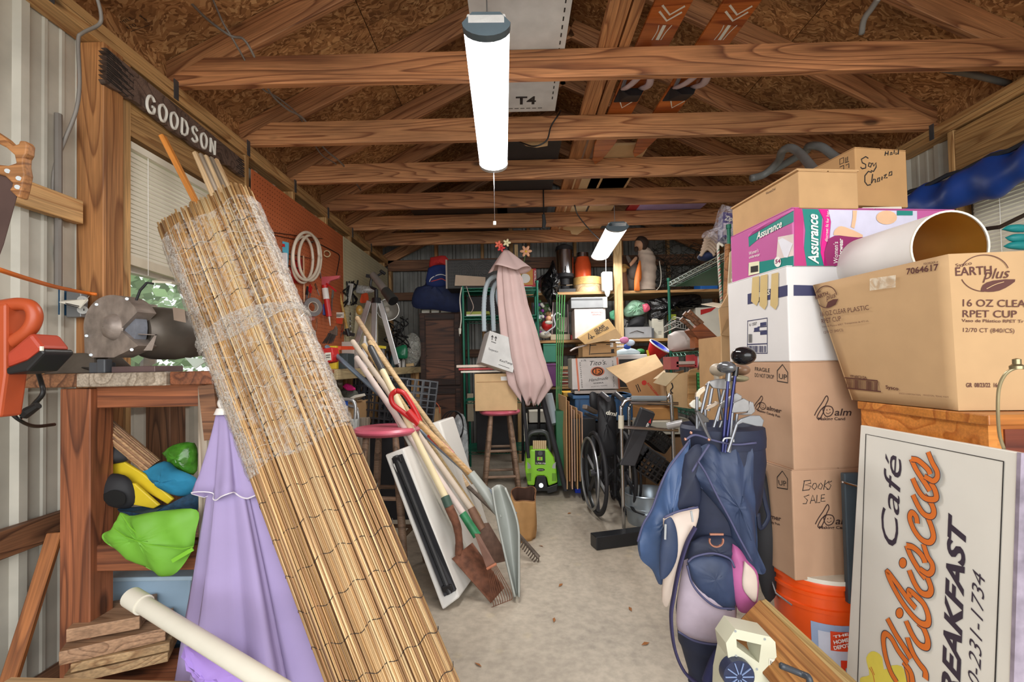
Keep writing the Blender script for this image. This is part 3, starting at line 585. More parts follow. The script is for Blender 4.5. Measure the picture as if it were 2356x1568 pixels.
LT = {'G': [[(.85, .8), (.6, 1), (.3, .95), (.1, .6), (.15, .2), (.45, 0), (.8, .1), (.85, .4), (.6, .42)]], 'O': [[(.5, 1), (.15, .8), (.1, .4), (.3, .02), (.65, .02), (.88, .4), (.85, .8), (.5, 1)]], 'D': [[(.15, 0), (.15, 1), (.6, .95), (.88, .6), (.8, .2), (.5, 0), (.15, 0)]], 'S': [[(.85, .85), (.5, 1), (.2, .8), (.35, .55), (.7, .45), (.85, .2), (.5, 0), (.15, .12)]], 'N': [[(.15, 0), (.18, 1)], [(.18, 1), (.8, 0)], [(.8, 0), (.85, 1)]]}
gp0, gp1 = fn.p(332, 250, 0), fn.p(334, 213, 0); ge0, ge1 = fn.p(499, 360, 0), fn.p(499, 328, 0)
for i, ch in enumerate('GOODSON'):
    f0, f1 = i/7+.012, (i+1)/7-.02; b = B()
    for st in LT[ch]:
        P = [gp0.lerp(ge0, f0+(f1-f0)*u).lerp(gp1.lerp(ge1, f0+(f1-f0)*u), v) for u, v in st]
        if ch != 'N' and ch != 'D': P = catmull(P, 4)
        b.tube([p+V((.001, 0, 0)) for p in P], .0065, 6)
    b.o('letter', mt((224, 220, 210), .6, 0, .05), t)
b = B()
for k in range(14): f = (k+.5)/14; q = g0.lerp(g1, f*.9); b.bar(q+V((.034, .0, 0)), q+V((.034, .07+.03*(k % 3), -.012)), .002, .003)
for k in range(8): f = (k+.5)/8; q = g2.lerp(g3, f); b.bar(q+V((.034, 0, 0)), q+V((.034, -.05-.015*(k % 3), .0)), .002, .003)
b.o('saw_cut', INK, t, kind='stuff')
ptc = Fr((0, 1.5, 0), (0, -1, 0))
# roof panel grade stamps
nl = V((-SL, 0, 1)).normalized()*-1; prf = Fr(V((XL-.3, 0, ZP+.157-.21*SL-.006)), V((SL, 0, -1)))
mill = ink(ceiling, prf, [[(265, 52), (285, 78), (345, 57), (322, 34)], [(262, 56), (287, 82)], [(320, 36), (338, 46)]], 2, INK, name='grade_stamp', smooth=False, e=.002)
ptext(ceiling, 'MILL', prf, (280, 56), (308, 44), 9, INK, name='grade_stamp'); ptext(ceiling, '310', prf, (292, 70), (314, 60), 9, INK, name='grade_stamp')
# ------------------------------------------------- things on the bench shelf and the floor
sy = YB+.12
t = T('reed_bundle', 'short rolled reed mat sticking out under the workbench', 'mat', at(290, 1010, sy)); a, c = at(222, 965, sy-.02), at(352, 1072, sy+.03); d, u, v_ = basis(c-a)
m = [wood((190, 150, 108), (140, 100, 68), 4, knot=False), wood((160, 118, 84), (112, 78, 54), 4, knot=False)]
for k in range(22): an = k*2*pi/22; q = (u*cos(an)+v_*sin(an))*.026; B().cyl(a+q-d*random.uniform(0, .01), c+q, .0042, n=6).o('reed', m[k % 2], t)
B().cyl(a+d*.004, c, .024, n=12).o('core', m[1], t)
YEL = mt((216, 188, 40), .45, 0, .1)
def fin(label, pts, foot, hole, Y, cat='fin'):
    t = T('swim_fin', label, cat, at(*foot[0], Y)); B().prism([at(x, y, Y) for x, y in pts], (0, .012, 0)).o('blade', YEL, t, bev=.004)
    B().pillow(foot, Y, .035, .02).o('foot_pocket', SOFTBLK, t, smooth=True)
    if hole: B().pillow(hole, Y-.034, .004, .002).o('foot_opening', mt((8, 8, 8), .9), t, smooth=True)
    return t
fin('yellow swim fin, upper one, on the bench shelf', ((212, 1070), (285, 1062), (330, 1090), (398, 1148), (385, 1160), (300, 1110)), ((205, 1025), (250, 1012), (285, 1030), (295, 1058), (250, 1068), (208, 1070)), None, sy+.0)
fin('yellow swim fin with open black foot pocket, on the bench shelf', ((290, 1110), (310, 1112), (366, 1162), (352, 1170), (300, 1160)), ((222, 1110), (245, 1090), (285, 1092), (306, 1115), (310, 1155), (290, 1170), (250, 1160), (225, 1138)), ((236, 1136), (262, 1126), (286, 1136), (286, 1158), (262, 1165), (240, 1152)), sy-.03)
solo(B().pillow([(333, 1080), (378, 1060), (400, 1078), (450, 1100), (450, 1130), (415, 1142), (378, 1120), (350, 1100)], sy+.02, .05, .04, wr=.006), 'beach_towel', mt((36, 124, 160), .9, 0, .25, 12), 'teal blue towel bundled next to the yellow fins', 'towel', smooth=True)
solo(B().pillow([(376, 1040), (400, 1022), (445, 1018), (452, 1060), (445, 1092), (400, 1070)], sy+.08, .04, .04, wr=.004), 'plastic_bag', mt((70, 130, 40), .15, 0, .5, 30, .3), 'shiny green-leaf-filled clear bag at the back of the bench shelf', 'bag', smooth=True)
solo(B().pillow([(270, 1170), (330, 1174), (400, 1160), (450, 1130), (452, 1180), (400, 1190), (300, 1192)], sy-.04, .05, .05, wr=.004), 'mesh_bag', mt((22, 58, 84), .8, 0, .4, 60, .5), 'dark blue mesh bag crushed on the bench shelf', 'bag', smooth=True)
gb = [(276, 1178), (300, 1186), (360, 1176), (452, 1172), (450, 1225), (440, 1270), (398, 1322), (350, 1312), (270, 1265), (240, 1245), (236, 1228), (262, 1212)]
t = T('green_tote_bag', 'lime green fabric tote bag drooping over the bench shelf edge', 'bag', at(350, 1322, YB-.02)); B().pillow(gb, YB-.03, .035, .03, wr=.002, k=5, rings=9, fo=.007, fq=60).o('fabric', LIME, t, smooth=True)
P = lambda *q: [at(x, y, YB-.066) for x, y in q]
B().tube(P((262, 1215), (290, 1235), (340, 1252), (420, 1262), (445, 1256)), .002, 5).tube(P((280, 1182), (300, 1212), (330, 1240)), .002, 5).o('seam', mt((110, 172, 40), .7), t); B().bar(at(396, 1290, YB-.06), at(444, 1262, YB-.06), .003, .012).o('strap', mt((120, 186, 44), .7), t)
# light blue tub
ty = 1.72; z0 = at(340, 1440, ty).z
t = T('storage_tub', 'pale blue plastic tub on the floor under the workbench', 'tub', at(340, 1440, ty)); zt_ = at(300, 1322, ty).z; xa, xb = at(238, 1330, ty).x, at(448, 1330, ty).x
TB = mt((152, 178, 200), .35, 0, .05); b = B(); s_ = .03
b.hexa([(xa+s_, ty, .12), (xb-s_, ty, .12), (xb-s_, ty+.25, .12), (xa+s_, ty+.25, .12), (xa, ty-.02, zt_), (xb, ty-.02, zt_), (xb, ty+.27, zt_), (xa, ty+.27, zt_)]); b.o('bin', TB, t, bev=.01)
B().box(xa-.01, ty-.03, zt_-.012, xb+.01, ty+.28, zt_+.004).o('rim', mt((172, 196, 214), .35), t, bev=.004)
solo(B().box(xa+.04, ty+.02, 0, xb+.02, ty+.26, .12), 'storage_tote', mt((40, 66, 90), .5), 'dark blue box under the pale blue tub', 'box', bev=.01)
# offcuts
ys_ = 1.62
blocks = [((170, 1432), (314, 1462), (400, 1412), (240, 1388), 1.60, .0), ]
W_OFF = wood((206, 172, 128), (160, 122, 84), 14, stain=.05); W_OFF2 = wood((178, 140, 108), (132, 98, 72), 16)
def slab(label, a, c, Y, h, dep, ang, mat):
    A, Cc = at(*a, Y), at(*c, Y); mid = (A+Cc)/2; L = (Cc-A).length; q = R(ang); u = V((cos(q), sin(q), 0)); v_ = V((-sin(q), cos(q), 0)); ctr = mid+v_*dep/2
    o = B().obox(ctr+V((0, 0, h/2)), u*L/2, v_*dep/2, V((0, 0, h/2))).o('lumber_offcut', mat, None, bev=.002); return tag(o, label, 'offcut', 'offcuts stacked under the workbench')
slab('bottom reddish plank of the offcut stack, longest', (150, 1600), (425, 1612), 1.5, .035, .2, 12, W_BENCH)
slab('square pale offcut, second from the bottom of the stack', (176, 1551), (365, 1546), 1.5, .03, .16, 25, W_OFF)
slab('thin pale offcut in the middle of the stack', (190, 1524), (370, 1518), 1.5, .026, .15, 25, W_OFF)
slab('thick greyish offcut, second from the top', (168, 1504), (358, 1498), 1.5, .042, .15, 28, W_OFF2)
slab('topmost wide offcut with a brown end face', (172, 1453), (305, 1470), 1.5, .04, .17, 22, W_OFF2)
tag(beam('floor_board', at(-10, 1590, 1.3), at(420, 1600, 1.3), .08, .03, W_OFF), 'long pale board on the floor at the picture corner', 'board')
# ------------------------------------------------- purple umbrella, pvc pipe
LIL = mt((158, 143, 186), .8, 0, .06, 6); LIL2 = mt((160, 130, 206), .8, 0, .08, 6)
uy = 1.38; tp, bm_ = at(516, 952, 1.5), at(588, 1600, 1.42); t = T('closed_umbrella', 'furled lilac patio umbrella standing before the workbench leg', 'umbrella', bm_)
def pleat(p0, p1, r0, r1, folds, amp, ph, u0=0, u1=1, n=84, m=14, gap=0):
    d = (p1-p0)
    def f(u, v):
        a = 2*pi*u; q = u0+(u1-u0)*v; r = r0+(r1-r0)*q**1.05; w_ = 1+amp*q**.5*(sin(a*folds+ph+q*1.2)+.4*sin(a*folds*2+q*3)); return p0+d*q+V((cos(a)*r*w_, sin(a)*r*w_*.45, .012*sin(a*folds+ph)*(v if v > .8 else 0)))
    return B().sheet(f, n, m, .0015)
pleat(tp, bm_, .022, .19, 6, .3, .5).o('canopy', LIL, t, smooth=2)
f2 = tp.lerp(bm_, .29); pleat(tp+V((0, -.005, .002)), f2+V((0, -.012, 0)), .024, .088, 5, .28, 1.7, m=8).o('top_flounce', LIL, t, smooth=2)
P = []
for i in range(85): a = 2*pi*i/84; r = .088*(1+.28*(sin(a*5+1.7+1.2)+.4*sin(a*10+3))); P.append(f2+V((0, -.012, 0))+V((cos(a)*r, sin(a)*r*.45, .012*sin(a*5+1.7))))
B().tube(P, .0022, 4).o('hem', mt((222, 216, 226), .8), t)
B().ball(tp+V((0, 0, .035)), (.02, .02, .022)).cyl(tp+V((0, 0, .0)), tp+V((0, 0, .02)), .03, .022).o('finial', mt((226, 220, 214), .4), t, smooth=True)
B().cyl(tp, (bm_.x, bm_.y, 0.001), .014, n=10).o('pole', OFFW, t)
B().pillow([(420, 1500), (432, 1486), (500, 1510), (560, 1540), (600, 1600), (500, 1600), (440, 1540)], uy-.1, .04, .03, wr=.006).o('loose_flap', LIL2, t, smooth=True)
t = T('plastic_pipe', 'white plastic pipe with end cap lying aslant before the umbrella', 'pipe', at(470, 1470, 1.2)); a, c = at(310, 1378, 1.3), at(700, 1620, 1.02)
B().cyl(a, c, .022, n=24).o('pipe', mt((214, 210, 196), .35, 0, .04), t, smooth=True); d = (c-a).normalized(); B().cyl(a-d*.018, a+d*.045, .0265, n=24).o('end_cap', mt((218, 214, 200), .35, 0, .04), t, smooth=True)
# ------------------------------------------------- bamboo blind roll
A1, A2 = at(905, 1568, 1.36), at(478, 490, 1.64); d = (A2-A1); sfl = -A1.z/d.z; A0 = A1+d*sfl; L = (A2-A0).length; d.normalize()
wv = d.cross(V((0, -1, 0))).normalized()*-1; wv = wv if wv.x > 0 else -wv; nv = wv.cross(d).normalized(); nv = nv if nv.y < 0 else -nv
HW, HT = .172, .06
t = T('bamboo_blind', 'long rolled bamboo blind half wrapped in clear plastic film, leaning forward', 'blind', A0)
def bper(s):
    """point on the flattened roll outline, s in 0..1"""
    st = 2*(HW-HT); tot = 2*st+2*pi*HT; q = (s % 1)*tot
    if q < st: return wv*(-(HW-HT)+q)+nv*HT
    q -= st
    if q < pi*HT: a = q/HT; return wv*((HW-HT)+sin(a)*HT)+nv*cos(a)*HT
    q -= pi*HT
    if q < st: return wv*((HW-HT)-q)-nv*HT
    q -= st; a = q/HT; return wv*(-(HW-HT)-sin(a)*HT)-nv*cos(a)*HT
reedm = []
for c1, c2 in (((214, 176, 124), (150, 108, 66)), ((196, 154, 100), (126, 86, 50)), ((230, 200, 150), (176, 136, 90)), ((170, 126, 80), (104, 68, 40))): reedm.append(wood(c1, c2, 3, r=.45, knot=False, fine=.25, sy=40))
rm = []
for k in range(8):
    b = B(); pts = []; n = 15; w0 = random.uniform(0, 6)
    for i in range(n+1): f = i/n; pts.append(V(((f-.5)*L, .0012*sin(f*9+w0), .0012*cos(f*7+w0))))
    rad = [.0032*random.uniform(.9, 1.1) for i in range(n+1)]
    b.tube(pts, rad, 5); me = bpy.data.meshes.new('reed'); me.from_pydata(b.v, [], b.f); me.shade_smooth(); me.materials.append(reedm[k % 4]); rm.append(me)
MR = MX((d, wv, nv)).transposed().to_4x4(); N_ = 150
for k in range(N_):
    s = k/N_; p = bper(s); off = random.uniform(-.012, .012); jit = p.normalized()*random.uniform(-.0025, .0025)
    if p.dot(nv) < -.04 and k % 2: continue
    ob = bpy.data.objects.new('reed', rm[random.randrange(8)]); C.objects.link(ob); place(ob, MX.Translation(A0+d*(L/2+off+.01)+p+jit) @ MR, t)
# core painted dark like shade so that gaps between reeds read as depth, and inner layers at the top
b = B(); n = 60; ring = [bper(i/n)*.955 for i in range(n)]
b.prism([A0+q for q in ring], d*(L-.03)); b.o('shade_core', mt((84, 54, 30), .8, 0, .3, 40), t)
for k in range(40):
    u, v_ = random.uniform(-.8, .8), random.uniform(-.6, .6); p = wv*HW*u+nv*HT*v_
    ob = bpy.data.objects.new('reed', rm[random.randrange(8)]); C.objects.link(ob); place(ob, MX.Translation(A0+d*(L/2+random.uniform(-.005, .02))+p) @ MR, t)
for j in range(16):
    q = .06+j*.112; n = 90; b = B()
    if q > L-.03: break
    b.tube([A0+d*(q+.008*sin(i/n*2*pi*3+j)+.006*sin(i*.9))+bper(i/n)*1.035 for i in range(n)], .0011, 4, closed=True); b.o('stitching', INK, t)
FILM = film((232, 228, 220), .93, .5, 60, .2); q0 = L*.5
def wrapf(u, v):
    q = q0+(L-.045-q0)*v; p = bper(u); r = 1.06+.015*sin(u*60+v*30)+.012*sin(v*70+u*9)+random.uniform(-.006, .006); return A0+d*(q+.01*sin(u*25))+p*r
B().sheet(wrapf, 150, 60).o('plastic_wrap', FILM, t, smooth=2)
FILM2 = film((222, 216, 208), .62, .7, 90, .16)
def bandf(u, v): q = L*.735+.05*(v-.5)*(1+.6*sin(u*13))+.03*sin(u*2*pi+1); return A0+d*q+bper(u)*(1.1+.03*sin(v*14)+random.uniform(-.012, .012))
B().sheet(bandf, 140, 8).o('wrap_band', FILM2, t, smooth=2)
def edgef(u, v): q = q0+.02+(L-.07-q0)*v; p = bper(.335+.2*u); return A0+d*q+p*(1.06+random.uniform(-.012, .02))
B().sheet(edgef, 12, 80).o('wrap_fold', FILM2, t, smooth=2)
def edgeg(u, v): q = q0-.01+(L-.05-q0)*v; p = bper(.91+.1*u); return A0+d*q+p*(1.06+random.uniform(-.012, .025))
B().sheet(edgeg, 6, 70).o('wrap_fold', FILM2, t, smooth=2)
b = B()
for k in range(9): q = q0+.05+k*.09; n = 60; b.tube([A0+d*(q+.03*sin(i/n*2*pi+k)+.01*sin(i*.8+k*2))+bper(i/n)*1.07 for i in range(n)], .0006, 3, closed=True)
b.o('film_ridge', mt((206, 200, 190), .2), t)
# wood strips behind it
PX = V((1, 0, 0))
def strip(label, top_px, Yt, bot, w_, m): a = at(*top_px, Yt); o = beam('wood_strip', V(bot), a, w_, .02, m); tag(o, label, 'wood strip'); return o
strip('single orange wood strip behind the bamboo roll, leaning on the window header', (373, 312), 1.98, (-1.0, 2.02, 1.05), .03, W_ORANGE)
for i in range(5): o = strip(['leftmost', 'second from the left', 'middle', 'second from the right', 'rightmost'][i]+' of five pale thin wood strips behind the bamboo roll', (448+i*12, 350+i*4), 2.15+.02*i, (-1.0+.025*i, 2.1+.014*i, 1.0), .019, (W_POLE, W_GREY, W_POLE, W_GREY, W_POLE)[i]); o['group'] = 'pale strips behind the bamboo roll'
tag(beam('long_board', at(585, 1000, 1.62), at(845, 1600, 1.44), .05, .03, W_STUD), 'brown board leaning along the left edge of the bamboo roll', 'board')
# ================================================================= tools on the pegboards
def wy(px, X=-1.585): return -X*F/(1178-px)*1.0
def w(px, py, X=-1.585): return at(px, py, wy(px, X))
t = T('glue_pack', 'blue card pack of white glue sticks hung on the orange pegboard', 'pack', w(652, 622)); Yk = wy(652)
B().prism([at(x, y, Yk) for x, y in ((641, 552), (664, 558), (662, 620), (640, 616))], (0, .006, 0)).o('card', mt((84, 178, 205), .5), t)
B().prism([at(x, y, Yk-.015) for x, y in ((648, 580), (660, 581), (661, 620), (648, 618))], (0, .015, 0)).o('blister', mt((224, 224, 226), .3), t, bev=.004); ppoly(t, frp(Yk-.001), ((648, 560), (655, 561), (656, 568), (649, 567)), RED)
solo(B().prism([w(x, y) for x, y in ((672, 592), (697, 596), (695, 635), (686, 651), (666, 648), (667, 625))], (0, .03, 0)), 'red_pouch', RED, 'red pouch hanging on the orange pegboard under the hose coil', 'pouch', bev=.006)
solo(B().prism([w(x, y, -1.57) for x, y in ((644, 628), (667, 630), (667, 650), (648, 648))], (0, .01, 0)), 'white_card', mt((226, 216, 208), .5), 'white product card below the blue glue pack', 'card')
b = B(); P = []
for k, (dx, sx_, sy_) in enumerate(((0, 1, 1), (9, .86, .95), (-8, .8, .96))):
    b.tube(catmull([w(704+dx+30*sx_*cos(a), 589+55*sy_*sin(a)+4*k, -1.53-.012*k) for a in [j*2*pi/14 for j in range(15)]], 4), .011, 8)
solo(b, 'hose_coil', mt((228, 216, 196), .4), 'coil of white hose hung on the orange pegboard', 'hose', smooth=2)
b = B()
for y0, x0, x1 in ((541, 600, 742), (550, 626, 720), (586, 630, 714), (594, 630, 690), (612, 632, 700)): b.tube([w(x0, y0-10, -1.59), w(x1, y0+8, -1.57)], .003, 5)
solo(b, 'wire_rack', mt((50, 40, 36), .4, .6), 'dark wire rack fixed to the orange pegboard', 'rack')
wire('black_lead', 'thin black lead running along both pegboards past the paper cup', 'cable', [(735, 561, wy(735)), (768, 578, wy(768)), (780, 586, wy(780)), (780, 600, wy(780)), (774, 632, wy(774))], .004, BLACK)
solo(B().tube(catmull([w(x, y, -1.57) for x, y in ((712, 565), (714, 556), (732, 558), (733, 590), (738, 640))], 4), .006, 6), 'crook_rod', CHROME, 'bent steel rod hooked in front of the hose coil', 'rod', smooth=2)
solo(B().cyl(w(698, 588, -1.57), w(700, 700, -1.57), .008, .006, 8), 'metal_rod', mt((170, 130, 96), .4, .4), 'straight brownish metal rod hanging on the pegboard', 'rod', smooth=True)
t = T('bearing_ring', 'small metal ring on a peg right of the hose coil', 'ring', w(751, 591)); B().lathe([(.022, 0), (.03, 0), (.03, .03), (.022, .03), (.022, 0)], w(751, 585)-V((.0, 0, 0)), V((.6, -1, 0)).normalized()*1, 16).o('ring', mt((170, 148, 110), .4, .5), t, smooth=True)
# caulking gun
cg = T('caulking_gun', 'red caulking gun with a red and white tube, hanging nose down', 'caulking gun', w(755, 750)); Yc = wy(748, -1.56)
B().prism([at(x, y, Yc) for x, y in ((730, 637), (782, 633), (778, 640), (758, 646), (752, 655), (732, 655))], (0, .03, 0)).o('frame_head', mt((206, 96, 104), .4), cg, bev=.004)
B().tube([at(x, y, Yc) for x, y in ((751, 652), (762, 660), (774, 670))], .009, 6).o('trigger', RED, cg)
B().cyl(at(747, 656, Yc), at(757, 728, Yc), .024, n=14).o('tube', mt((205, 40, 40), .35), cg, smooth=True); B().cyl(at(747.5, 663, Yc-.003), at(751, 688, Yc-.003), .0255, n=14).o('tube_label', WHITE, cg, smooth=True)
B().cyl(at(757, 728, Yc), at(760, 749, Yc), .009, .003, 10).o('nozzle', WHITE, cg, smooth=True)
t = T('sealant_tube', 'olive and blue sealant tube hanging beside the caulking gun', 'tube', w(744, 724)); B().cyl(at(738, 660, Yc+.04), at(742, 700, Yc+.04), .024, n=12).o('upper_tube', mt((150, 124, 42), .4), t, smooth=True); B().cyl(at(742, 700, Yc+.04), at(746, 725, Yc+.04), .025, n=12).o('lower_tube', mt((44, 76, 164), .4), t, smooth=True)
# tape roll
q = w(718, 706, -1.53); ax = V((.9, -.75, -.05)).normalized()
t = T('duct_tape', 'roll of silver duct tape on the tool wall', 'tape roll', q); B().lathe([(.04, -.035), (.072, -.035), (.072, .02), (.04, .02), (.04, -.035)], q, ax, 28).o('tape', mt((120, 116, 116), .45, .1), t, smooth=True); B().lathe([(.036, -.03), (.0405, -.03), (.0405, .0215), (.036, .0215), (.036, -.03)], q, ax, 24).o('paper_core', mt((196, 186, 172), .7), t, smooth=True)
solo(B().cyl(w(690, 732, -1.56), w(718, 732, -1.56), .022, n=14), 'scraper', mt((220, 140, 130), .4), 'pink rounded tool handle sticking out below the duct tape', 'tool', smooth=True)
t = T('hammer', 'hammer with black grip and yellow wooden shaft on the tool wall', 'hammer', w(790, 765)); Yh = wy(788, -1.57)
B().cyl(at(775, 640, Yh), at(781, 675, Yh), .016, n=10).o('grip', BLACK, t, smooth=True); B().cyl(at(781, 673, Yh), at(799, 758, Yh), .013, n=10).o('shaft', wood((214, 176, 96), (180, 138, 70), 4, knot=False), t, smooth=True); B().cyl(at(798, 756, Yh), at(803, 772, Yh), .02, n=10).bar(at(790, 765, Yh), at(815, 770, Yh), .03, .03).o('head', BLACK, t)
t = T('shelf_bracket', 'grey slotted metal bracket hanging among black cables', 'bracket', w(800, 700)); Yb = wy(800, -1.57); B().prism([at(x, y, Yb) for x, y in ((797, 650), (813, 652), (808, 680), (803, 702), (792, 700), (793, 680))], (0, .02, 0)).o('plate', mt((178, 178, 172), .5, .3), t, bev=.004); B().prism([at(x, y, Yb-.002) for x, y in ((801, 656), (805, 656), (801, 680), (797, 680))], (0, .002, 0)).o('slot', BLACK, t)
b = B(); rr = random.Random(3)
for k in range(7): x = 790+rr.uniform(0, 30); b.tube(catmull([w(x+rr.uniform(-8, 8), 648+j*13+rr.uniform(-4, 4), -1.57) for j in range(5)], 4), .008, 6)
solo(b, 'cable_tangle', BLACK, 'tangle of black cables hanging behind the slotted bracket', 'cable', smooth=2)
t = T('chain', 'short bright steel chain hanging below the hammer', 'chain', w(806, 770, -1.56))
for k in range(9): c = w(806+.5*k*(k % 2), 722+k*6, -1.56); B().tube([c+V((cos(a)*(.008 if k % 2 else .003), sin(a)*(.003 if k % 2 else .008)*1, sin(a)*.018)) for a in [j*pi/4 for j in range(8)]], .0025, 5, closed=True).o('chain_link', CHROME, t)
t = T('paint_brush', 'old wide paint brush with stiff dark bristles above the bench', 'brush', w(765, 790, -1.35)); Yp = wy(765, -1.35)
B().prism([at(x, y, Yp) for x, y in ((772, 748), (776, 756), (775, 772), (762, 768), (756, 762), (766, 758))], (0, .015, 0)).o('ferrule', IRON, t, bev=.003)
b = B(); rr = random.Random(1)
for k in range(40): f = k/39; b.tube([at(756+f*17, 765+f*5, Yp+rr.uniform(0, .015)), at(742+f*24+rr.uniform(-2, 2), 788+rr.uniform(-2, 3), Yp+rr.uniform(0, .02))], .0022, 3)
b.o('bristles', mt((70, 62, 58), .8), t, kind='stuff')
t = T('blade_pack', 'red and white hang card pack on the tool wall under the hammer', 'pack', w(780, 746, -1.56)); Yk = wy(780, -1.56); B().prism([at(x, y, Yk) for x, y in ((768, 718), (791, 718), (791, 731), (768, 731))], (0, .004, 0)).o('card', OFFW, t); B().prism([at(x, y, Yk-.004) for x, y in ((770, 731), (789, 731), (787, 745), (771, 743))], (0, .01, 0)).o('blister', mt((206, 74, 44), .4), t); ink(t, frp(Yk-.0003), [[(771, 724), (788, 724)], [(771, 727), (784, 727)]], 1.5, INK)
LB = ['pliers with dark jaws hanging below the pink handle', 'wooden tool handle hanging close to the brush', 'screwdriver with red handle on the tool wall', 'black handled cutter hanging by the metal rod', 'grey file hanging next to the blade pack', 'yellow handled tool hanging by the red pack', 'rusty clamp hanging above the tape roll', 'red handled snips hanging left of the caulking gun', 'brown tool grip hanging on the cream pegboard', 'short pry bar hanging by the tape roll']
for i, (x0, y0, x1, y1, r_, m) in enumerate(((707, 738, 714, 780, .014, BLACK), (728, 733, 722, 795, .014, W_BENCH), (713, 655, 706, 690, .01, RED), (706, 660, 704, 700, .012, BLACK), (765, 662, 763, 715, .014, mt((140, 140, 134), .4, .5)), (789, 730, 786, 760, .008, mt((210, 190, 60), .5)), (724, 652, 735, 680, .01, RUST), (716, 660, 712, 692, .01, RED), (787, 755, 784, 775, .01, mt((140, 40, 30), .5)), (692, 720, 712, 742, .006, IRON))):
    t = T('hanging_tool', LB[i], 'tool', w(x1, y1, -1.57), 'small tools on the pegboards'); a, c = w(x0, y0, -1.59), w(x1, y1, -1.57); mid = a.lerp(c, .45)
    B().tube([a, mid], [r_, r_*.8], 8).o('grip', m, t, smooth=True); B().tube([mid, c], [r_*.35, r_*.3], 6).o('tip', GREYM, t)
# mask on the cream pegboard
t = T('dust_shield', 'clear plastic face shield with orange clip hanging over the cream pegboard', 'face shield', w(850, 670, -1.4)); B().pillow([w(822, 655, -1.56), w(858, 660, -1.4), w(858, 672, -1.4), w(820, 674, -1.56)], 0, .03, .01).o('shield', film((200, 200, 200), .4, .2), t, smooth=True)
solo(B().pillow([w(x, y, -1.4) for x, y in ((832, 676), (845, 674), (848, 690), (838, 697), (828, 694))], 0, .02, .02), 'orange_glove', mt((226, 84, 38), .6), 'orange cloth hanging by the tripod top', 'cloth', smooth=True)
solo(B().ball(w(827, 713, -1.35), (.03, .03, .045)), 'yellow_gourd', mt((176, 140, 66), .3), 'yellow-brown glass ball hanging left of the tripod', 'ornament', smooth=True)
# ---------------------------------------------------------------- long bench along the left wall
BX, bz = -1.08, zat(850, 847, 3.6); b2 = T('long_workbench', 'long wooden workbench along the left wall under the pegboards', 'workbench', (-1.35, 4.1, 0))
beam('edge_board', (BX, 2.75, bz-.03), (BX, 5.25, bz-.03), .038, .065, wood((204, 184, 140), (170, 148, 106), 10), b2)
for i, x in enumerate((-1.2, -1.36, -1.59)): beam('plank', (x+.045, 2.7, bz-.012), (x+.045, 5.25, bz-.012), .152, .024, W_BENCH, b2)
for y in (3.62, 5.15): lumber(b2, (BX-.04, y, 0), (BX-.04, y, bz-.06), .09, .038, W_PINE, 'leg', V((0, 1, 0)))
lumber(b2, (-1.6, 3.62, .6), (BX-.03, 3.62, bz-.14), .038, .07, W_STUD, 'brace'); B().box(-1.6, 2.8, .52, BX-.05, 5.2, .54).o('shelf', W_OLD, b2)
def on2(px, X=-1.2): return -X*F/(1178-px)
# bench items
def junk(name, label, cat, x0, y0, x1, y1, mat, X=-1.2, dep=.1, rnd=False, grp=None, zb_=None):
    Y = on2((x0+x1)/2, X); z_ = bz+.001 if zb_ is None else zb_
    if rnd:
        a, c = at(x0, y1, Y), at(x1, y0, Y); h = c.z-z_; r = abs(c.x-a.x)/2; o = solo(B().lathe([(.001, 0), (r, 0), (r, h*.72), (r*.45, h*.85), (r*.45, h), (.001, h)], V(((a.x+c.x)/2, Y, z_)), n=14), name, mat, label, cat, grp, smooth=True); return o
    return fbox(name, label, cat, x0, y0, x1, y1, Y, dep, mat, zb=z_, group=grp)
v = T('bench_vice', 'red bench vice with white label at the near end of the long bench', 'vice', at(738, 850, on2(738))); Yv = on2(738, -1.15)
B().prism([at(x, y, Yv) for x, y in ((716, 806), (734, 798), (742, 812), (745, 835), (742, 850), (722, 850))], (0, .09, 0)).o('body', RED, v, bev=.006)
B().prism([at(x, y, Yv-.03) for x, y in ((742, 802), (764, 798), (767, 815), (764, 832), (745, 836))], (0, .1, 0)).o('jaw', RED, v, bev=.006); B().prism([at(x, y, Yv-.034) for x, y in ((748, 811), (761, 810), (762, 828), (748, 829))], (0, .003, 0)).o('label', OFFW, v); ink(v, frp(Yv-.036), [[(750, 817), (760, 816)], [(750, 822), (759, 821)]], 1.6, INK)
B().cyl(at(738, 815, Yv-.04), at(738, 832, Yv-.04), .018, n=10).o('screw_barrel', CHROME, v, smooth=True); B().box(at(718, 850, Yv).x, Yv-.02, bz, at(745, 850, Yv).x, Yv+.1, bz+.015).o('foot', mt((150, 30, 30), .5), v)
junk('power_drill', 'yellow power tool standing behind the red vice', 'power tool', 757, 795, 774, 848, mt((226, 196, 40), .45), -1.25, .06)
junk('storage_case', 'dark grey case with white labels on the long bench', 'case', 773, 812, 800, 850, mt((50, 62, 66), .5), -1.2, .14)
junk('parts_box', 'clear plastic parts box with orange lid strip on the long bench', 'box', 786, 785, 815, 845, mt((188, 176, 166), .25), -1.3, .12)
solo(B().bar(at(781, 800, on2(781)-.1), at(814, 800, on2(812)-.1), .02, .025), 'orange_level', mt((226, 78, 40), .4), 'orange level lying against the parts box', 'level')
solo(B().bar(at(868, 797, 4.2), at(888, 799, 4.2), .02, .024), 'yellow_clamp', mt((224, 206, 50), .4), 'yellow clamp bar behind the tripod foot', 'clamp')
solo(B().box(at(878, 798, 4.3).x, 4.3, bz, at(884, 798, 4.3).x, 4.32, zat(880, 800, 4.3)), 'square_rule', GREYM, 'upright grey metal square below the yellow clamp', 'ruler')
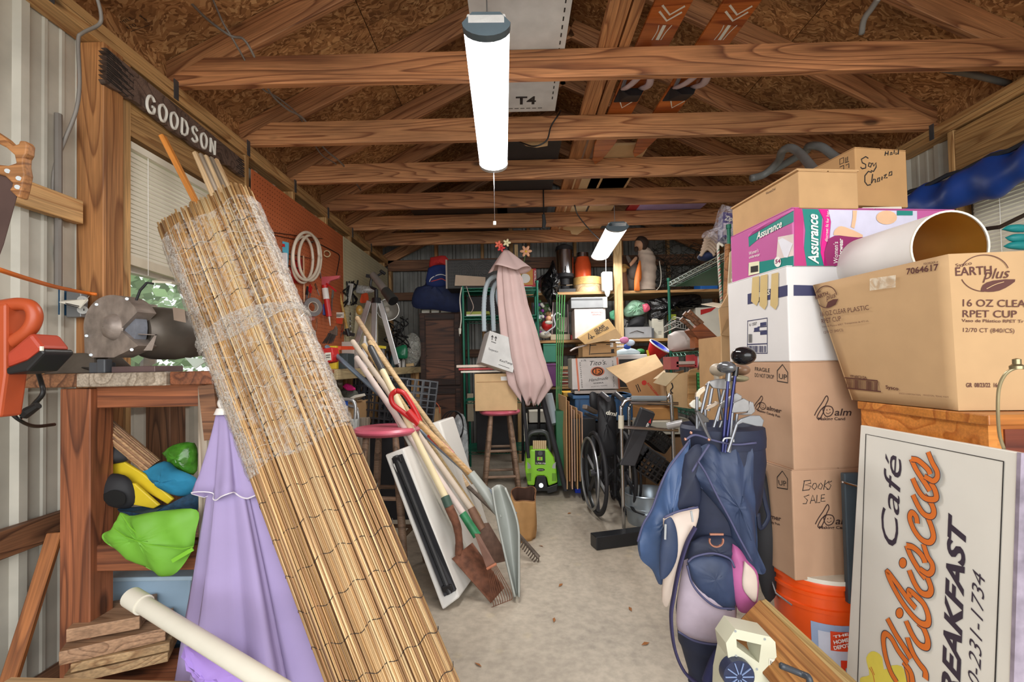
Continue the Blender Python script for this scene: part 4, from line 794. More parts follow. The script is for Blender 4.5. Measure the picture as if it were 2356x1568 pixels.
for i, (x0, y0, x1, y1, c, n_) in enumerate((((886), 812, 894, 842, (30, 30, 34), 'black bottle with red band on the long bench'), (896, 815, 908, 842, (26, 66, 72), 'dark teal can on the long bench'), (915, 826, 922, 846, (226, 222, 214), 'small white bottle near the end of the bench'), (924, 822, 932, 846, (210, 208, 200), 'white tub with black lid near the end of the bench'), (934, 824, 943, 842, (222, 206, 160), 'cream pot by the bench end'), (833, 772, 846, 800, (222, 222, 222), 'white cup beneath the tripod legs'), (868, 800, 876, 830, (40, 60, 60), 'slim dark bottle beside the tripod foot'))):
    junk('bottle', n_, 'bottle', x0, y0, x1, y1, mt(c, .35), -1.18, .05, True, 'bottles on the long bench')
solo(B().bar(at(935, 840, 4.95), at(952, 838, 4.95), .03, .03), 'cork_block', mt((206, 176, 128), .8), 'tan cork block at the far end of the long bench', 'block')
solo(B().pillow([(908, 800), (934, 793), (938, 820), (930, 825), (906, 822)], 4.9, .03, .02, wr=.003), 'green_pouch', mt((34, 122, 84), .3), 'green plastic pouch by the foot of the tripod', 'pouch', smooth=True)
solo(B().pillow([(930, 775), (950, 765), (966, 780), (968, 820), (950, 846), (935, 842), (928, 800)], 5.1, .08, .05, wr=.01), 'clear_bag', film((190, 190, 180), .55, .8, 20), 'clear plastic bag bulging beside the dark wardrobe', 'bag', smooth=True)
solo(B().prism([at(x, y, 4.5) for x, y in ((820, 700), (868, 730), (868, 800), (812, 800))], (0, .02, 0)), 'cloth_backdrop', mt((196, 186, 156), .8), 'beige canvas hanging behind the tripod', 'cloth')
b = B(); rr = random.Random(9)
for k in range(8): b.tube(catmull([at(895+k*4+rr.uniform(-20, 30), 735+j*16+rr.uniform(-8, 8), 5.+rr.uniform(-.1, .1)) for j in range(5)], 5), .008, 6)
solo(b, 'cable_bundle', BLACK, 'black cables snarled between the reflector lamp and the wardrobe', 'cable', smooth=2)
# tripod + telescope
tY = 4.35; hub = at(866, 690, tY); t = T('tripod', 'silver tripod standing on the long bench', 'tripod', V((hub.x, hub.y, bz)))
for (x, y, Y, fx, fy, FY) in ((862, 690, tY-.02, 860, 800, tY-.12), (850, 692, tY, 822, 785, tY+.05), (874, 692, tY, 912, 830, tY-.02)):
    a = at(x, y, Y); e_ = at(fx, fy, FY); dd = e_-a; k = (bz+.012-a.z)/dd.z; c = a+dd*k
    g = B().bar(a, a.lerp(c, .97), .05, .022, V((0, 1, 0))).o('leg', ALU, t, bev=.004); B().ball(c, .012).o('foot', BLACK, g)
B().cyl(hub+V((0, 0, -.03)), hub+V((0, 0, .02)), .05, .04, 14).cyl(hub, hub+V((0, 0, .1)), .018).tube(catmull([hub+V(q) for q in ((0, 0, .1), (-.05, 0, .13), (-.045, 0, .2), (-.03, 0, .24))]), .012, 8).o('head', BLACK, t, smooth=True)
t = T('telescope', 'grey tube telescope tilted on the tripod head', 'telescope', hub+V((0, 0, .12))); a, c = at(858, 632, tY), at(905, 692, tY-.2); mm_ = a.lerp(c, .62)
B().cyl(a, mm_, .032, .036, 18).o('tube', mt((140, 134, 128), .35, .2), t, smooth=True); B().cyl(mm_, c, .043, .05, 20).o('dew_shield', mt((60, 62, 60), .4), t, smooth=True); B().cyl(c+(c-a).normalized()*.001, c-(c-a).normalized()*.01, .046, n=20).o('lens', BLACK, t); B().cyl(at(862, 638, tY), at(882, 626, tY), .01).cyl(at(875, 622, tY-.03), at(886, 630, tY), .014).bar(at(843, 634, tY), at(855, 636, tY), .03, .03).o('finder', BLACK, t)
t = T('reflector_lamp', 'clamp lamp with round metal reflector by the tripod', 'lamp', at(895, 745, 4.7)); q = at(893, 712, 4.75); B().lathe([(.02, .1), (.04, .09), (.09, .04), (.112, 0), (.108, 0), (.085, .036), (.02, .085)], q, V((-.35, 1, .1)), 28).o('reflector', mt((176, 172, 164), .25, .5), t, smooth=True); B().ball(q+V((-.02, .01, 0)), .035).o('bulb', mt((214, 208, 196), .3), t, smooth=True)
# below the long bench
solo(B().pillow([(748, 905), (752, 893), (765, 889), (780, 896), (785, 915), (782, 925), (755, 925)], 3.1, .06, .06), 'baseball_hat', mt((188, 220, 60), .6), 'lime green cap on the things below the long bench', 'cap', smooth=True)
solo(B().pillow([(788, 888), (798, 881), (812, 888), (818, 896), (800, 898)], 3.2, .03, .03, wr=.004), 'pink_cloth', mt((224, 30, 130), .7), 'bright pink cloth on the pile under the long bench', 'cloth', smooth=True)
solo(B().pillow([(770, 900), (800, 893), (822, 900), (822, 920), (790, 925)], 3.25, .05, .05, wr=.006), 'grey_rag', mt((90, 92, 84), .8), 'dark grey rag under the pink cloth', 'cloth', smooth=True)
solo(B().obox(at(812, 918, 3.1), V((.05, 0, .025)), V((0, .1, 0)), V((-.004, 0, .008))), 'white_board', OFFW, 'white board end sticking out beside the lime cap', 'board')
fbox('pile_carton', 'brown carton under the lime cap and rags', 'carton', 752, 925, 822, 1010, 3.12, .3, CARD2, zb=.555)
# folded camping chair
t = T('camping_chair', 'blue and white striped folding chair with metal frame', 'chair', at(800, 1120, 2.85)); Yf = 2.8
B().tube(catmull([at(x, y, Yf) for x, y in ((760, 918), (800, 918), (815, 925), (818, 950), (812, 1000), (806, 1090))], 5), .011, 8).tube(catmull([at(x, y, Yf+.06) for x, y in ((762, 930), (810, 934), (822, 945), (824, 980), (818, 1060))], 5), .011, 8).o('frame', ALU, t, smooth=2)
for k in range(7):
    y0 = 916+k*17; B().prism([at(x, y, Yf+.02) for x, y in ((756, y0), (800, y0), (800, y0+16), (756, y0+16))], (0, .006, 0)).o('fabric_strip', mt((34, 84, 176), .7) if k % 2 == 0 else mt((196, 186, 190), .7), t)
B().prism([at(x, y, Yf-.01) for x, y in ((806, 964), (822, 964), (820, 988), (804, 988))], (0, .03, 0)).o('hinge', mt((196, 200, 196), .4), t, bev=.003)
# black milk crate
def crate(name, label, c, sx, sy, sz, M_, mat, nx=6, nz=5, grp=None):
    t = T(name, label, 'crate', c, grp); c = V(c); X, Y, Z = M_ @ V((1, 0, 0)), M_ @ V((0, 1, 0)), M_ @ V((0, 0, 1))
    b = B()
    for s_ in (-1, 1):
        for (A, Bv, h, n) in ((X, Y*sy/2, sx, nx), (Y, X*sx/2, sy, nx)):
            for k in range(n+1): p = c+Bv*s_+A*(k/n-.5)*h; b.bar(p-Z*sz/2, p+Z*sz/2, .012, .008, Y)
            for k in range(nz+1): p = c+Bv*s_+Z*(k/nz-.5)*sz; b.bar(p-A*h/2, p+A*h/2, .012, .01, Z)
    o1 = b.o('lattice', mat, t, kind='stuff'); b = B()
    for k in range(nx+1): p = c-Z*sz/2+X*(k/nx-.5)*sx; b.bar(p-Y*sy/2, p+Y*sy/2, .01, .006); p = c-Z*sz/2+Y*(k/nx-.5)*sy; b.bar(p-X*sx/2, p+X*sx/2, .01, .006)
    b.o('bottom_grid', mat, t, kind='stuff'); return t
ME = lambda a, b_, c: (MX.Rotation(R(c), 3, 'Z') @ MX.Rotation(R(b_), 3, 'Y') @ MX.Rotation(R(a), 3, 'X'))
CRB = mt((52, 54, 60), .35, 0, .1)
crate('milk_crate', 'black milk crate lying on its side below the long bench', at(925, 918, 3.5)+V((0, .15, 0)), .4, .3, .3, ME(0, 8, 20), CRB, 7, 6)
crate('milk_crate', 'black milk crate partly hidden by the shovel handles', at(865, 925, 3.3)+V((0, .15, 0)), .3, .3, .33, ME(0, 5, -12), CRB, 7, 6)
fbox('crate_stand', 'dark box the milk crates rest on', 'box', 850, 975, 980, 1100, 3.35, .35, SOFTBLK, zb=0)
tag(beam('wood_post', at(838, 960, 3.1), at(838, 1212, 3.1), .06, .06, W_GREY), 'grey wood post end standing behind the front stool', 'post')
# ---------------------------------------------------------------- stools
PINK = mt((196, 92, 112), .35, 0, .12, 8); SW = wood((150, 122, 100), (108, 84, 66), 6, knot=False)
def stool(label, cx, seat_y, Y, H_, rs, ang, grp='bar stools'):
    c = at(cx, seat_y, Y); t = T('bar_stool', label, 'stool', (c.x, Y, 0), grp); Z = V((0, 0, 1))
    B().lathe([(.001, H_-.035), (rs*.9, H_-.035), (rs, H_-.02), (rs, H_-.012), (rs*.93, H_), (.001, H_+.002)], (c.x, Y, 0), Z, 32).o('seat', PINK, t, smooth=True)
    L_ = []
    for k in range(4):
        a = R(ang)+k*pi/2; p = V((c.x+cos(a)*rs*.62, Y+sin(a)*rs*.62, H_-.03)); q = V((c.x+cos(a)*rs*1.22, Y+sin(a)*rs*1.22, 0)); L_.append((p, q))
        B().tube([q, q.lerp(p, .3), q.lerp(p, .8), p], [.015, .02, .021, .016], 10).o('leg', SW, t, smooth=True)
    for k in range(4):
        for h in ((.32, .62) if k % 2 else (.27, .57)): a, b_ = L_[k], L_[(k+1) % 4]; B().cyl(a[1].lerp(a[0], h), b_[1].lerp(b_[0], h), .011, n=8).o('rung', SW, t, smooth=True)
    return t, c
H2 = zat(1150, 942, 3.92)+.0; stool('worn wooden bar stool with pink seat carrying the tan cardboard box', 1150, 942, 3.92, H2, .172, 50)
H1 = zat(885, 986, 2.5); stool('worn wooden bar stool with pink seat behind the bamboo roll', 890, 986, 2.5, H1+.01, .178, 38)
# ================================================================= back left
WD = T('dark_wardrobe', 'dark stained wooden wardrobe with panelled door at the back wall', 'wardrobe', at(1012, 1050, 5.3)); Yw = 5.2
xa, xb = at(966, 900, Yw).x, at(1062, 900, Yw).x; zt_ = zat(1010, 718, Yw)
B().box(xa, Yw+.03, 0, xb, Yw+.5, zt_).o('carcass', W_DARK, WD); z = zat(1000, 890, Yw)
for zz0, zz1 in ((.06, z-.02), (z+.02, zt_-.02)):
    d_ = T('x', '', '', (0, 0, 0)); bpy.data.objects.remove(d_)
    o = B().box(xa+.01, Yw+.005, zz0, xb-.01, Yw+.03, zz1).o('door', W_DARK, WD)
    B().box(xa+.075, Yw-.002, zz0+.07, xb-.075, Yw+.006, zz1-.07).o('door_panel', wood((116, 74, 52), (58, 34, 26), 9, stain=.3), o, bev=.004)
    for q in ((xa+.01, zz0, xa+.065, zz1), (xb-.065, zz0, xb-.01, zz1), (xa+.065, zz1-.06, xb-.065, zz1), (xa+.065, zz0, xb-.065, zz0+.06)): B().box(q[0], Yw-.01, q[1], q[2], Yw+.006, q[3]).o('door_rail', W_DARK, o, bev=.003)
for k in range(3): fbox('paper_stack', ['white folded papers on top of the dark wardrobe', 'second white paper stack on the wardrobe, by the clothes', 'narrow white papers at the wardrobe corner'][k], 'papers', 970+k*22, 712-k, 988+k*22, 718, Yw+.05, .2, OFFW, zb=zt_)
t = T('navy_coat', 'navy blue coats hanging over the dark wardrobe', 'coat', at(990, 715, 5.1)); B().pillow([(985, 618), (1005, 610), (1030, 618), (1032, 650), (1058, 660), (1062, 715), (1000, 712), (950, 705), (955, 665), (978, 655)], 5.12, .12, .08, wr=.01, k=4).o('fabric', NAVY, t, smooth=True)
B().pillow([(985, 616), (1005, 609), (1030, 614), (1030, 655), (982, 655)], 5.0, .05, .05, wr=.006).o('hood', mt((30, 50, 110), .8), t, smooth=True); ink(t, frp(4.955), [[(992, 647), (1004, 644), (1016, 641), (1026, 646)]], 2, RED, name='emblem'); ink(t, frp(4.952), [[(988, 648), (992, 640), (1004, 633), (1016, 631), (1026, 634)]], 1.8, WHITE, name='emblem')
solo(B().pillow([(990, 592), (1025, 588), (1032, 612), (1010, 610), (988, 616)], 5.1, .06, .06, wr=.006), 'red_jacket', mt((196, 46, 44), .8), 'red jacket bunched above the navy coats', 'jacket', smooth=True)
# green wire rack at the back
RG = mt((24, 104, 82), .35, .3, .15)
def rackpost(par, x, y, z0, z1, r=.0125):
    o = B().cyl((x, y, z0), (x, y, z1), r, n=10).o('post', RG, par, smooth=True); B().cyl((x, y, z1-.01), (x, y, z1+.015), r*1.3, n=10).o('cap', RG, o, smooth=True)
def rackshelf(par, x0, y0, x1, y1, z, mat=None, truss=True, along='x'):
    mat = mat or RG; b = B()
    for (a, c) in (((x0, y0), (x1, y0)), ((x0, y1), (x1, y1)), ((x0, y0), (x0, y1)), ((x1, y0), (x1, y1))):
        for dz in (0, -.03): b.tube([(*a, z+dz), (*c, z+dz)], .0042, 5)
        L_ = (V(c)-V(a)).length if False else sqrt((c[0]-a[0])**2+(c[1]-a[1])**2); n = max(2, int(L_/.045))
        P = [(a[0]+(c[0]-a[0])*k/n, a[1]+(c[1]-a[1])*k/n, z-(.03 if k % 2 else 0)) for k in range(n+1)]; b.tube(P, .003, 4)
    n = int(abs(y1-y0)/.03) if along == 'x' else int(abs(x1-x0)/.03)
    for k in range(1, n):
        if along == 'x': b.tube([(x0, y0+(y1-y0)*k/n, z), (x1, y0+(y1-y0)*k/n, z)], .0022, 4)
        else: b.tube([(x0+(x1-x0)*k/n, y0, z), (x0+(x1-x0)*k/n, y1, z)], .0022, 4)
    return b.o('wire_shelf', mat, par)
Yr = 4.6; px0 = at(1067, 800, Yr).x; zr = zat(1067, 652, Yr); t = T('wire_rack_unit', 'green wire shelving unit beside the dark wardrobe', 'shelving', (px0+.37, Yr+.2, 0))
for x, y in ((px0, Yr), (px0+.74, Yr), (px0, Yr+.45), (px0+.74, Yr+.45)): rackpost(t, x, y, 0, zr)
ZR = [zr-.05, zat(1100, 727, Yr), .75, .25]
for z in ZR: rackshelf(t, px0, Yr, px0+.74, Yr+.45, z)
# appliances on it
t = T('window_air_conditioner', 'black mesh cased window unit lying across the top of the green rack', 'air conditioner', at(1090, 660, Yr+.1)); Ya = Yr+.02
x0, x1 = at(1028, 630, Ya).x, at(1150, 630, Ya).x; z0, z1 = ZR[0]+.005, zat(1090, 597, Ya)
B().box(x0, Ya, z0, x1, Ya+.3, z1).o('case', mt((44, 44, 44), .6, 0, .3, 60), t, bev=.004)
for cx in (.33, .72):
    c = V((x0+(x1-x0)*cx, Ya-.002, (z0+z1)/2+.02)); b = B()
    for r_ in (.03, .05, .07, .09, .105): b.tube([c+V((cos(a)*r_, 0, sin(a)*r_)) for a in [j*pi/12 for j in range(24)]], .002, 4, closed=True)
    b.o('fan_grille', mt((70, 70, 70), .5), t)
b = B()
for k in range(30): x = x0+.02+(x1-x0-.04)*k/29; b.bar((x, Ya-.001, z0+.02), (x, Ya-.001, z1-.02), .002, .002)
for k in range(9): z = z0+.02+(z1-z0-.04)*k/8; b.bar((x0+.02, Ya-.001, z), (x1-.02, Ya-.001, z), .002, .002)
b.o('mesh', mt((86, 84, 82), .5), t, kind='stuff'); B().box(x0-.01, Ya-.01, z0, x0+.006, Ya+.01, z1+.005).o('side_frame', mt((160, 150, 140), .5), t)
solo(B().hexa([at(1046, 657, Ya-.04), at(1117, 657, Ya-.04), at(1117, 657, Ya-.01), at(1046, 657, Ya-.01), at(1048, 632, Ya-.04), at(1117, 637, Ya-.04), at(1117, 637, Ya-.01), at(1048, 632, Ya-.01)]), 'pale_board', mt((190, 170, 150), .8), 'pale narrow board leaning on the black mesh unit', 'board')
fbox('black_case', 'dark box inside the green rack below its top shelf', 'box', 1075, 680, 1180, 722, Yr+.15, .25, SOFTBLK, zb=ZR[1]+.005)
t = T('flat_lamp', 'flat white and lime lamp tray lying on the green rack', 'tray', at(1095, 722, Yr)); B().box(at(1068, 722, Yr).x+.02, Yr+.01, ZR[1]+.005, at(1112, 722, Yr).x, Yr+.14, ZR[1]+.02).o('tray', WHITE, t); B().box(at(1068, 722, Yr).x+.02, Yr+.02, ZR[1]+.021, at(1125, 722, Yr).x, Yr+.18, ZR[1]+.05).o('rim', mt((150, 160, 50), .5), t)
wire('cable', 'white power cord with plug hanging down the green rack post', 'cord', [(1062, 660, Yr-.03), (1058, 690, Yr-.03), (1061, 730, Yr-.03), (1058, 760, Yr-.03)], .006, OFFW); solo(B().cyl(at(1058, 755, Yr-.03), at(1058, 768, Yr-.03), .014, .01, 8).bar(at(1057, 768, Yr-.03), at(1057, 773, Yr-.03), .002, .006), 'cord_plug', OFFW, 'white plug at the end of the hanging cord', 'plug')
wire('cable', 'thin tan cord dangling from the green rack top to the tray', 'cord', [(1073, 658, Yr-.03), (1080, 680, Yr-.03), (1089, 705, Yr-.03), (1082, 722, Yr-.02)], .004, mt((190, 170, 160), .6))
# corrugated hose
HG = mt((172, 186, 194), .5, 0, .04); t = T('corrugated_hose', 'pale blue corrugated hose looped three times beside the pink umbrella', 'hose', at(1130, 762, 4.0))
for k, pts in enumerate((((1114, 762), (1113, 710), (1117, 665), (1128, 642), (1148, 634), (1168, 645)), ((1136, 762), (1134, 720), (1132, 680), (1138, 656), (1152, 645), (1170, 650)), ((1175, 750), (1158, 722), (1146, 690), (1146, 664), (1156, 652), (1175, 652)))):
    P = catmull([at(x, y, 3.95+.05*k) for x, y in pts], 14); B().tube(P, [.021 if i % 2 else .0185 for i in range(len(P))], 12).o('loop', HG, t, smooth=2)
fbox('hose_carton', 'carton standing between hose and stool behind the stool box', 'carton', 1095, 850, 1180, 945, 4.35, .25, SOFTBLK, zb=.3)
# pink umbrella
uY = 3.72; t = T('patio_umbrella', 'closed dusty pink patio umbrella with bare pole, standing in front of the shelves', 'umbrella', (at(1215, 1100, uY).x, uY, 0))
p0, p1 = at(1172, 588, uY), at(1222, 925, uY)
def pk(u, v):
    c = [(1160, 590), (1172, 640), (1180, 700), (1193, 760), (1205, 820), (1222, 880), (1222, 925)]; r = [10, 26, 30, 36, 40, 44, 14]; f = v*6; i = min(5, int(f)); q = f-i
    cx = c[i][0]+(c[i+1][0]-c[i][0])*q; cy = c[i][1]+(c[i+1][1]-c[i][1])*q; rr_ = (r[i]+(r[i+1]-r[i])*q)*mpp(uY); a = 2*pi*u
    w_ = 1+.16*sin(a*6+v*2)+.06*sin(a*11+v*5); o = at(cx, cy, uY); return o+V((cos(a)*rr_*w_, sin(a)*rr_*w_*.6, -.03*cos(a*6+1)*(v if v > .7 else 0)))
B().sheet(pk, 72, 30, .0015).o('canopy', PINKC, t, smooth=2)
def pf(u, v): a = 2*pi*u; r_ = (.02+.14*v)*(1+.22*sin(a*3+.6)); o = at(1163+6*v, 575+45*v, uY); return o+V((cos(a)*r_, sin(a)*r_*.7, .02*sin(a*3+2)*v))
B().sheet(pf, 60, 8, .0015).o('top_flounce', PINKC, t, smooth=2); B().ball(at(1160, 572, uY), (.025, .025, .02)).cyl((at(1215, 1000, uY).x, uY, .35), p0, .014).o('pole', SOFTBLK, t)
fl = T('artificial_flower', 'peach coloured artificial blossom beside the pink umbrella top', 'flower', at(1210, 582, 4.2))
for k in range(6): a = k*pi/3; c = at(1210, 578, 4.2)+V((cos(a)*.03, -.01, sin(a)*.03)); B().ball(c, (.026, .008, .014), 5, 8, M=MX.Rotation(-a, 3, 'Y')).o('petal', mt((232, 176, 140), .6), fl, smooth=True)
B().ball(at(1210, 578, 4.18), .01).o('centre', mt((240, 200, 60), .6), fl, smooth=True); B().cyl(at(1210, 578, 4.22), at(1195, 660, 4.3), .003).o('stem', LEAFG, fl)
for i, (x, y, c) in enumerate(((1147, 562, (222, 110, 84)), (1166, 558, (224, 214, 170)), (1153, 570, (200, 60, 60)))):
    f2 = T('artificial_flower', ['orange artificial flower on the pink umbrella top', 'cream artificial flower on the pink umbrella top', 'small red artificial flower under the orange one'][i], 'flower', at(x, y, uY-.04), 'flowers at the umbrella top')
    for k in range(5): a = k*2*pi/5; B().ball(at(x, y, uY-.03)+V((cos(a)*.018, 0, sin(a)*.018)), (.016, .008, .01), 4, 8, M=MX.Rotation(-a, 3, 'Y')).o('petal', mt(c, .6), f2, smooth=True)
# boxes at the stool
fbox('tan_box', 'small tan cardboard box on the pink seated bar stool', 'carton', 1092, 858, 1190, 934, 3.8, .22, CARD, zb=H2+.003, tape=None)
o = bpy.data.objects['tan_box']; f_ = frp(3.8); ppoly(o, f_, ((1152, 866), (1174, 865), (1175, 874), (1153, 875)), WHITE, 'shipping_label', e=.002); bars(o, f_, 1155, 867, 1171, 873, 7, INK); ink(o, f_, [[(1096, 879), (1188, 877)]], 1.2, KRAFT, name='fold_line', smooth=False)
# tilted white product box
t = T('white_shipping_box', 'tilted white box with arrows and black lettering above the tan box', 'carton', at(1145, 850, 3.75)); Yx = 3.72
q = [at(*p) for p in ((1107, 833, 3.72), (1180, 857, 3.66), (1196, 784, 3.66), (1127, 760, 3.72))]; n_ = (q[1]-q[0]).cross(q[3]-q[0]).normalized(); n_ = n_ if n_.y < 0 else -n_; bk = -n_*.2+V((-.1, 0, .0))
B().hexa([q[0], q[1], q[1]+bk, q[0]+bk, q[3], q[2], q[2]+bk, q[3]+bk]).o('body', mt((206, 206, 204), .6), t, bev=.003)
f_ = Fr(q[0], n_)
for x, y in ((1132, 772), (1178, 789)):
    for dx in (0, 8): ink(t, f_, [[(x+dx, y+10+dx*.3), (x+dx+1, y+dx*.3)], [(x+dx-2, y+3+dx*.3), (x+dx+1, y-1+dx*.3), (x+dx+3, y+4+dx*.3)]], 1.6, INK, 'arrow', smooth=False)
    ink(t, f_, [[(x-2, y+13), (x+9, y+17)]], 1.4, INK, 'arrow', smooth=False)
ptext(t, 'Temperature Sensitive Product', f_, (1123, 804), (1181, 822), 5, INK, bold=.01); ptext(t, 'KoolTemp', f_, (1149, 830), (1178, 839), 5, INK, bold=.02)
ppoly(t, f_, ((1157, 772), (1171, 777), (1166, 797), (1154, 794)), mt((196, 196, 182), .3), 'tape'); ink(t, f_, [[(1147, 838), (1172, 847)]], 1, INK)
for i, (x0, x1, y, c) in enumerate(((1050, 1120, 838, (214, 196, 180)), (1055, 1150, 845, (190, 60, 60)), (1060, 1165, 851, (222, 214, 200)))):
    fbox('magazine', ['topmost magazine of the flat pile under the white box', 'red magazine in the middle of the flat pile', 'lowest magazine of the pile on the tan box'][i], 'magazine', x0, y, x1, y+5, 3.85, .2, mt(c, .5), group='magazines under the white box', zb=zat(1100, 858, 3.85)+.005+(2-i)*.022, bev=.002)
# ================================================================= back shelves
ZA, ZB_, ZC_ = zat(1330, 671, 5.2), zat(1330, 781, 5.2), zat(1300, 888, 5.2)
sp_ = at(1423, 700, 5.15); YS = 5.2
t = T('shelving', 'tall wooden shelving with plywood shelves across the back wall', 'shelving', (at(1400, 700, 5.4).x, 5.5, 0))
PLY = wood((206, 176, 132), (180, 146, 100), 6, knot=False)
for z, x0, x1 in ((ZA, 1185, 1420), (ZB_, 1185, 1425), (ZC_, 1185, 1425), (ZA-.0, 1424, 1760), (zat(1500, 778, YS), 1424, 1760), (ZC_, 1424, 1760)):
    a, c = at(x0, 700, YS).x, at(x1, 700, YS).x; B().box(a, YS, z-.022, c, 5.86, z).o('shelf', PLY, t)
    B().box(a, YS-.012, z-.03, c, YS, z-.001).o('shelf_edge', W_PINE, t)
for x, y in ((sp_.x, YS-.06), (at(1190, 700, YS).x, YS+.02), (at(1758, 700, YS).x, YS+.02), (at(1190, 700, YS).x, 5.84), (at(1758, 700, YS).x, 5.84)): lumber(t, (x, y, 0), (x, y, 2.45), .09 if x == sp_.x else .04, .05, wood((226, 192, 140), (196, 158, 104), 8), 'upright', V((0, 1, 0)))
def sf(name, label, cat, x0, y0, x1, y1, mat, z=None, Y=5.24, dep=.2, **k): return fbox(name, label, cat, x0, y0, x1, y1, Y, dep, mat, zb=(z if z is not None else zat((x0+x1)/2, y1, Y))+.002, **k)
# top shelf, left
o = sf('light_bulb_box', 'red and orange box with white round picture on the top shelf', 'box', 1188, 617, 1234, 670, mt((186, 44, 48), .5), ZA)
f_ = frp(5.24); ppoly(o, f_, ((1190, 619), (1226, 618), (1226, 655), (1190, 655)), mt((206, 146, 60), .5)); ppoly(o, f_, circ(1208, 640, 12, 11, 16)[:-1], WHITE, e=.003); ptext(o, 'PORTRAIT', f_, (1229, 622), (1229, 652), 4, WHITE, bold=.02)
ink(o, f_, [[(1205, 659), (1224, 659)], [(1205, 662), (1224, 662)]], 1.2, WHITE, smooth=False)
t = T('trash_bag', 'crumpled black plastic bag drooping off the top shelf', 'bag', at(1268, 665, YS-.05)); B().pillow([(1245, 640), (1262, 620), (1272, 598), (1280, 620), (1290, 650), (1282, 672), (1296, 700), (1272, 690), (1270, 718), (1258, 690), (1244, 668)], YS-.05, .07, .06, wr=.016, k=5).o('film', BAGBLK, t, smooth=True)
t = T('trash_bag', 'dark grey bag heap behind the drooping black bag', 'bag', at(1245, 670, 5.4)); B().pillow([(1232, 645), (1255, 630), (1272, 650), (1270, 670), (1234, 670)], 5.4, .06, .06, wr=.012).o('film', mt((60, 58, 62), .3, 0, .1, 20, .5), t, smooth=True)
t = T('coffee_urn', 'stainless coffee urn with black base and tap on the top shelf', 'coffee urn', (at(1301, 660, 5.35).x, 5.4, ZA)); c = V((at(1301, 660, 5.35).x, 5.4, ZA)); r_ = mpp(5.35)*21; h = zat(1301, 575, 5.35)-ZA
B().lathe([(.001, 0), (r_, 0), (r_, .04), (r_*.5, .06), (r_*.5, .18), (r_, .2), (r_, .24)], c, n=24).o('base', SOFTBLK, t, smooth=True); B().cyl(c+V((0, 0, .24)), c+V((0, 0, h)), r_, n=28).o('tank', CHROME, t, smooth=True); B().lathe([(r_*1.02, h), (r_*.9, h+.05), (r_*.3, h+.08), (.001, h+.085)], c, n=24).o('lid', SOFTBLK, t, smooth=True)
B().cyl(c+V((0, -r_, .27)), c+V((0, -r_-.06, .27)), .014).cyl(c+V((0, -r_-.06, .3)), c+V((0, -r_-.06, .23)), .012).o('tap', CHROME, t, smooth=True); B().tube([c+V((-r_*.7, -r_*.8, .1)), c+V((0, -r_*1.3, .09)), c+V((r_*.7, -r_*.8, .1))], .008).o('drip_tray', CHROME, t)
t = T('drink_dispenser', 'clear orange drink dispenser with steel lid behind the round wooden box', 'dispenser', (at(1342, 660, 5.5).x, 5.5, ZA)); c = V((at(1342, 660, 5.5).x, 5.5, ZA)); r_ = mpp(5.5)*19; h = zat(1342, 592, 5.5)-ZA
B().lathe([(.001, 0), (r_, 0), (r_, h*.8), (r_*.75, h), (.001, h)], c, n=22).o('jar', mt((224, 92, 50), .25, 0, .15), t, smooth=True); B().cyl(c+V((0, 0, h)), c+V((0, 0, h+.05)), r_*.75, n=20).o('lid', CHROME, t, smooth=True); B().cyl(c+V((0, -r_, .16)), c+V((0, -r_-.05, .16)), .02).o('tap', CHROME, t)
t = T('bentwood_box', 'round pale bentwood box on the top shelf', 'box', (at(1355, 668, 5.25).x, 5.4, ZA)); c = V((at(1355, 668, 5.3).x, 5.4, ZA)); r_ = mpp(5.3)*32; B().cyl(c, c+V((0, 0, .12)), r_, n=30).o('box_body', W_POLE, t, smooth=True); B().cyl(c+V((0, 0, .1)), c+V((0, 0, .185)), r_*1.03, n=30).o('lid', wood((222, 180, 110), (196, 150, 84), 5, knot=False), t, smooth=True)
t = T('junction_box', 'white plastic box hanging by the shelf upright below the far lamp', 'box', at(1398, 668, 5.05)); B().box(at(1387, 668, 5.05).x, 5.06, zat(1398, 668, 5.05), at(1411, 668, 5.05).x, 5.14, zat(1398, 624, 5.05)).o('case', mt((206, 206, 200), .4), t, bev=.012); B().cyl(at(1394, 625, 5.05), at(1394, 585, 5.0), .003).o('pull_cord', WHITE, t); B().pillow([(1390, 668), (1404, 668), (1400, 682), (1394, 680)], 5.07, .01, .01).o('tape_tail', film((220, 220, 220), .3), t, smooth=True)
sf('dark_tray', 'flat dark tray at the front edge of the top shelf', 'tray', 1285, 663, 1325, 669, BLACK, ZA, 5.22, .12)
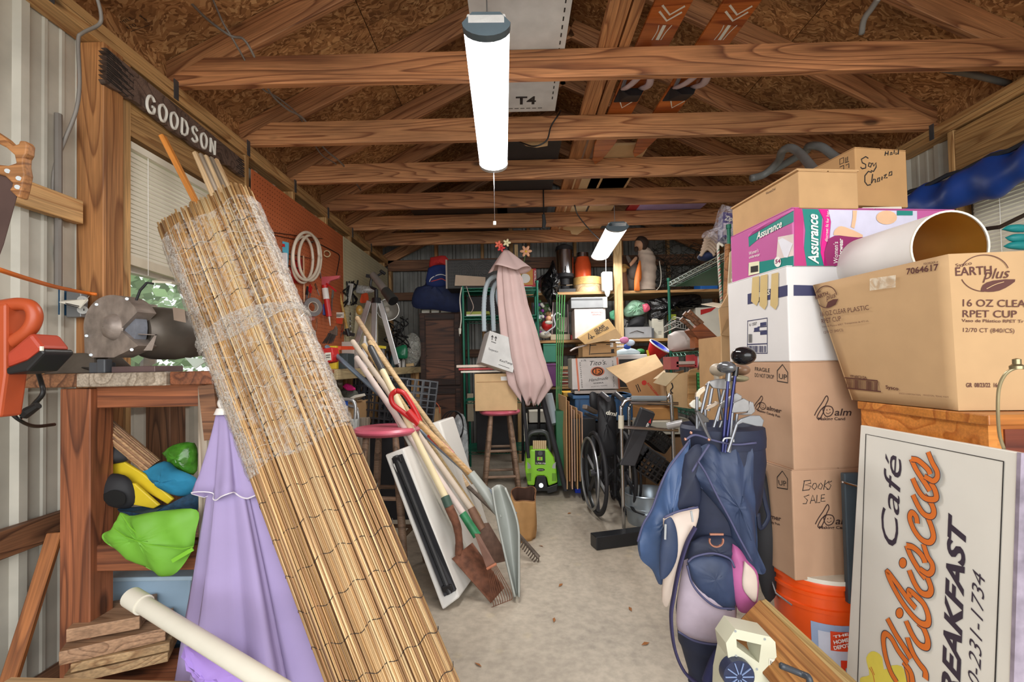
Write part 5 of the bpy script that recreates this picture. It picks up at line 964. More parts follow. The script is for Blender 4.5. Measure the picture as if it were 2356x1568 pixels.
# top shelf, right: donkey, kneeling figure, wire netting
GY = mt((120, 112, 106), .7, 0, .15); t = T('donkey_figurine', 'grey donkey statue looking out from the top shelf', 'statue', at(1450, 668, 5.4))
b = B().pillow([(1442, 668), (1440, 640), (1450, 625), (1462, 618), (1474, 628), (1476, 668)], 5.45, .09, .08, k=4).pillow([(1447, 612), (1455, 600), (1466, 602), (1474, 612), (1470, 630), (1462, 642), (1450, 640), (1446, 626)], 5.36, .06, .05); b.pillow([(1446, 606), (1440, 590), (1446, 588), (1454, 602)], 5.38, .015, .015).pillow([(1468, 604), (1476, 588), (1482, 590), (1474, 610)], 5.38, .015, .015); b.o('body', GY, t, smooth=True)
for x in (1452, 1467): B().ball(at(x, 606, 5.30), .012).o('eye', BLACK, t, smooth=True)
t = T('small_figurine', 'small straw hatted figure with brown clothes beside the donkey statue', 'statue', at(1434, 668, 5.3)); B().pillow([(1428, 668), (1428, 635), (1432, 620), (1440, 620), (1443, 640), (1446, 668)], 5.3, .04, .04).o('figure', mt((120, 84, 56), .7), t, smooth=True); B().cyl(at(1435, 616, 5.28), at(1435, 608, 5.28), .07, .03, 14).ball(at(1435, 620, 5.28), .035).o('hat', mt((196, 160, 96), .7), t, smooth=True)
t = T('kneeling_figure', 'kneeling bearded statue in pale ribbed robe over orange clothing', 'statue', at(1482, 668, 5.3)); ROBE = mt((196, 178, 162), .7, 0, .12, 12)
def rb(u, v):
    a = 2*pi*u; pr = [(1484, 668, 24), (1486, 650, 22), (1489, 620, 21), (1488, 590, 19), (1482, 574, 15), (1474, 566, 8)]; f = v*5; i = min(4, int(f)); q = f-i; A, C_ = pr[i], pr[i+1]; cx, cy, r_ = [A[k]+(C_[k]-A[k])*q for k in range(3)]
    r_ = r_*mpp(5.3)*(1+.05*sin(v*44+cos(a)*2)); o = at(cx, cy, 5.3); return o+V((cos(a)*r_, sin(a)*r_*.8, 0))
B().sheet(rb, 28, 60).o('robe', ROBE, t, smooth=2); B().pillow([(1459, 668), (1460, 640), (1468, 606), (1474, 600), (1476, 640), (1468, 655), (1472, 668)], 5.16, .03, .06).o('orange_garment', mt((214, 112, 40), .6), t, smooth=True)
B().ball(at(1472, 562, 5.26), (.06, .065, .07)).o('head', mt((196, 150, 118), .6), t, smooth=True); B().pillow([(1462, 552), (1470, 543), (1484, 545), (1492, 556), (1486, 574), (1476, 572), (1470, 558)], 5.24, .05, .06).ball(at(1464, 573, 5.22), (.025, .03, .03)).o('hair', mt((56, 38, 28), .8), t, smooth=True); B().pillow([(1448, 606), (1462, 590), (1466, 596), (1452, 612)], 5.2, .015, .015).o('hands', mt((196, 150, 118), .6), t, smooth=True)
b = B(); rr = random.Random(5); x0, x1, z1 = at(1508, 600, 5.4).x, at(1700, 600, 5.4).x, zat(1550, 556, 5.4)
for k in range(150):
    p = V((rr.uniform(x0, x1), rr.uniform(5.35, 5.7), rr.uniform(ZA+.02, z1))); P = [p]
    for j in range(5): p = p+V((rr.uniform(-.09, .09), rr.uniform(-.04, .04), rr.uniform(-.07, .07))); p.z = min(max(p.z, ZA+.01), z1); P.append(p)
    b.tube(P, .0035, 4)
o = b.o('wire_netting', mt((52, 50, 44), .6, .3), None, kind='stuff'); tag(o, 'rusty tangled wire netting heaped at the right of the top shelf', 'wire netting', kind='stuff')
wire('white_cable', 'white cable hanging down in front of the wire netting', 'cable', [(1517, 600, 5.3), (1521, 630, 5.3), (1519, 655, 5.3), (1510, 668, 5.25)], .006, OFFW)
sf('blue_container', 'bright blue plastic container at the shelf behind the green rack', 'container', 1612, 642, 1652, 665, mt((40, 110, 196), .35), ZA, 5.22, .2)
# second shelf, left
t = T('toy_figurines', 'heap of small toys and christmas figures beside the pink umbrella', 'toys', at(1240, 778, 5.3)); bpy.data.objects.remove(t)
for i, (x, y, r_, c, n_) in enumerate(((1232, 672, 11, (218, 220, 204), 'white mask with green trim at the top of the toy heap'), (1238, 700, 9, (110, 60, 150), 'purple blossom ornament in the toy heap'), (1256, 710, 10, (96, 120, 80), 'green leafy ornament in the toy heap'), (1240, 728, 10, (206, 214, 226), 'white and blue ornament in the toy heap'), (1262, 726, 7, (214, 158, 120), 'small doll face ornament in the toy heap'), (1228, 742, 9, (90, 88, 160), 'violet trinket near the umbrella edge'), (1252, 760, 10, (226, 226, 222), 'white cup shaped ornament below the red toy'))):
    t = T('toy_ornament', n_, 'ornament', at(x, y+r_, 5.25), 'toy heap'); B().ball(at(x, y, 5.26), (r_*mpp(5.26), .04, r_*mpp(5.26)*1.1), 8, 10, .12).o('ornament_body', mt(c, .5, 0, .4, 40), t, smooth=True)
    for k in range(5): a = k*1.3; q = at(x+r_*cos(a)*.9, y+r_*sin(a)*.9, 5.22); B().ball(q, .02, 5, 7).o('petal', mt([(240, 240, 230), (60, 110, 60), (150, 60, 160)][k % 3], .6), t)
t = T('plush_figure', 'red and white seated plush figure at the foot of the toy heap', 'toy', at(1258, 776, 5.2)); B().ball(at(1258, 748, 5.2), (.06, .05, .06), wob=.03).o('red_body', RED, t, smooth=True); B().ball(at(1262, 733, 5.18), .035).o('face', mt((206, 150, 112), .6), t, smooth=True); B().ball(at(1262, 742, 5.17), (.045, .03, .025)).ball(at(1254, 770, 5.2), (.07, .06, .04)).o('white_fur', OFFW, t, smooth=True); B().ball(at(1262, 722, 5.2), (.035, .03, .03)).o('hair', mt((150, 116, 84), .8), t, smooth=True)
wire('bent_tube', 'bent white metal tube lying before the toy heap', 'tube', [(1253, 768, 5.1), (1266, 758, 5.1), (1277, 748, 5.1), (1274, 728, 5.1), (1282, 720, 5.1), (1290, 724, 5.1)], .01, mt((196, 200, 206), .3, .4))
t = T('kitchen_scale', 'beige appliance base with two thin uprights and a ring on the second shelf', 'appliance', at(1288, 778, 5.2)); B().box(at(1267, 775, 5.2).x, 5.22, ZB_+.003, at(1312, 775, 5.2).x, 5.36, zat(1288, 768, 5.2)).o('base', mt((206, 190, 160), .5), t, bev=.005); B().cyl(at(1270, 768, 5.25), at(1272, 695, 5.25), .006).cyl(at(1308, 768, 5.25), at(1306, 700, 5.25), .006).o('upright', mt((196, 170, 170), .4), t); B().tube([at(1292+12*cos(a), 745+16*sin(a), 5.24) for a in [j*pi/10 for j in range(20)]], .006, closed=True).cyl(at(1296, 730, 5.3), at(1296, 764, 5.3), .05).o('ring', mt((196, 186, 176), .4), t)
sf('red_saucer', 'small red dish on the second shelf by the big white box', 'dish', 1313, 770, 1323, 778, RED, ZB_, 5.22, .08)
o = sf('tall_white_carton', 'tall white carton with red printed line under the grey electronic box', 'carton', 1322, 709, 1394, 782, mt((226, 214, 210), .6), ZB_, 5.0, .3); ptext(o, 'BROWN TELL', frp(5.0), (1360, 720), (1387, 720), 3.5, mt((190, 60, 70), .6)); ptext(o, 'GRAPHIC', frp(5.0), (1362, 725), (1384, 725), 3, mt((190, 60, 70), .6))
zz = zat(1360, 709, 5.0)+.003
t = T('disc_player', 'grey flat electronic box on top of the tall white carton', 'electronics', at(1355, 707, 5.0)); x0, x1 = at(1314, 700, 4.98).x, at(1397, 700, 4.98).x; B().box(x0, 4.99, zz, x1, 5.3, zat(1355, 683, 4.98)).o('case', mt((150, 152, 154), .35, .3), t, bev=.004); B().box(x1-.04, 4.98, zz, x1+.002, 5.0, zat(1355, 683, 4.98)).o('front_panel', OFFW, t); B().box(x0, 4.985, zat(1355, 689, 4.98), x1-.05, 4.99, zat(1355, 686, 4.98)).o('seam_strip', mt((90, 92, 96), .4), t)
# second shelf, right
ZD = zat(1500, 778, YS)
t = T('silver_radio', 'silver portable radio with black handle on the shelf right of the upright', 'radio', at(1470, 778, 5.2)); x0, x1, z1 = at(1434, 760, 5.2).x, at(1502, 760, 5.2).x, zat(1470, 751, 5.2); B().box(x0, 5.21, ZD+.003, x1, 5.36, z1).o('case', mt((176, 176, 178), .35, .5), t, bev=.012); B().tube([V((x0+.03, 5.28, z1)), V((x0+.06, 5.28, z1+.06)), V((x1-.06, 5.28, z1+.06)), V((x1-.02, 5.28, z1))], .009).o('handle', BLACK, t); B().tube([V((x0+.07, 5.205, z1-.07)), V((x0+.15, 5.2, z1-.045)), V((x1-.1, 5.205, z1-.07))], .005).o('trim_bar', CHROME, t); B().box(x0-.01, 5.2, ZD+.003, x0+.02, 5.3, z1-.02).box(x1-.012, 5.2, ZD+.003, x1+.012, 5.3, z1-.02).o('side_cap', mt((84, 86, 90), .4), t)
solo(B().pillow([(1441, 752), (1448, 738), (1466, 728), (1484, 730), (1482, 748), (1472, 752)], 5.3, .07, .06), 'black_pouch', SOFTBLK, 'soft black pouch on top of the silver radio', 'pouch', smooth=True)
solo(B().pillow([(1432, 715), (1444, 700), (1458, 690), (1478, 695), (1490, 702), (1492, 715), (1470, 726), (1440, 728)], 5.35, .06, .06, wr=.014, k=4), 'green_plastic_bags', mt((160, 206, 176), .35, 0, .35, 24), 'crumpled pale green plastic bags above the black pouch', 'bags', smooth=True)
solo(B().pillow([(1478, 700), (1490, 698), (1496, 712), (1482, 718)], 5.28, .03, .03, wr=.006), 'pink_wrapper', mt((214, 90, 116), .4), 'pink crumpled wrapper among the green bags', 'wrapper', smooth=True)
solo(B().pillow([(1402, 718), (1414, 712), (1420, 722), (1416, 736), (1404, 732)], 5.35, .03, .03, wr=.006), 'mint_cloth', mt((110, 206, 160), .5), 'mint green cloth left of the shelf upright', 'cloth', smooth=True)
solo(B().pillow([(1432, 730), (1446, 740), (1440, 755), (1428, 752)], 5.3, .03, .03, wr=.004), 'grey_cloth', mt((150, 150, 150), .7), 'grey cloth behind the radio handle', 'cloth', smooth=True)
solo(B().pillow([(1490, 690), (1530, 682), (1600, 676), (1614, 688), (1608, 706), (1560, 716), (1528, 720), (1520, 738), (1495, 736), (1492, 712)], 5.3, .1, .08, wr=.018, k=5), 'trash_bag', BAGBLK, 'long shiny black plastic bag filling the shelf behind the green rack', 'bag', smooth=True)
t = T('white_speaker', 'cream electronic case with small vents next to the radio', 'electronics', at(1515, 776, 5.25)); B().box(at(1502, 760, 5.25).x, 5.26, ZD+.003, at(1528, 760, 5.25).x, 5.4, zat(1515, 732, 5.25)).o('case', mt((206, 202, 186), .5), t, bev=.004); ink(t, frp(5.26), [[(1514, y), (1522, y)] for y in (735, 738, 762, 765, 768)], 1, GREYM, name='vent', smooth=False, e=.002)
sf('lime_box', 'lime coloured box corner behind the rack post', 'box', 1541, 722, 1556, 735, mt((190, 206, 60), .5), zat(1550, 735, 5.3), 5.3, .1); sf('red_white_carton', 'white carton with red triangle behind the wire basket', 'carton', 1602, 706, 1660, 776, OFFW, ZD, 5.25, .25); ppoly(bpy.data.objects['red_white_carton'], frp(5.25), ((1612, 712), (1648, 706), (1636, 716), (1612, 724)), RED, e=.003)
# third level
ZE = zat(1460, 822, 4.9)
sf('green_bin', 'green lidded plastic bin under the second shelf', 'bin', 1250, 792, 1281, 832, mt((30, 124, 96), .4), zat(1265, 833, 5.2), 5.2, .3, lid=mt((40, 140, 110), .4)); sf('purple_bin', 'purple plastic bin below the green bin', 'bin', 1255, 838, 1280, 888, mt((92, 30, 96), .4), ZC_, 5.15, .3, lid=mt((110, 44, 112), .4))
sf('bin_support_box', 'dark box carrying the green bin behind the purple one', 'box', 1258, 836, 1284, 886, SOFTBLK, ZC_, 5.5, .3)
for k in range(9): o = sf('plate_stack', ['top plate', 'second plate', 'third plate', 'fourth plate', 'fifth plate', 'sixth plate', 'seventh plate', 'eighth plate', 'lowest plate'][k]+' of the patterned stack beside the green stakes', 'plate', 1288, 852+k*4, 1314, 855+k*4, mt([(196, 120, 90), (226, 214, 196), (150, 60, 50), (214, 190, 150), (110, 130, 90)][k % 5], .4), None, 5.2, .2, group='plates beside the green stakes', bev=.001)
sf('tan_envelope', 'tan paper packet on top of the plate stack', 'packet', 1290, 842, 1314, 850, CARD, None, 5.2, .2)
# stakes
b0 = None
for k in range(4):
    a, c = at(1281+k*6, 676+k, 4.6+.03*k), at(1292+k*3-12, 960, 4.2+.02*k); d = c-a; c = a+d*((a.z-.01)/(a.z-c.z)) if False else c; o = B().tube([a, c], .006, 6).o('garden_stake', mt((70, 132, 72), .5), None, smooth=True); tag(o, ['leftmost green garden stake of the upright bunch', 'second green garden stake of the upright bunch', 'third green garden stake of the upright bunch', 'rightmost green garden stake of the upright bunch'][k], 'stake', 'green stakes')
# Tito's box & boxes on it
z3 = zat(1370, 903, 4.2); o = fbox('vodka_carton', 'white carton with orange stripes and round bottle emblem', 'carton', 1316, 822, 1425, 896, 4.2, .32, mt((214, 208, 204), .6), bev=.004); f_ = frp(4.2); ORS = mt((222, 128, 96), .6)
for q in (((1324, 824), (1328, 824), (1334, 898), (1330, 899)), ((1418, 822), (1422, 821), (1427, 894), (1423, 894))): ppoly(o, f_, q, ORS)
ptext(o, "Tito's.", f_, (1354, 841), (1392, 838), 11, INK, shear=.35); ptext(o, 'Handmade', f_, (1354, 878), (1399, 872), 7.5, INK, shear=.45); ptext(o, 'VODKA', f_, (1365, 883), (1389, 881), 3.2, INK, bold=.02); ptext(o, 'AUSTIN TEXAS', f_, (1360, 890), (1397, 887), 2, INK); ptext(o, '6 1.75L', f_, (1337, 831), (1349, 830), 3.5, INK, bold=.02)
ppoly(o, f_, circ(1375, 854, 16, 11, 20)[:-1], ORS, 'emblem'); ppoly(o, f_, circ(1375, 854, 13, 9.5, 20)[:-1], INK, 'emblem', e=.002); ppoly(o, f_, circ(1375, 854, 10, 7, 20)[:-1], mt((226, 120, 50), .6), 'emblem', e=.003); ink(o, f_, [[(1371, 848), (1371, 859)], [(1376, 851), (1381, 853), (1380, 858), (1375, 859)]], 2, INK, 'emblem', e=.004)
for y in range(834, 890, 6): pass
ptext(o, 'GLUTEN FREE', f_, (1333, 832), (1338, 892), -3, INK); ptext(o, 'VODKA SPIRIT', f_, (1414, 890), (1411, 828), -3, INK)
fbox('vodka_carton_stand', 'open white carton flap stack below the bottle emblem carton', 'carton', 1322, 896, 1420, 906, 4.22, .3, mt((190, 180, 172), .6), zb=None)
zt3 = zat(1370, 821, 4.2)
o = fbox('open_brown_carton', 'brown carton with black printed frame on the white emblem carton', 'carton', 1340, 788, 1419, 818, 4.22, .28, CARD2, zb=zt3+.003); f_ = frp(4.22); ink(o, f_, [[(1358, 791), (1356, 816)], [(1358, 814), (1414, 811)], [(1358, 794), (1372, 793)], [(1395, 792), (1407, 791)]], 1.8, INK, smooth=False); ppoly(o, f_, ((1406, 803), (1413, 802), (1413, 810), (1406, 811)), INK); ppoly(o, f_, ((1404, 788), (1411, 788), (1411, 798), (1404, 798)), WHITE)
t = T('glass_recycles_box', 'tilted brown box printed with recycling triangle and large words', 'carton', at(1380, 790, 4.15)); q = [at(*p) for p in ((1346, 792, 4.12), (1412, 755, 4.12), (1400, 733, 4.16), (1330, 778, 4.16))]; n_ = V((0, -1, -.2)).normalized()
q[1] = at(1417, 756, 4.12); q[2] = onp(1400, 733, q[0], (q[1]-q[0]).cross(q[3]-q[0])); B().hexa([q[0], q[1], q[1]+V((.03, .24, .02)), q[0]+V((.02, .24, .02)), q[3], q[2], q[2]+V((.03, .24, .02)), q[3]+V((.02, .24, .02))]).o('body', mt((206, 168, 112), .8), t, bev=.003); B().hexa([q[0], at(1432, 776, 4.1), at(1432, 776, 4.3), q[0]+V((0, .2, 0)), q[0]+V((0, 0, .004)), q[1]+V((0, 0, .004)), q[1]+V((0, .2, .004)), q[0]+V((0, .2, .004))]).o('flap', CARD, t); f_ = Fr(q[0], (q[1]-q[0]).cross(q[3]-q[0]))
ptext(t, 'GLASS', f_, (1370, 764), (1392, 751), 7, INK, bold=.03, e=.003); ptext(t, 'RECYCLES', f_, (1373, 770), (1401, 755), 6, INK, bold=.03, e=.003); ink(t, f_, [[(1355, 780), (1354, 766), (1362, 775), (1368, 773)], [(1358, 776), (1364, 778)]], 2.4, INK, e=.003, smooth=False)
wire('white_stick', 'pale stick poking out left from between the brown boxes', 'stick', [(1312, 807, 4.1), (1325, 800, 4.15), (1350, 793, 4.2)], .008, mt((200, 190, 186), .5))
# big grey screen, sink toys
t = T('flat_television', 'dark screen with white top frame behind the cartons', 'television', at(1450, 870, 4.7)); B().box(at(1410, 850, 4.7).x, 4.71, zat(1450, 890, 4.7), at(1488, 850, 4.7).x, 4.8, zat(1450, 826, 4.7)).o('screen', mt((66, 66, 66), .5), t); B().box(at(1412, 850, 4.7).x, 4.69, zat(1450, 826, 4.7), at(1490, 850, 4.7).x, 4.82, zat(1450, 815, 4.7)).o('top_frame', WHITE, t, bev=.006)
fbox('television_stand_box', 'box holding up the dark screen', 'box', 1412, 892, 1490, 1000, 4.72, .3, CARD2, zb=0)
solo(B().pillow([(1420, 806), (1440, 800), (1462, 803), (1472, 814), (1420, 815)], 4.8, .05, .05), 'pale_blue_bag', mt((170, 184, 190), .5), 'pale blue soft bag lying on the screen top', 'bag', smooth=True)
for i, (x, y, r_, c, n_) in enumerate(((1436, 782, 11, (206, 130, 170), 'pink and yellow toy spade head behind the cartons'), (1450, 788, 11, (196, 216, 236), 'pale blue toy spade head beside the pink one'), (1443, 797, 9, (46, 96, 206), 'bright blue toy spade head below the pale one'))):
    t = T('toy_spade', n_, 'toy', at(x, y+r_, 4.6), 'toy spades'); c_ = at(x, y, 4.6+i*.03); B().ball(c_, (r_*mpp(4.6), .01, r_*.7*mpp(4.6)), 8, 16).o('scoop', mt(c, .4), t, smooth=True); B().cyl(c_, c_+V((-.14, .02, .0)), .01).o('handle', WHITE, t, smooth=True)
solo(B().ball(at(1473, 808, 4.9), (.05, .04, .03), wob=.05), 'green_toy', mt((60, 130, 70), .5), 'small green toy left of the red bucket', 'toy', smooth=True)
t = T('toy_bucket', 'tilted red toy bucket with blue inside and white rim', 'bucket', at(1508, 828, 4.4)); ax = V((.45, -.35, .75)).normalized(); c = at(1500, 822, 4.45); B().lathe([(.001, 0), (.06, 0), (.105, .13), (.1, .13), (.055, .01)], c, ax, 24).o('shell', RED, t, smooth=True); B().lathe([(.101, .128), (.112, .13), (.112, .14), (.1, .14), (.101, .128)], c, ax, 24).o('rim', WHITE, t, smooth=True); B().lathe([(.099, .135), (.054, .015), (.001, .015)], c, ax, 24).o('inner_bowl', mt((30, 60, 200), .35), t, smooth=True); B().bar(at(1489, 805, 4.35), at(1494, 828, 4.35), .02, .006).o('yellow_strap', mt((236, 206, 50), .4), t)
# cartons to the right of the emblem carton
def tilted(name, label, pts, Y, dv, mat, dz=0):
    """carton whose front face passes through four pixel points (bottom-left, bottom-right, top-right, top-left) with its own depth vector"""
    q = [at(x, y, Y+(p[0] if p else 0)) for x, y, *p in pts]; dv = V(dv); q[2] = onp(pts[2][0], pts[2][1], q[0], (q[1]-q[0]).cross(q[3]-q[0])); t = T(name, label, 'carton', (q[0]+q[1])/2); B().hexa([q[0], q[1], q[1]+dv, q[0]+dv, q[3], q[2], q[2]+dv, q[3]+dv]).o('body', mat, t, bev=.003); return t, Fr(q[0], (q[1]-q[0]).cross(q[3]-q[0])), q
t, f_, q = tilted('tilted_carton', 'tilted brown carton with red printed words leaning on the green rack', ((1455, 912), (1538, 918, .0), (1526, 842), (1440, 882)), 3.75, (.03, .3, .1), mt((180, 136, 92), .8))
B().hexa([q[3], q[2], q[2]+V((.03, .3, .1)), q[3]+V((-.1, .3, .12)), q[3]+V((0, 0, .004)), q[2]+V((0, 0, .004)), q[2]+V((.03, .3, .104)), q[3]+V((-.1, .3, .124))]).o('lid_flap', CARD, t); RP = mt((196, 50, 40), .7); ptext(t, 'INTELLIGENCE', f_, (1488, 882), (1516, 916), 5, RP, bold=.03); ppoly(t, f_, circ(1482, 880, 6, 6, 8)[:-1], RP); ink(t, f_, [[(1463, 885), (1470, 902)], [(1467, 883), (1474, 900)]], 2, INK)
t = T('open_carton', 'open tan carton with raised white flap on the green rack', 'carton', at(1565, 930, 3.4)); Yo = 3.4
q = [at(x, y, Yo) for x, y in ((1534, 932), (1590, 940), (1592, 852), (1532, 868))]; dv = V((.05, .3, 0))
for a, c, e_, g_ in ((0, 1, 2, 3),): B().hexa([q[0], q[1], q[1]+V((0, .005, 0)), q[0]+V((0, .005, 0)), q[3], q[2], q[2]+V((0, .005, 0)), q[3]+V((0, .005, 0))]).o('front_wall', CARD, t)
B().hexa([q[0], q[0]+V((.005, 0, 0)), q[0]+dv+V((.005, 0, 0)), q[0]+dv, q[3], q[3]+V((.005, 0, 0)), q[3]+dv+V((.005, 0, 0)), q[3]+dv]).hexa([q[0]+dv, q[1]+dv, q[1]+dv+V((0, .005, 0)), q[0]+dv+V((0, .005, 0)), q[3]+dv, q[2]+dv, q[2]+dv+V((0, .005, 0)), q[3]+dv+V((0, .005, 0))]).o('side_wall', CARD2, t); B().hexa([at(1503, 872, Yo+.02), q[3], q[3]+dv, at(1530, 850, Yo+.3), at(1503, 871, Yo+.02), q[3]+V((0, 0, .005)), q[3]+dv+V((0, 0, .005)), at(1530, 849, Yo+.3)]).prism([at(*p, Yo-.005) for p in ((1503, 880), (1532, 888), (1562, 858), (1526, 856))], (0, .004, 0)).o('flap', mt((214, 192, 156), .8), t)
ink(t, Fr(q[0], (0, -1, 0)), [[(1545, 880), (1548, 890), (1543, 898), (1548, 905)]], 3, INK)
t = T('wooden_tray', 'round cornered wooden board standing behind the open carton', 'tray', at(1595, 935, 3.35)); B().prism(catmull([at(x, y, 3.34) for x, y in ((1584, 860), (1592, 849), (1640, 850), (1640, 935), (1590, 938), (1583, 925))], 4), (0, .018, 0)).o('board', wood((206, 160, 106), (176, 128, 76), 5, knot=False), t, bev=.003)
crate('green_crate', 'small green plastic crate behind the golf clubs', at(1622, 890, 3.3)+V((0, -.06, 0)), .12, .08, .2, ME(0, 0, 0), mt((40, 150, 84), .4), 6, 8)
# blue tote under them
t = T('blue_tote', 'blue plastic tote behind the wheelchair backrest', 'tote', at(1400, 960, 4.15)); x0, x1 = at(1318, 930, 4.15).x, at(1462, 930, 4.15).x; za_, zb2 = zat(1400, 968, 4.15), zat(1400, 908, 4.15); B().box(x0+.02, 4.16, za_, x1-.02, 4.55, zb2).o('bin', mt((52, 92, 134), .4), t, bev=.01); B().box(x0, 4.14, zb2-.03, x1, 4.57, zb2).o('rim', mt((60, 104, 150), .4), t, bev=.005)
for k in range(6): x = x0+.06+(x1-x0-.12)*k/5; B().box(x-.006, 4.15, za_+.01, x+.006, 4.17, zb2-.03).o('rib', mt((44, 80, 120), .4), t)
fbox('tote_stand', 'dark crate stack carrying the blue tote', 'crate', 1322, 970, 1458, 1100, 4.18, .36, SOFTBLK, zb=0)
# ---------------------------------------------------------------- green rack on the right
gx = at(1540, 700, 4.05).x; ga, gb_ = 2.9, 4.05; zt4 = zat(1537, 638, gb_)
t = T('wire_rack_unit', 'green wire shelving unit running towards the boxes on the right', 'shelving', (gx+.2, 3.5, 0))
for x, y, z in ((gx, gb_, zt4-.02), (gx, ga, zat(1674, 522, ga)), (gx+.46, gb_, zt4-.02), (gx+.46, ga, 2.0)): rackpost(t, x, y, 0, z)
RZ = [zat(1536, 650, gb_), zat(1540, 812, gb_), zat(1545, 935, gb_), .2]
for z in RZ: rackshelf(t, gx, ga, gx+.46, gb_, z, mt((176, 190, 184), .3, .6) if z == RZ[0] else RG, along='y')
B().box(gx+.02, ga+.1, RZ[0]-.05, gx+.44, gb_-.1, RZ[0]-.046).o('green_liner', mt((24, 110, 84), .4), t)
def rk(px, py): return gx*F/max(1, (px-1178))
# candy cane rod, wooden pole
b = B(); a, c = at(1652, 572, 2.95), at(1660, 702, 2.95); d, u_, v_ = basis(c-a); L_ = (c-a).length; t = T('striped_rod', 'red green and white striped metal rod hanging at the rack corner', 'rod', c); B().tube(catmull([at(1664, 566, 2.93), at(1658, 562, 2.94), a, c], 4), .0085, 8).o('rod', OFFW, t, smooth=2)
for m_, ph in ((RED, 0), (mt((30, 110, 80), .5), 3.14)): B().tube([a+d*(L_*k/90)+(u_*cos(k*.7+ph)+v_*sin(k*.7+ph))*.0065 for k in range(91)], .0034, 4).o('stripe', m_, t)
tag(B().cyl(at(1674, 562, 2.86), at(1668, 760, 2.86), .017, n=10).o('wood_pole', W_STUD, None, smooth=True), 'round brown wooden pole upright behind the striped rod', 'pole')
# bag with storage-bag box
t = T('storage_bag_box', 'purple and white storage bag carton inside a clear plastic bag on the rack', 'box', at(1685, 560, 3.05)); zz = RZ[0]+.01
q = [at(*p) for p in ((1662, 545, 3.0), (1712, 548, 3.05), (1704, 492, 3.05), (1664, 487, 3.0))]; dv = V((.02, .12, 0)); B().hexa([q[0], q[1], q[1]+dv, q[0]+dv, q[3], q[2], q[2]+dv, q[3]+dv]).o('carton', mt((66, 56, 130), .4), t, bev=.003); f_ = Fr(q[0], (q[1]-q[0]).cross(q[3]-q[0])); ppoly(t, f_, ((1664, 512), (1708, 518), (1710, 544), (1664, 540)), mt((214, 206, 220), .5), e=.002); ptext(t, 'Ziploc', f_, (1667, 506), (1702, 510), 11, WHITE, shear=.3, bold=.03, e=.003); bars(t, f_, 1692, 538, 1704, 546, 8, INK); B().cyl(at(1700, 493, 3.06), at(1700, 486, 3.06), .03).o('knob', WHITE, t)
B().pillow([(1661, 470), (1690, 478), (1722, 500), (1720, 530), (1712, 556), (1664, 562), (1640, 548), (1617, 545), (1622, 532), (1645, 528), (1655, 500)], 2.98, .06, .16, wr=.012, k=4).o('bag_film', film((236, 230, 240), .72, .8, 16), t, smooth=True)
b = B(); 
for k in range(6): b.tube(catmull([at(1612+k*2+32*f, 588-k*7-16*sin(f*pi), 3.2) for f in (0, .25, .5, .75, 1)], 4), .012, 8)
solo(b, 'ribbed_hose', mt((196, 172, 150), .6), 'tan ribbed hose stack on the rack end below the plastic bag', 'hose', smooth=2)
solo(B().ball(at(1625, 590, 3.25), (.06, .06, .03)), 'blue_rag', NAVY, 'dark blue rag under the ribbed hose', 'cloth', smooth=True)
# wire basket, paper bags, knife block on middle shelf
t = T('wire_basket', 'pale wire basket tilted on the middle rack shelf', 'basket', at(1570, 765, 3.7)); b = B(); Q = [at(*p) for p in ((1528, 765, 3.85), (1555, 752, 3.6), (1600, 762, 3.6), (1585, 735, 3.85))]; T_ = [at(*p) for p in ((1528, 752, 3.85), (1554, 738, 3.6), (1602, 742, 3.6), (1550, 728, 3.95))]
for L2 in (Q, T_): b.tube(L2, .004, 4, closed=True)
for i in range(4):
    for k in range(8): b.tube([Q[i].lerp(Q[(i+1) % 4], k/8), T_[i].lerp(T_[(i+1) % 4], k/8)], .0022, 3)
b.o('wire', mt((190, 190, 186), .4, .3), t)
solo(B().pillow([(1537, 770), (1560, 760), (1598, 766), (1600, 800), (1580, 803), (1540, 806)], 3.62, .09, .09, wr=.006), 'pillow_bag', mt((214, 204, 200), .6, 0, .08), 'white bulging plastic sack under the wire basket', 'sack', smooth=True)
t = T('knife_block', 'brown wooden knife block with riveted knives tilted on the rack', 'knife block', at(1625, 800, 3.25)); kd = V((0, .14, 0)); B().prism([at(x, y, 3.2) for x, y in ((1590, 758), (1617, 743), (1655, 778), (1655, 795), (1622, 798))], kd).o('block', wood((166, 92, 50), (130, 66, 34), 4, knot=False), t, bev=.004); B().prism([at(x, y, 3.22) for x, y in ((1600, 775), (1624, 797), (1600, 800))], (0, .1, 0)).o('foot', wood((190, 110, 60), (160, 84, 40), 4, knot=False), t)
for i, (a, c) in enumerate((((1567, 732), (1593, 757)), ((1574, 720), (1606, 748)), ((1584, 716), (1616, 744)))):
    o = B().tube([at(*a, 3.22+.03*i), at((a[0]+c[0])/2, (a[1]+c[1])/2-1, 3.22+.03*i), at(*c, 3.22+.03*i)], [.019, .014, .016], 8).o('knife', wood((150, 104, 74), (110, 72, 50), 4, knot=False), t, smooth=True)
    for f in (.2, .7): B().ball(at(a[0]+(c[0]-a[0])*f, a[1]+(c[1]-a[1])*f, 3.2+.03*i-.016), .004, 4, 6).o('rivet', SOFTBLK, o)
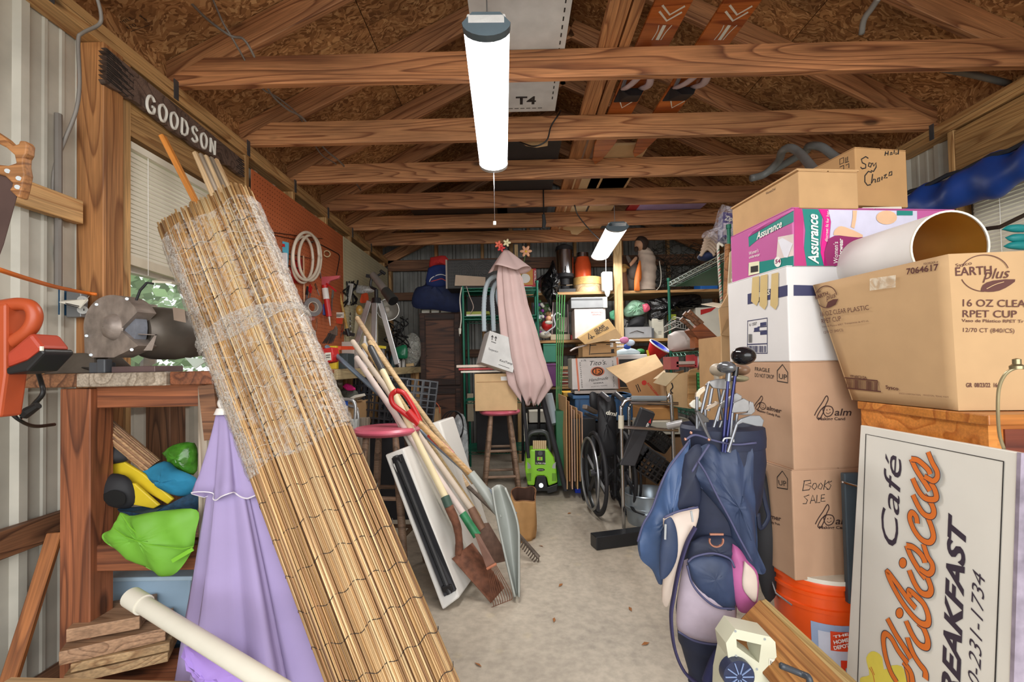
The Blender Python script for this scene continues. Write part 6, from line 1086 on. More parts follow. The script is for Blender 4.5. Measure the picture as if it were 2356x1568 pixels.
# books below the middle shelf
for i, (x0, y0, x1, y1, c, n_) in enumerate(((1543, 820, 1562, 850, (170, 80, 84), 'red box end in the rack below the wire basket'), (1556, 830, 1600, 838, (196, 180, 170), 'upper flat book on the rack with green cover edge'), (1556, 838, 1602, 844, (160, 80, 70), 'lower flat red book on the rack'), (1598, 815, 1605, 845, (190, 50, 60), 'upright red strip book in the rack'), (1605, 818, 1655, 850, (206, 196, 196), 'white paper sack in the rack beside the red strip'))):
    fbox('rack_book', n_, 'book' if i not in (0, 4) else 'box', x0, y0, x1, y1, 3.5, .18, mt(c, .5), bev=.002, group='things in the rack below the wire basket')
b = None
for k in range(4): a = at(1610+k*7, 832-k % 2*3, 3.3); c = at(1606+k*5, 850, 3.3); tag(B().bar(a, c, .012, .006).o('dark_stick', mt((90, 50, 40), .6), None), ['first', 'second', 'third', 'last'][k]+' from the left of four dark sticks behind the wooden tray', 'stick', 'dark sticks')
# carton heap between rack and white box: tall tan open box with flaps
t = T('tall_open_carton', 'tall opened tan carton with bent flaps behind the golf clubs', 'carton', at(1690, 850, 2.45)); Y2 = 2.4
B().prism([at(x, y, Y2) for x, y in ((1655, 712), (1690, 650), (1722, 600), (1722, 850), (1662, 870), (1660, 770))], (0, .012, 0)).o('front_panel', CARD, t)
B().prism([at(x, y, Y2+.05) for x, y in ((1680, 580), (1722, 540), (1722, 700), (1672, 712))], (0, .01, 0)).o('back_flap', mt((222, 208, 178), .8), t); B().hexa([at(1613, 700, Y2+.1), at(1655, 708, Y2), at(1690, 704, Y2), at(1640, 696, Y2+.25), at(1613, 699, Y2+.1), at(1655, 706, Y2), at(1690, 702, Y2), at(1640, 695, Y2+.25)]).o('bent_flap', mt((226, 214, 190), .8), t); B().hexa([at(1658, 770, Y2-.01), at(1722, 780, Y2-.01), at(1722, 780, Y2), at(1658, 770, Y2), at(1672, 735, Y2-.03), at(1722, 700, Y2-.03), at(1722, 700, Y2-.02), at(1672, 735, Y2-.02)]).o('side_flap', CARD, t)
B().box(at(1662, 850, Y2).x, Y2+.01, .5, at(1740, 850, Y2).x, Y2+.3, zat(1700, 772, Y2)).o('body', CARD2, t); B().pillow([(1684, 610), (1700, 600), (1712, 640), (1700, 700), (1680, 690)], Y2+.04, .015, .01, wr=.006).o('clear_tape', film((240, 236, 220), .5), t, smooth=True)
fbox('carton_support', 'lower carton under the tall opened one', 'carton', 1665, 960, 1735, 1200, 2.42, .35, CARD2, zb=0)
# ================================================================= floor, middle
# wheelchair
t = T('wheelchair', 'folded black wheelchair seen from behind with letters on its backrest', 'wheelchair', (at(1402, 1165, 3.35).x, 3.4, 0)); WY = 3.38
def wheel(cx, cy, r, par, ang, cst=False):
    c = at(cx, cy, WY); c.z = r+.003; ax = V((cos(R(ang)), sin(R(ang)), 0)); e1 = V((-sin(R(ang)), cos(R(ang)), 0)); e2 = V((0, 0, 1)); n = 40; C_ = lambda rr_, k, o=0: c+ax*o+(e1*cos(k)+e2*sin(k))*rr_
    w_ = B().tube([C_(r-.014, 2*pi*k/n) for k in range(n)], .014, 8, closed=True).o('wheel', SOFTBLK, par, smooth=True); B().tube([C_(r-.035, 2*pi*k/n, -.0) for k in range(n)], .008, 6, closed=True).o('rim', mt((60, 62, 66), .35, .3), w_, smooth=True)
    B().tube([C_(r-.05, 2*pi*k/n, .045 if cx > 1400 else -.045) for k in range(n)], .009, 8, closed=True).o('push_rim', GREYM if cx < 1400 else SOFTBLK, w_, smooth=True); B().cyl(C_(0, 0, -.04), C_(0, 0, .04), .025, n=12).o('hub', mt((80, 80, 84), .4, .5), w_, smooth=True)
    for k in range(6): a = 2*pi*k/6+.3; B().bar(C_(.02, a), C_(r-.035, a), .014, .02, ax).o('spoke', mt((46, 46, 50), .4), w_)
    return c
cL = wheel(1370, 1078, .3, t, 5); cR = wheel(1436, 1075, .3, t, 2)
BLF = mt((26, 26, 30), .55, 0, .2, 20, .2); hz = zat(1395, 908, 3.25)
for x0, s_ in ((1380, -1), (1412, 1)): B().tube(catmull([at(x0+4, 1110, 3.4), at(x0+2, 1000, 3.36), at(x0-2, 925, 3.33), at(x0, 908, 3.3), at(x0+16, 915, 3.2)], 5), .012, 8).o('frame_tube', SOFTBLK, t, smooth=2); B().cyl(at(x0+6, 906, 3.27), at(x0+20, 918, 3.15), .019, n=10).o('hand_grip', mt((70, 70, 74), .35), t, smooth=True)
B().pillow([(1378, 905), (1396, 915), (1416, 925), (1418, 1000), (1418, 1040), (1385, 1045), (1376, 1000), (1376, 940)], 3.3, .03, .03, wr=.004, k=4).o('backrest', BLF, t, smooth=True); ptext(t, 'dmi', frp(3.262), (1393, 952), (1418, 957), 10, OFFW, bold=.03, shear=.1)
B().pillow([(1356, 905), (1364, 900), (1376, 910), (1376, 945), (1358, 935)], 3.5, .02, .02).o('side_guard', BLF, t, smooth=True); B().bar(at(1345, 935, 3.3), at(1370, 948, 3.45), .04, .03).o('armrest', mt((110, 98, 88), .5), t, bev=.006)
for a, c in (((1345, 950, 3.4), (1376, 962, 3.4)), ((1376, 1050, 3.4), (1440, 1120, 3.4)), ((1440, 1050, 3.4), (1376, 1120, 3.4)), ((1412, 960, 3.4), (1416, 1140, 3.4)), ((1405, 1130, 3.45), (1425, 1150, 3.5))): B().cyl(at(*a), at(*c), .011, n=8).o('frame_tube', SOFTBLK, t, smooth=True)
for x in (1342, 1410): c = at(x, 1120, 3.75); c.z = .085; B().tube([c+V((0, cos(a)*.07, sin(a)*.07)) for a in [j*pi/8 for j in range(16)]], .013, 6, closed=True).cyl(c-V((.015, 0, 0)), c+V((.015, 0, 0)), .05).bar(c, c+V((0, 0, .25)), .02, .02).o('caster', SOFTBLK, t, smooth=True)
# walker
t = T('walker', 'chrome walking frame with grey grips behind the golf bag', 'walker', (at(1500, 1100, 3.1).x, 3.1, 0)); Yk = 3.05
for Y_, dx in ((3.05, 0), (3.3, 18)):
    P = [at(1430+dx, 1010, Y_), at(1429+dx, 960, Y_), at(1431+dx, 935, Y_), at(1440+dx, 921, Y_), at(1462+dx, 918, Y_), at(1530, 917, Y_), at(1545, 930, Y_), at(1548, 1010, Y_)]; P[0].z = .02; P[-1].z = .02; B().tube(catmull(P, 5), .0125, 10).o('frame_tube', CHROME, t, smooth=2)
for a, c, r_ in (((1452, 916), (1532, 916), .018), ((1428, 982), (1560, 990), .0125), ((1450, 926), (1560, 928), .011)): B().cyl(at(*a, Yk-.0), at(*c, Yk-.0), r_, n=10).o('cross_bar', CHROME if r_ < .015 else mt((130, 138, 142), .4), t, smooth=True)
B().cyl(at(1536, 980, 2.95), at(1572, 972, 2.9), .022, n=12).o('grip', mt((176, 176, 178), .3, .3), t, smooth=True); B().cyl(at(1429, 955, Yk), at(1429, 985, Yk), .019, n=10).o('height_clip', mt((206, 200, 180), .4), t, smooth=True)
# black exercise step
t = T('exercise_step', 'black flat exercise board with red and white logo leaning on the walker', 'board', at(1470, 1060, 3.2)); q = [at(*p) for p in ((1432, 1060, 3.0), (1462, 1052, 3.0), (1505, 945, 3.15), (1478, 940, 3.15))]; dv = V((.01, .07, .01)); q = [at(*p) for p in ((1425, 1070, 3.02), (1462, 1072, 3.02), (1508, 952, 3.15), (1476, 940, 3.15))]; B().hexa([q[0], q[1], q[1]+dv, q[0]+dv, q[3], q[2], q[2]+dv, q[3]+dv]).o('pad', mt((40, 40, 44), .6), t, bev=.006); f_ = Fr(q[0], (q[1]-q[0]).cross(q[3]-q[0])); ppoly(t, f_, ((1491, 971), (1498, 962), (1497, 974)), RED, 'logo', e=.003); ptext(t, 'STEP', f_, (1489, 986), (1494, 974), 5, WHITE, bold=.03, e=.003)
crate('milk_crate', 'black crate with slats tipped on the walker by the bag', at(1510, 1010, 3.25), .14, .14, .1, ME(0, 40, 10), BLACK, 8, 3); crate('milk_crate', 'black round-holed basket in the galvanised tub', at(1492, 1065, 3.2), .17, .2, .16, ME(0, 35, 0), BLACK, 5, 5); solo(B().obox(at(1490, 1040, 3.15), V((.1, 0, -.07)), V((0, .02, 0)), V((.02, 0, .03))), 'grey_slat_panel', mt((60, 62, 66), .4), 'dark grey slotted plastic panel lying across the black basket', 'panel', bev=.004)
tb = T('galvanized_tub', 'round galvanised metal tub on the floor behind the golf bag', 'tub', (at(1500, 1175, 3.15).x, 3.2, 0)); c = V((at(1500, 1175, 3.15).x, 3.22, 0)); B().lathe([(.001, .01), (.14, .01), (.145, 0), (.15, .04), (.152, .08), (.158, .09), (.155, .1), (.165, .2), (.172, .205), (.168, .21), (.158, .2), (.148, .03), (.001, .02)], c, n=32).o('shell', mt((160, 172, 182), .3, .6, .12), tb, smooth=True); B().tube([c+V((cos(a)*.159, sin(a)*.159, .115)) for a in [j*pi/16 for j in range(32)]], .004, 5, closed=True).o('band', mt((180, 190, 196), .3, .6), tb)
fbox('cream_cooler', 'cream plastic lid seen through the walker', 'box', 1478, 968, 1600, 1000, 3.5, .3, mt((206, 204, 190), .4), zb=.55); fbox('cooler_stand', 'box under the cream plastic lid', 'box', 1485, 1005, 1598, 1100, 3.52, .28, mt((140, 110, 80), .7), zb=0)
fbox('rack_carton', 'brown carton with red marks low on the green rack', 'carton', 1478, 938, 1560, 966, 3.6, .3, mt((190, 140, 84), .8), zb=None, parent=None); 
solo(B().tube(catmull([at(1452, 1160, 3.2), at(1460, 1175, 3.05), at(1482, 1184, 2.98)], 4), .012, 6, flat=.3), 'black_strap', BLACK, 'black strap lying on the floor by the wheelchair', 'strap')
# cardboard sheets
MC_ = [CARD2, KRAFT, CARD3, mt((170, 140, 120), .8)]
for k in range(7):
    x = 1296+k*6; b = B(); yt = (905, 915, 925, 935, 930, 945, 940)[k]; a = [at(x-12, yt, 4.2), at(x+6, yt+8, 3.9), at(x+8, 1125-k % 2*18, 3.75), at(x-2, 1100, 4.1)]
    d_ = V((.008, 0, 0)); b.hexa([a[3], a[2], a[2]+d_, a[3]+d_, a[0], a[1], a[1]+d_, a[0]+d_]); o = b.o('cardboard_sheet', MC_[k % 4], None); tag(o, ['leftmost brown flattened carton beside the pressure washer', 'second flattened carton from the pressure washer', 'third flattened carton of the standing row', 'middle flattened carton of the standing row', 'third last flattened carton of the standing row', 'second last flattened carton before the wheelchair', 'flattened carton nearest to the wheelchair'][k], 'cardboard', 'flattened cartons standing by the wheelchair')
fbox('blue_bin', 'bright blue bin behind the wheelchair wheel', 'bin', 1322, 1040, 1345, 1105, 3.95, .2, mt((20, 60, 206), .4), zb=.0); fbox('dark_suitcase', 'black soft suitcase standing behind the wheelchair', 'suitcase', 1318, 962, 1372, 1090, 3.9, .2, BLACK, zb=.05)
fbox('green_case', 'tall dark green plastic case behind the flattened cartons', 'case', 1280, 945, 1300, 1090, 4.0, .2, mt((34, 104, 66), .4), zb=.05); fbox('yellow_tray', 'yellow tray on the low shelf behind the cartons', 'tray', 1296, 902, 1322, 912, 4.6, .3, mt((226, 176, 60), .4)); fbox('white_files', 'row of white folders low behind the pressure washer', 'folders', 1217, 945, 1256, 972, 4.3, .2, OFFW); fbox('file_box', 'black box holding the white folders', 'box', 1215, 974, 1258, 1100, 4.3, .25, BLACK, zb=0)
# hose end and poles
tag(B().tube([at(1262, 905, 4.1), at(1268, 940, 4.1), at(1276, 975, 4.05)], [.034, .04, .042], 12).o('grey_pipe', HG, None, smooth=True), 'pale grey pipe end hanging below the pink umbrella', 'pipe'); tag(B().tube([at(1246, 905, 3.85), at(1302, 1128, 3.78)], .022, 12).o('black_pole', SOFTBLK, None, smooth=True), 'black pole leaning between the washer and the cartons', 'pole')
t = T('folding_chair_frame', 'black folding chair frame behind the pressure washer', 'chair', at(1240, 1100, 4.2));
for a, c in (((1203, 935), (1203, 1060)), ((1240, 930), (1240, 1060)), ((1200, 940), (1262, 936)), ((1203, 1000), (1258, 1000)), ((1258, 935), (1262, 1100))): B().cyl(at(*a, 4.15), at(*c, 4.15), .012, n=8).o('frame_tube', BLACK, t, smooth=True)
tag(B().bar(at(1208, 950, 4.1), at(1211, 1015, 4.1), .035, .01).o('pale_strip', OFFW, None), 'white slat leaning on the black chair frame', 'slat')
# pressure washer
LG = mt((140, 206, 50), .35, 0, .05); t = T('pressure_washer', 'lime green pressure washer with black base and coiled hose', 'pressure washer', (at(1246, 1130, 3.85).x, 3.95, 0)); Y0 = 3.85; zg = lambda y: max(.0, zat(1246, y, Y0))
B().prism([at(x, y, Y0) for x, y in ((1210, 1042), (1222, 1034), (1262, 1034), (1275, 1052), (1280, 1075), (1283, 1110), (1262, 1118), (1258, 1098), (1252, 1094), (1236, 1094), (1232, 1100), (1230, 1117), (1214, 1116), (1208, 1080))], (0, .2, 0)).o('housing', LG, t, bev=.012)
B().prism([at(x, y, Y0+.01) for x, y in ((1230, 1120), (1234, 1094), (1256, 1094), (1260, 1120), (1284, 1112), (1282, 1130), (1260, 1136), (1258, 1130), (1232, 1130), (1230, 1136), (1216, 1132), (1214, 1112))], (0, .2, 0)).o('base', BLACK, t, bev=.006)
B().tube(catmull([at(x, y, Y0+.1) for x, y in ((1213, 1040), (1214, 1010), (1222, 996), (1245, 992), (1258, 998), (1264, 1015), (1264, 1040))], 5), .02, 10).o('handle', mt((60, 64, 64), .4), t, smooth=2)
b = B()
for k in range(7): x = 1228+k*4.5; b.tube([at(x, 1013, Y0+.04), at(x, 1036, Y0+.04)], .008, 6)
b.o('hose_coil', mt((206, 180, 140), .6), t, smooth=True); B().prism([at(x, y, Y0-.004) for x, y in ((1231, 1036), (1254, 1036), (1255, 1068), (1231, 1068))], (0, .01, 0)).o('control_panel', BLACK, t); B().cyl(at(1243, 1042, Y0-.02), at(1243, 1042, Y0), .02, n=14).o('dial', BLACK, t, smooth=True); B().box(at(1236, 1058, Y0-.01).x, Y0-.012, zg(1058), at(1248, 1058, Y0).x, Y0, zg(1050)).o('switch_plate', LG, t); B().cyl(at(1242, 1054, Y0-.02), at(1242, 1054, Y0), .008).o('red_switch', RED, t); ptext(t, '1,700 PSI', frp(Y0-.006), (1232, 1066), (1254, 1067), 3, WHITE, bold=.02)
B().ball(at(1244, 1080, Y0), (.034, .008, .012)).o('badge', BLACK, t, smooth=True); ptext(t, 'GREENWORKS', frp(Y0-.009), (1237, 1081.5), (1251, 1081.5), 2, WHITE); B().cyl(at(1245, 1116, Y0-.01), at(1245, 1116, Y0+.02), .018, n=14).o('outlet_fitting', CHROME, t, smooth=True)
for s_ in (-1, 1):
    x = 1246+s_*28; B().prism([at(x-s_*2, 1068, Y0-.002), at(x+s_*5, 1062, Y0-.002), at(x+s_*4, 1078, Y0-.002), at(x-s_*4, 1076, Y0-.002)], (0, .01, 0)).o('side_window', mt((170, 176, 170), .2), t)
    for k in range(5): B().bar(at(x-s_*3+k*s_*2, 1088, Y0-.001), at(x-s_*3+k*s_*2, 1106, Y0-.001), .003, .003).o('vent', SOFTBLK, t)
# tan bag, beam, plastic
t = T('canvas_bag', 'tan canvas bag with open dark top beside the grey scoop', 'bag', (at(1200, 1230, 2.95).x, 3.0, 0)); c = at(1198, 1228, 2.95); c.z = 0; h = zat(1200, 1130, 2.95)
def cb(u, v): a = 2*pi*u; s_ = 1+.1*sin(a*3+v*5)+.05*sin(a*7); return V((c.x+.03*v+cos(a)*.085*s_*(1-.12*v), c.y+sin(a)*.06*s_, (h-.015+.035*sin(a)*v+.012*sin(a*3))*v+.001))
B().sheet(cb, 40, 12, .003).o('bag_body', mt((176, 134, 84), .8, 0, .15, 10, .2), t, smooth=2); B().sheet(lambda u, v: c+V(((cb(u, .3+.7*v).x-c.x)*.93, (cb(u, .3+.7*v).y-c.y)*.93, cb(u, .3+.7*v).z-.002)), 40, 8).o('interior', mt((70, 46, 34), .9), t, smooth=2); B().tube([V(cb(i/40, .99)) for i in range(41)], .004, 5).o('hem', mt((110, 70, 44), .7), t); B().lathe([(.001, .02), (.07, .02), (.07, .03)], c, n=16, sy=.6).o('inside_floor', mt((60, 40, 28), .9), t)  # bag inside drawn in dark brown, putting the shade of the opening into colour
o = B().bar(V((at(1367, 1240, 2.75).x, 2.78, .04)), V((at(1367, 1240, 2.75).x+.6, 2.95, .04)), .085, .075).o('square_steel_tube', mt((46, 48, 52), .3, .4, .1), None, bev=.004); tag(o, 'black square steel tube lying on the floor towards the golf bag', 'steel tube')
solo(B().pillow([(1035, 1000), (1050, 955), (1070, 960), (1078, 1030), (1072, 1100), (1045, 1090)], 4.3, .05, .05, wr=.012, k=4), 'plastic_sheet', film((200, 204, 206), .4, .8, 12), 'crumpled clear plastic sheet standing by the rear rack post', 'plastic sheet', smooth=True)
b = B()
for k in range(3): b.tube(catmull([at(1040+k*4+26*cos(a)*(1-.15*k), 980+35*sin(a), 4.15-.02*k) for a in [j*pi/6 for j in range(13)]], 4), .005, 5)
solo(b, 'coiled_cord', BLACK, 'loops of thin black cord hanging on the rear rack post', 'cord', smooth=2)
fbox('small_floor_carton', 'small brown carton with lettering beside the wardrobe foot', 'carton', 983, 940, 1008, 975, 4.9, .2, CARD2, zb=None); wire('orange_lead', 'thin orange lead curling over the small brown carton', 'cord', [(985, 930, 4.85), (1000, 925, 4.85), (1010, 935, 4.85), (1012, 950, 4.85)], .005, mt((206, 90, 50), .5))
fbox('floor_carton_stand', 'dark box under the small brown carton', 'box', 975, 978, 1020, 1040, 4.92, .25, SOFTBLK, zb=0)
fbox('white_panel_strip', 'narrow pale board standing behind the rear rack post', 'board', 1075, 905, 1089, 985, 4.95, .03, mt((176, 164, 140), .7), zb=.5)
# leaves on the floor
rr = random.Random(4)
for k, (x, y) in enumerate(((1275, 1425), (1310, 1180), (1245, 1255), (1290, 1345), (1485, 1480), (1100, 1528), (1215, 1170), (1450, 1400))):
    Yg = 1.1*F/(y-833)*1.0; p = onp(x, y, V((0, 0, .003)), V((0, 0, 1))); a = rr.uniform(0, 6); u = V((cos(a), sin(a), 0))*.02; v_ = V((-sin(a), cos(a), 0))*.007; b = B().add([p-u, p+v_+V((0, 0, .004)), p+u, p-v_], [(0, 1, 2), (0, 2, 3)]); tag(b.o('dry_leaf', mt((150, 96, 50), .8), None), ['curled dry leaf on the floor near the picture bottom', 'dry leaf before the wheelchair', 'dry leaf beside the rake head', 'dry leaf in the middle of the bare floor', 'dry leaf left of the golf bag base', 'dry leaf next to the bamboo roll foot', 'dry leaf near the canvas bag', 'dry leaf left of the golf bag pocket'][k], 'leaf', 'dry leaves on the floor')
# ================================================================= lamps
TUBEM = mt((255, 255, 255), .5, 0, 0, 1, 0, 5.5)
def shop_light(label, a, c, wd, hang, cord=None):
    a, c = V(a), V(c); t = T('shop_light', label, 'ceiling lamp', (a+c)/2); d, u, v_ = basis(c-a); L = (c-a).length
    B().obox((a+c)/2+v_*.045, d*L/2, u*wd*.42, v_*.02).o('housing', mt((214, 214, 214), .4), t, bev=.006)
    b = B(); n = 10; P = [(cos(pi*k/n)*wd/2, -sin(pi*k/n)*.045+.03) for k in range(n+1)]
    b.prism([a+d*.03+u*x+v_*z for x, z in P], d*(L-.06)); b.o('diffuser', TUBEM, t)
    for q, s_ in ((a, 1), (c, -1)): B().prism([q+u*x*1.04+v_*z*1.05 for x, z in P]+[q+u*(-wd*.3)+v_*.07, q+u*(wd*.3)+v_*.07], d*s_*.035).o('end_cap', mt((84, 100, 110), .4) if s_ > 0 else mt((200, 200, 200), .3), t)
    for f in (.12, .88): p = a+d*L*f+v_*.06; B().tube([p, V((p.x, p.y, hang))], .003, 5).o('chain', GREYM, t)
    if cord: q = c-d*.02; e_ = V(cord); o = B().tube([q, V((q.x, q.y, e_.z))], .0018, 5).o('pull_chain', CHROME, t); B().box(q.x-.008, q.y-.008, e_.z-.02, q.x+.008, q.y+.008, e_.z).o('pull_knob', OFFW, o)
    area('tube_light', (a+c)/2-v_*.035, (0, 0, 0), wd, L, 18 if c.y < 3.5 else 20, (1, .97, .93)).rotation_euler = (MX((u, d, v_)).transposed().to_euler())
    return t
la, lc = onp(1119, 72, V((0, 0, 2.27)), V((0, 0, 1))), onp(1136, 392, V((0, 0, 2.27)), V((0, 0, 1)))
shop_light('bright tube lamp hanging near the front, with pull chain', la, lc, .165, ZP+.01, at(1134, 512, lc.y))
la, lc = onp(1421, 528, V((0, 0, 2.24)), V((0, 0, 1))), onp(1380, 596, V((0, 0, 2.24)), V((0, 0, 1)))
if lc.y > 5.3: lc = la+(lc-la)*((5.25-la.y)/(lc.y-la.y))
shop_light('bright tube lamp hanging before the back shelves', la, lc, .19, ZP+.01)
# ================================================================= on and under the joists
ZJ = ZP+.141
def onz(px, py, z=ZJ): return onp(px, py, V((0, 0, z)), V((0, 0, 1)))
a, c, e_, g_ = onz(1128, 0), onz(1335, 0), onz(1277, 255), onz(1128, 250); a.y = c.y = 1.3; c.x = e_.x
t = T('flat_carton', 'long white carton marked T4 lying on the joists beside the front lamp', 'carton', (c.x-.15, 2.1, ZJ)); x0 = g_.x-.05; B().box(x0, 1.3, ZJ, e_.x, e_.y, ZJ+.05).o('body', mt((206, 206, 204), .7), t); fz = Fr((0, 0, ZJ), (0, 0, -1)); ptext(t, 'T4', fz, (1187, 240), (1233, 239), 18, INK, bold=.03)
for k in range(26):
    f = k/26; y = 1.35+(e_.y-1.45)*f; 
    if y+.03 < e_.y: B().box(e_.x-.03, y, ZJ-.001, e_.x-.024, y+.025, ZJ).o('dash_mark', INK, t)
for k in range(10): B().box(x0+.02+k*.035, e_.y-.04, ZJ-.001, x0+.045+k*.035, e_.y-.035, ZJ).o('dash_mark', INK, t)
for i, (xa_, xb_) in enumerate(((1405, 1455), (1460, 1487))):
    X0, X1 = onz(xa_, 0).x, onz(xb_, 0).x; o = beam('long_plank', ((X0+X1)/2, 1.2, ZJ+.02+i*.0), ((X0+X1)/2, 5.5, ZJ+.02), X1-X0, .04, wood((196, 140, 92), (140, 86, 50), 12), None); tag(o, ('wider of two long planks laid lengthwise over the joists', 'narrower plank lying beside the wide one over the joists')[i], 'plank')
SKI = wood((186, 104, 48), (140, 66, 28), 6, r=.25, fine=.15, knot=False)
for i, (xt, Yt, xn) in enumerate(((1372, 3.41, 1558), (1464, 3.33, 1718))):
    z = lambda Y: ZJ+.008+(2.85-Y)*.127; dn = V((0, 1, -.127)).normalized(); X1 = (xt-1178)/F*Yt; X0 = (xn-1178)/F*2.11; g = (X1-X0)/(Yt-2.11); pt = lambda Y, s: V((X0+(Y-2.11)*g+s, Y, z(Y)))
    t = T('water_ski', ('wooden water ski with white chevrons, next to the long planks', 'wooden water ski with white stripes, nearer to the right wall')[i], 'ski', pt(2.6, 0), 'water skis')
    ou = [(Yt, 0), (Yt-.06, .035), (Yt-.25, .07), (2.4, .085), (1.9, .088), (1.6, .07), (1.45, .03)]
    B().prism([pt(y, s) for y, s in ou]+[pt(y, -s) for y, s in ou[::-1][:-1]], V((0, .002, .016))).o('board', SKI, t, bev=.003)
    fs = Fr(pt(2.5, 0), V((1, g, -.127*1)).cross(V((1, 0, 0))) if False else (pt(2.2, 0)-pt(3, 0)).cross(V((1, 0, 0)))); cx = xn
    dx = lambda y: xn+(xt-xn)*(y/372.)
    for yy in (28, 42): m = dx(yy); ink(t, fs, [[(m-20, yy-16), (m-3, yy+6), (m+32, yy-14)]], 5, OFFW, 'stripe', smooth=False)
    ink(t, fs, [[(dx(58), 58), (dx(92), 92)]], 8, OFFW, 'stripe', smooth=False); ink(t, fs, [[(dx(56)-14, 58), (dx(72)-10, 72), (dx(92)-12, 92)], [(dx(56)+16, 58), (dx(72)+10, 74), (dx(92)+8, 92)]], 2, OFFW, 'stripe')
    ink(t, fs, [[(dx(232)-16, 232), (dx(246)-4, 248), (dx(232)+16, 232)]], 3, OFFW, 'stripe', smooth=False)
    y1, y2 = 2.28, 2.66; q = pt(2.5, 0)
    B().hexa([pt(2.74, -.075)+V((0, 0, -.002)), pt(2.74, .075)+V((0, 0, -.002)), pt(2.62, .075)+V((0, 0, -.002)), pt(2.62, -.075)+V((0, 0, -.002)), pt(2.72, -.04)+V((0, 0, -.01)), pt(2.72, .04)+V((0, 0, -.01)), pt(2.58, .035)+V((0, 0, -.075)), pt(2.58, -.035)+V((0, 0, -.075))]).o('toe_binding', SOFTBLK, t, bev=.005)
    B().tube(catmull([pt(2.62, -.05)+V((0, 0, -.01)), pt(2.5, -.05)+V((0, 0, -.07)), pt(2.38, 0)+V((0, 0, -.08)), pt(2.5, .05)+V((0, 0, -.07)), pt(2.62, .05)+V((0, 0, -.01))], 4), .02, 8, flat=.5).o('heel_rubber', mt((196, 176, 180), .5), t, smooth=2)
    for s_ in (-1, 1): B().obox(pt(2.5, s_*.07)+V((0, 0, -.006)), V((.01, 0, 0)), dn*.12, V((0, 0, .006))).o('binding_plate', SILVER, t, bev=.002)
for i, (x0, x1, Y0_, Y1_, m_, n_) in enumerate(((.48, .66, 3.1, 3.5, mt((146, 122, 108), .6), 'stack of brown tile planks on the joists by the ski tails'), (.66, .98, 3.25, 4.05, CARD, 'tan flat carton on the joists behind the ski tails'), (.5, .74, 3.6, 5.3, mt((206, 180, 140), .8), 'pale hardboard sheet lying over the rear joists'), (.76, 1.0, 3.7, 5.3, mt((196, 160, 116), .8), 'tan sheet beside the pale hardboard over the rear joists'), (1.25, 1.9, 4.25, 4.95, mt((150, 130, 170), .6), 'lilac panel lying over the joists before the plastic bag'), (1.15, 1.25, 4.2, 4.7, mt((150, 24, 30), .5), 'dark red strip beside the lilac panel'), (-1.0, -.05, 4.3, 5.3, mt((30, 32, 34), .5), 'large black sheet lying on the joists at the back left'), (-.15, .35, 3.0, 5.2, mt((40, 44, 50), .6), 'dark board on the joists behind the front lamp'))):
    tag(B().box(x0, Y0_, ZJ+.001, x1, Y1_, ZJ+.02).o('loft_board', m_, None), n_, 'board')
t = T('torn_carton_flap', 'torn cardboard edge drooping behind the front lamp', 'cardboard', onz(1230, 330)); B().prism([at(x, y, 2.98) for x, y in ((1172, 318), (1262, 318), (1260, 334), (1235, 338), (1210, 334), (1195, 322))], (0, .01, 0)).o('flap', CARD, t)
t = T('notched_cardboard', 'pale notched cardboard hanging below the last joists', 'cardboard', at(1330, 530, 5.2)); B().prism([at(x, y, 5.1) for x, y in ((1295, 515), (1355, 515), (1352, 523), (1328, 540), (1315, 538), (1312, 530), (1296, 528))], (0, .005, 0)).o('sheet', CARD, t)
wire('black_wire', 'black wire looping over the second joist beside the front lamp', 'cable', [(1175, 315, 2.95), (1205, 330, 2.9), (1232, 336, 2.8), (1258, 322, 2.78), (1268, 290, 2.78), (1286, 262, 2.78), (1290, 254, 2.9)], .0045, BLACK)
wire('black_wire', 'black lead running down to the rear lamp', 'cable', [(1322, 472, 4.05), (1330, 495, 4.2), (1358, 530, 4.35), (1382, 552, 4.5)], .006, BLACK)
t = T('black_pouch', 'narrow black bag hanging from the fourth joist', 'bag', at(1250, 525, 4.02)); B().prism([at(x, y, 4.0) for x, y in ((1247, 492), (1254, 492), (1257, 512), (1254, 526), (1247, 524), (1248, 505))], (0, .03, 0)).o('bag_body', BLACK, t, bev=.004); B().tube([at(1250, 435, 4.0), at(1251, 492, 4.0)], .006).o('strap', BLACK, t)
HS = mt((128, 130, 130), .4, 0, .12)
for i, pts in enumerate((((1728, 410, 3.4), (1760, 400, 3.4), (1790, 372, 3.3), (1800, 348, 3.1), (1818, 340, 3.0), (1840, 352, 2.9), (1868, 385, 2.7), (1890, 410, 2.5)), ((1740, 405, 3.5), (1790, 385, 3.4), (1850, 350, 3.2), (1862, 336, 3.1), (1890, 338, 3.0), (1920, 360, 2.9), (1940, 375, 2.8)))):
    wire('black_foam_tube', ('grey foam tube arching down behind the stacked boxes, nearer one', 'grey foam tube arching beside the first one, nearer to the wall')[i], 'tube', pts, .026, HS, n=12)
wire('black_foam_tube', 'grey tube end hanging behind the plastic bag on the rack', 'tube', [(1715, 460, 3.6), (1722, 480, 3.6), (1726, 498, 3.6), (1728, 520, 3.6)], .03, HS, n=12)
wire('metal_conduit', 'curved grey conduit dropping from the roof behind the first joist', 'conduit', [(2022, -5, 2.2), (2005, 20, 2.25), (1988, 45, 2.3), (1982, 78, 2.35)], .014, mt((176, 178, 176), .35, .4), n=10)
wire('metal_conduit', 'straight grey conduit going from the joists to the right wall plate', 'conduit', [(2085, 140, 2.32), (2140, 152, 2.34), (2240, 172, 2.4), (2320, 192, 2.45)], .017, mt((130, 132, 130), .35, .4), n=10)
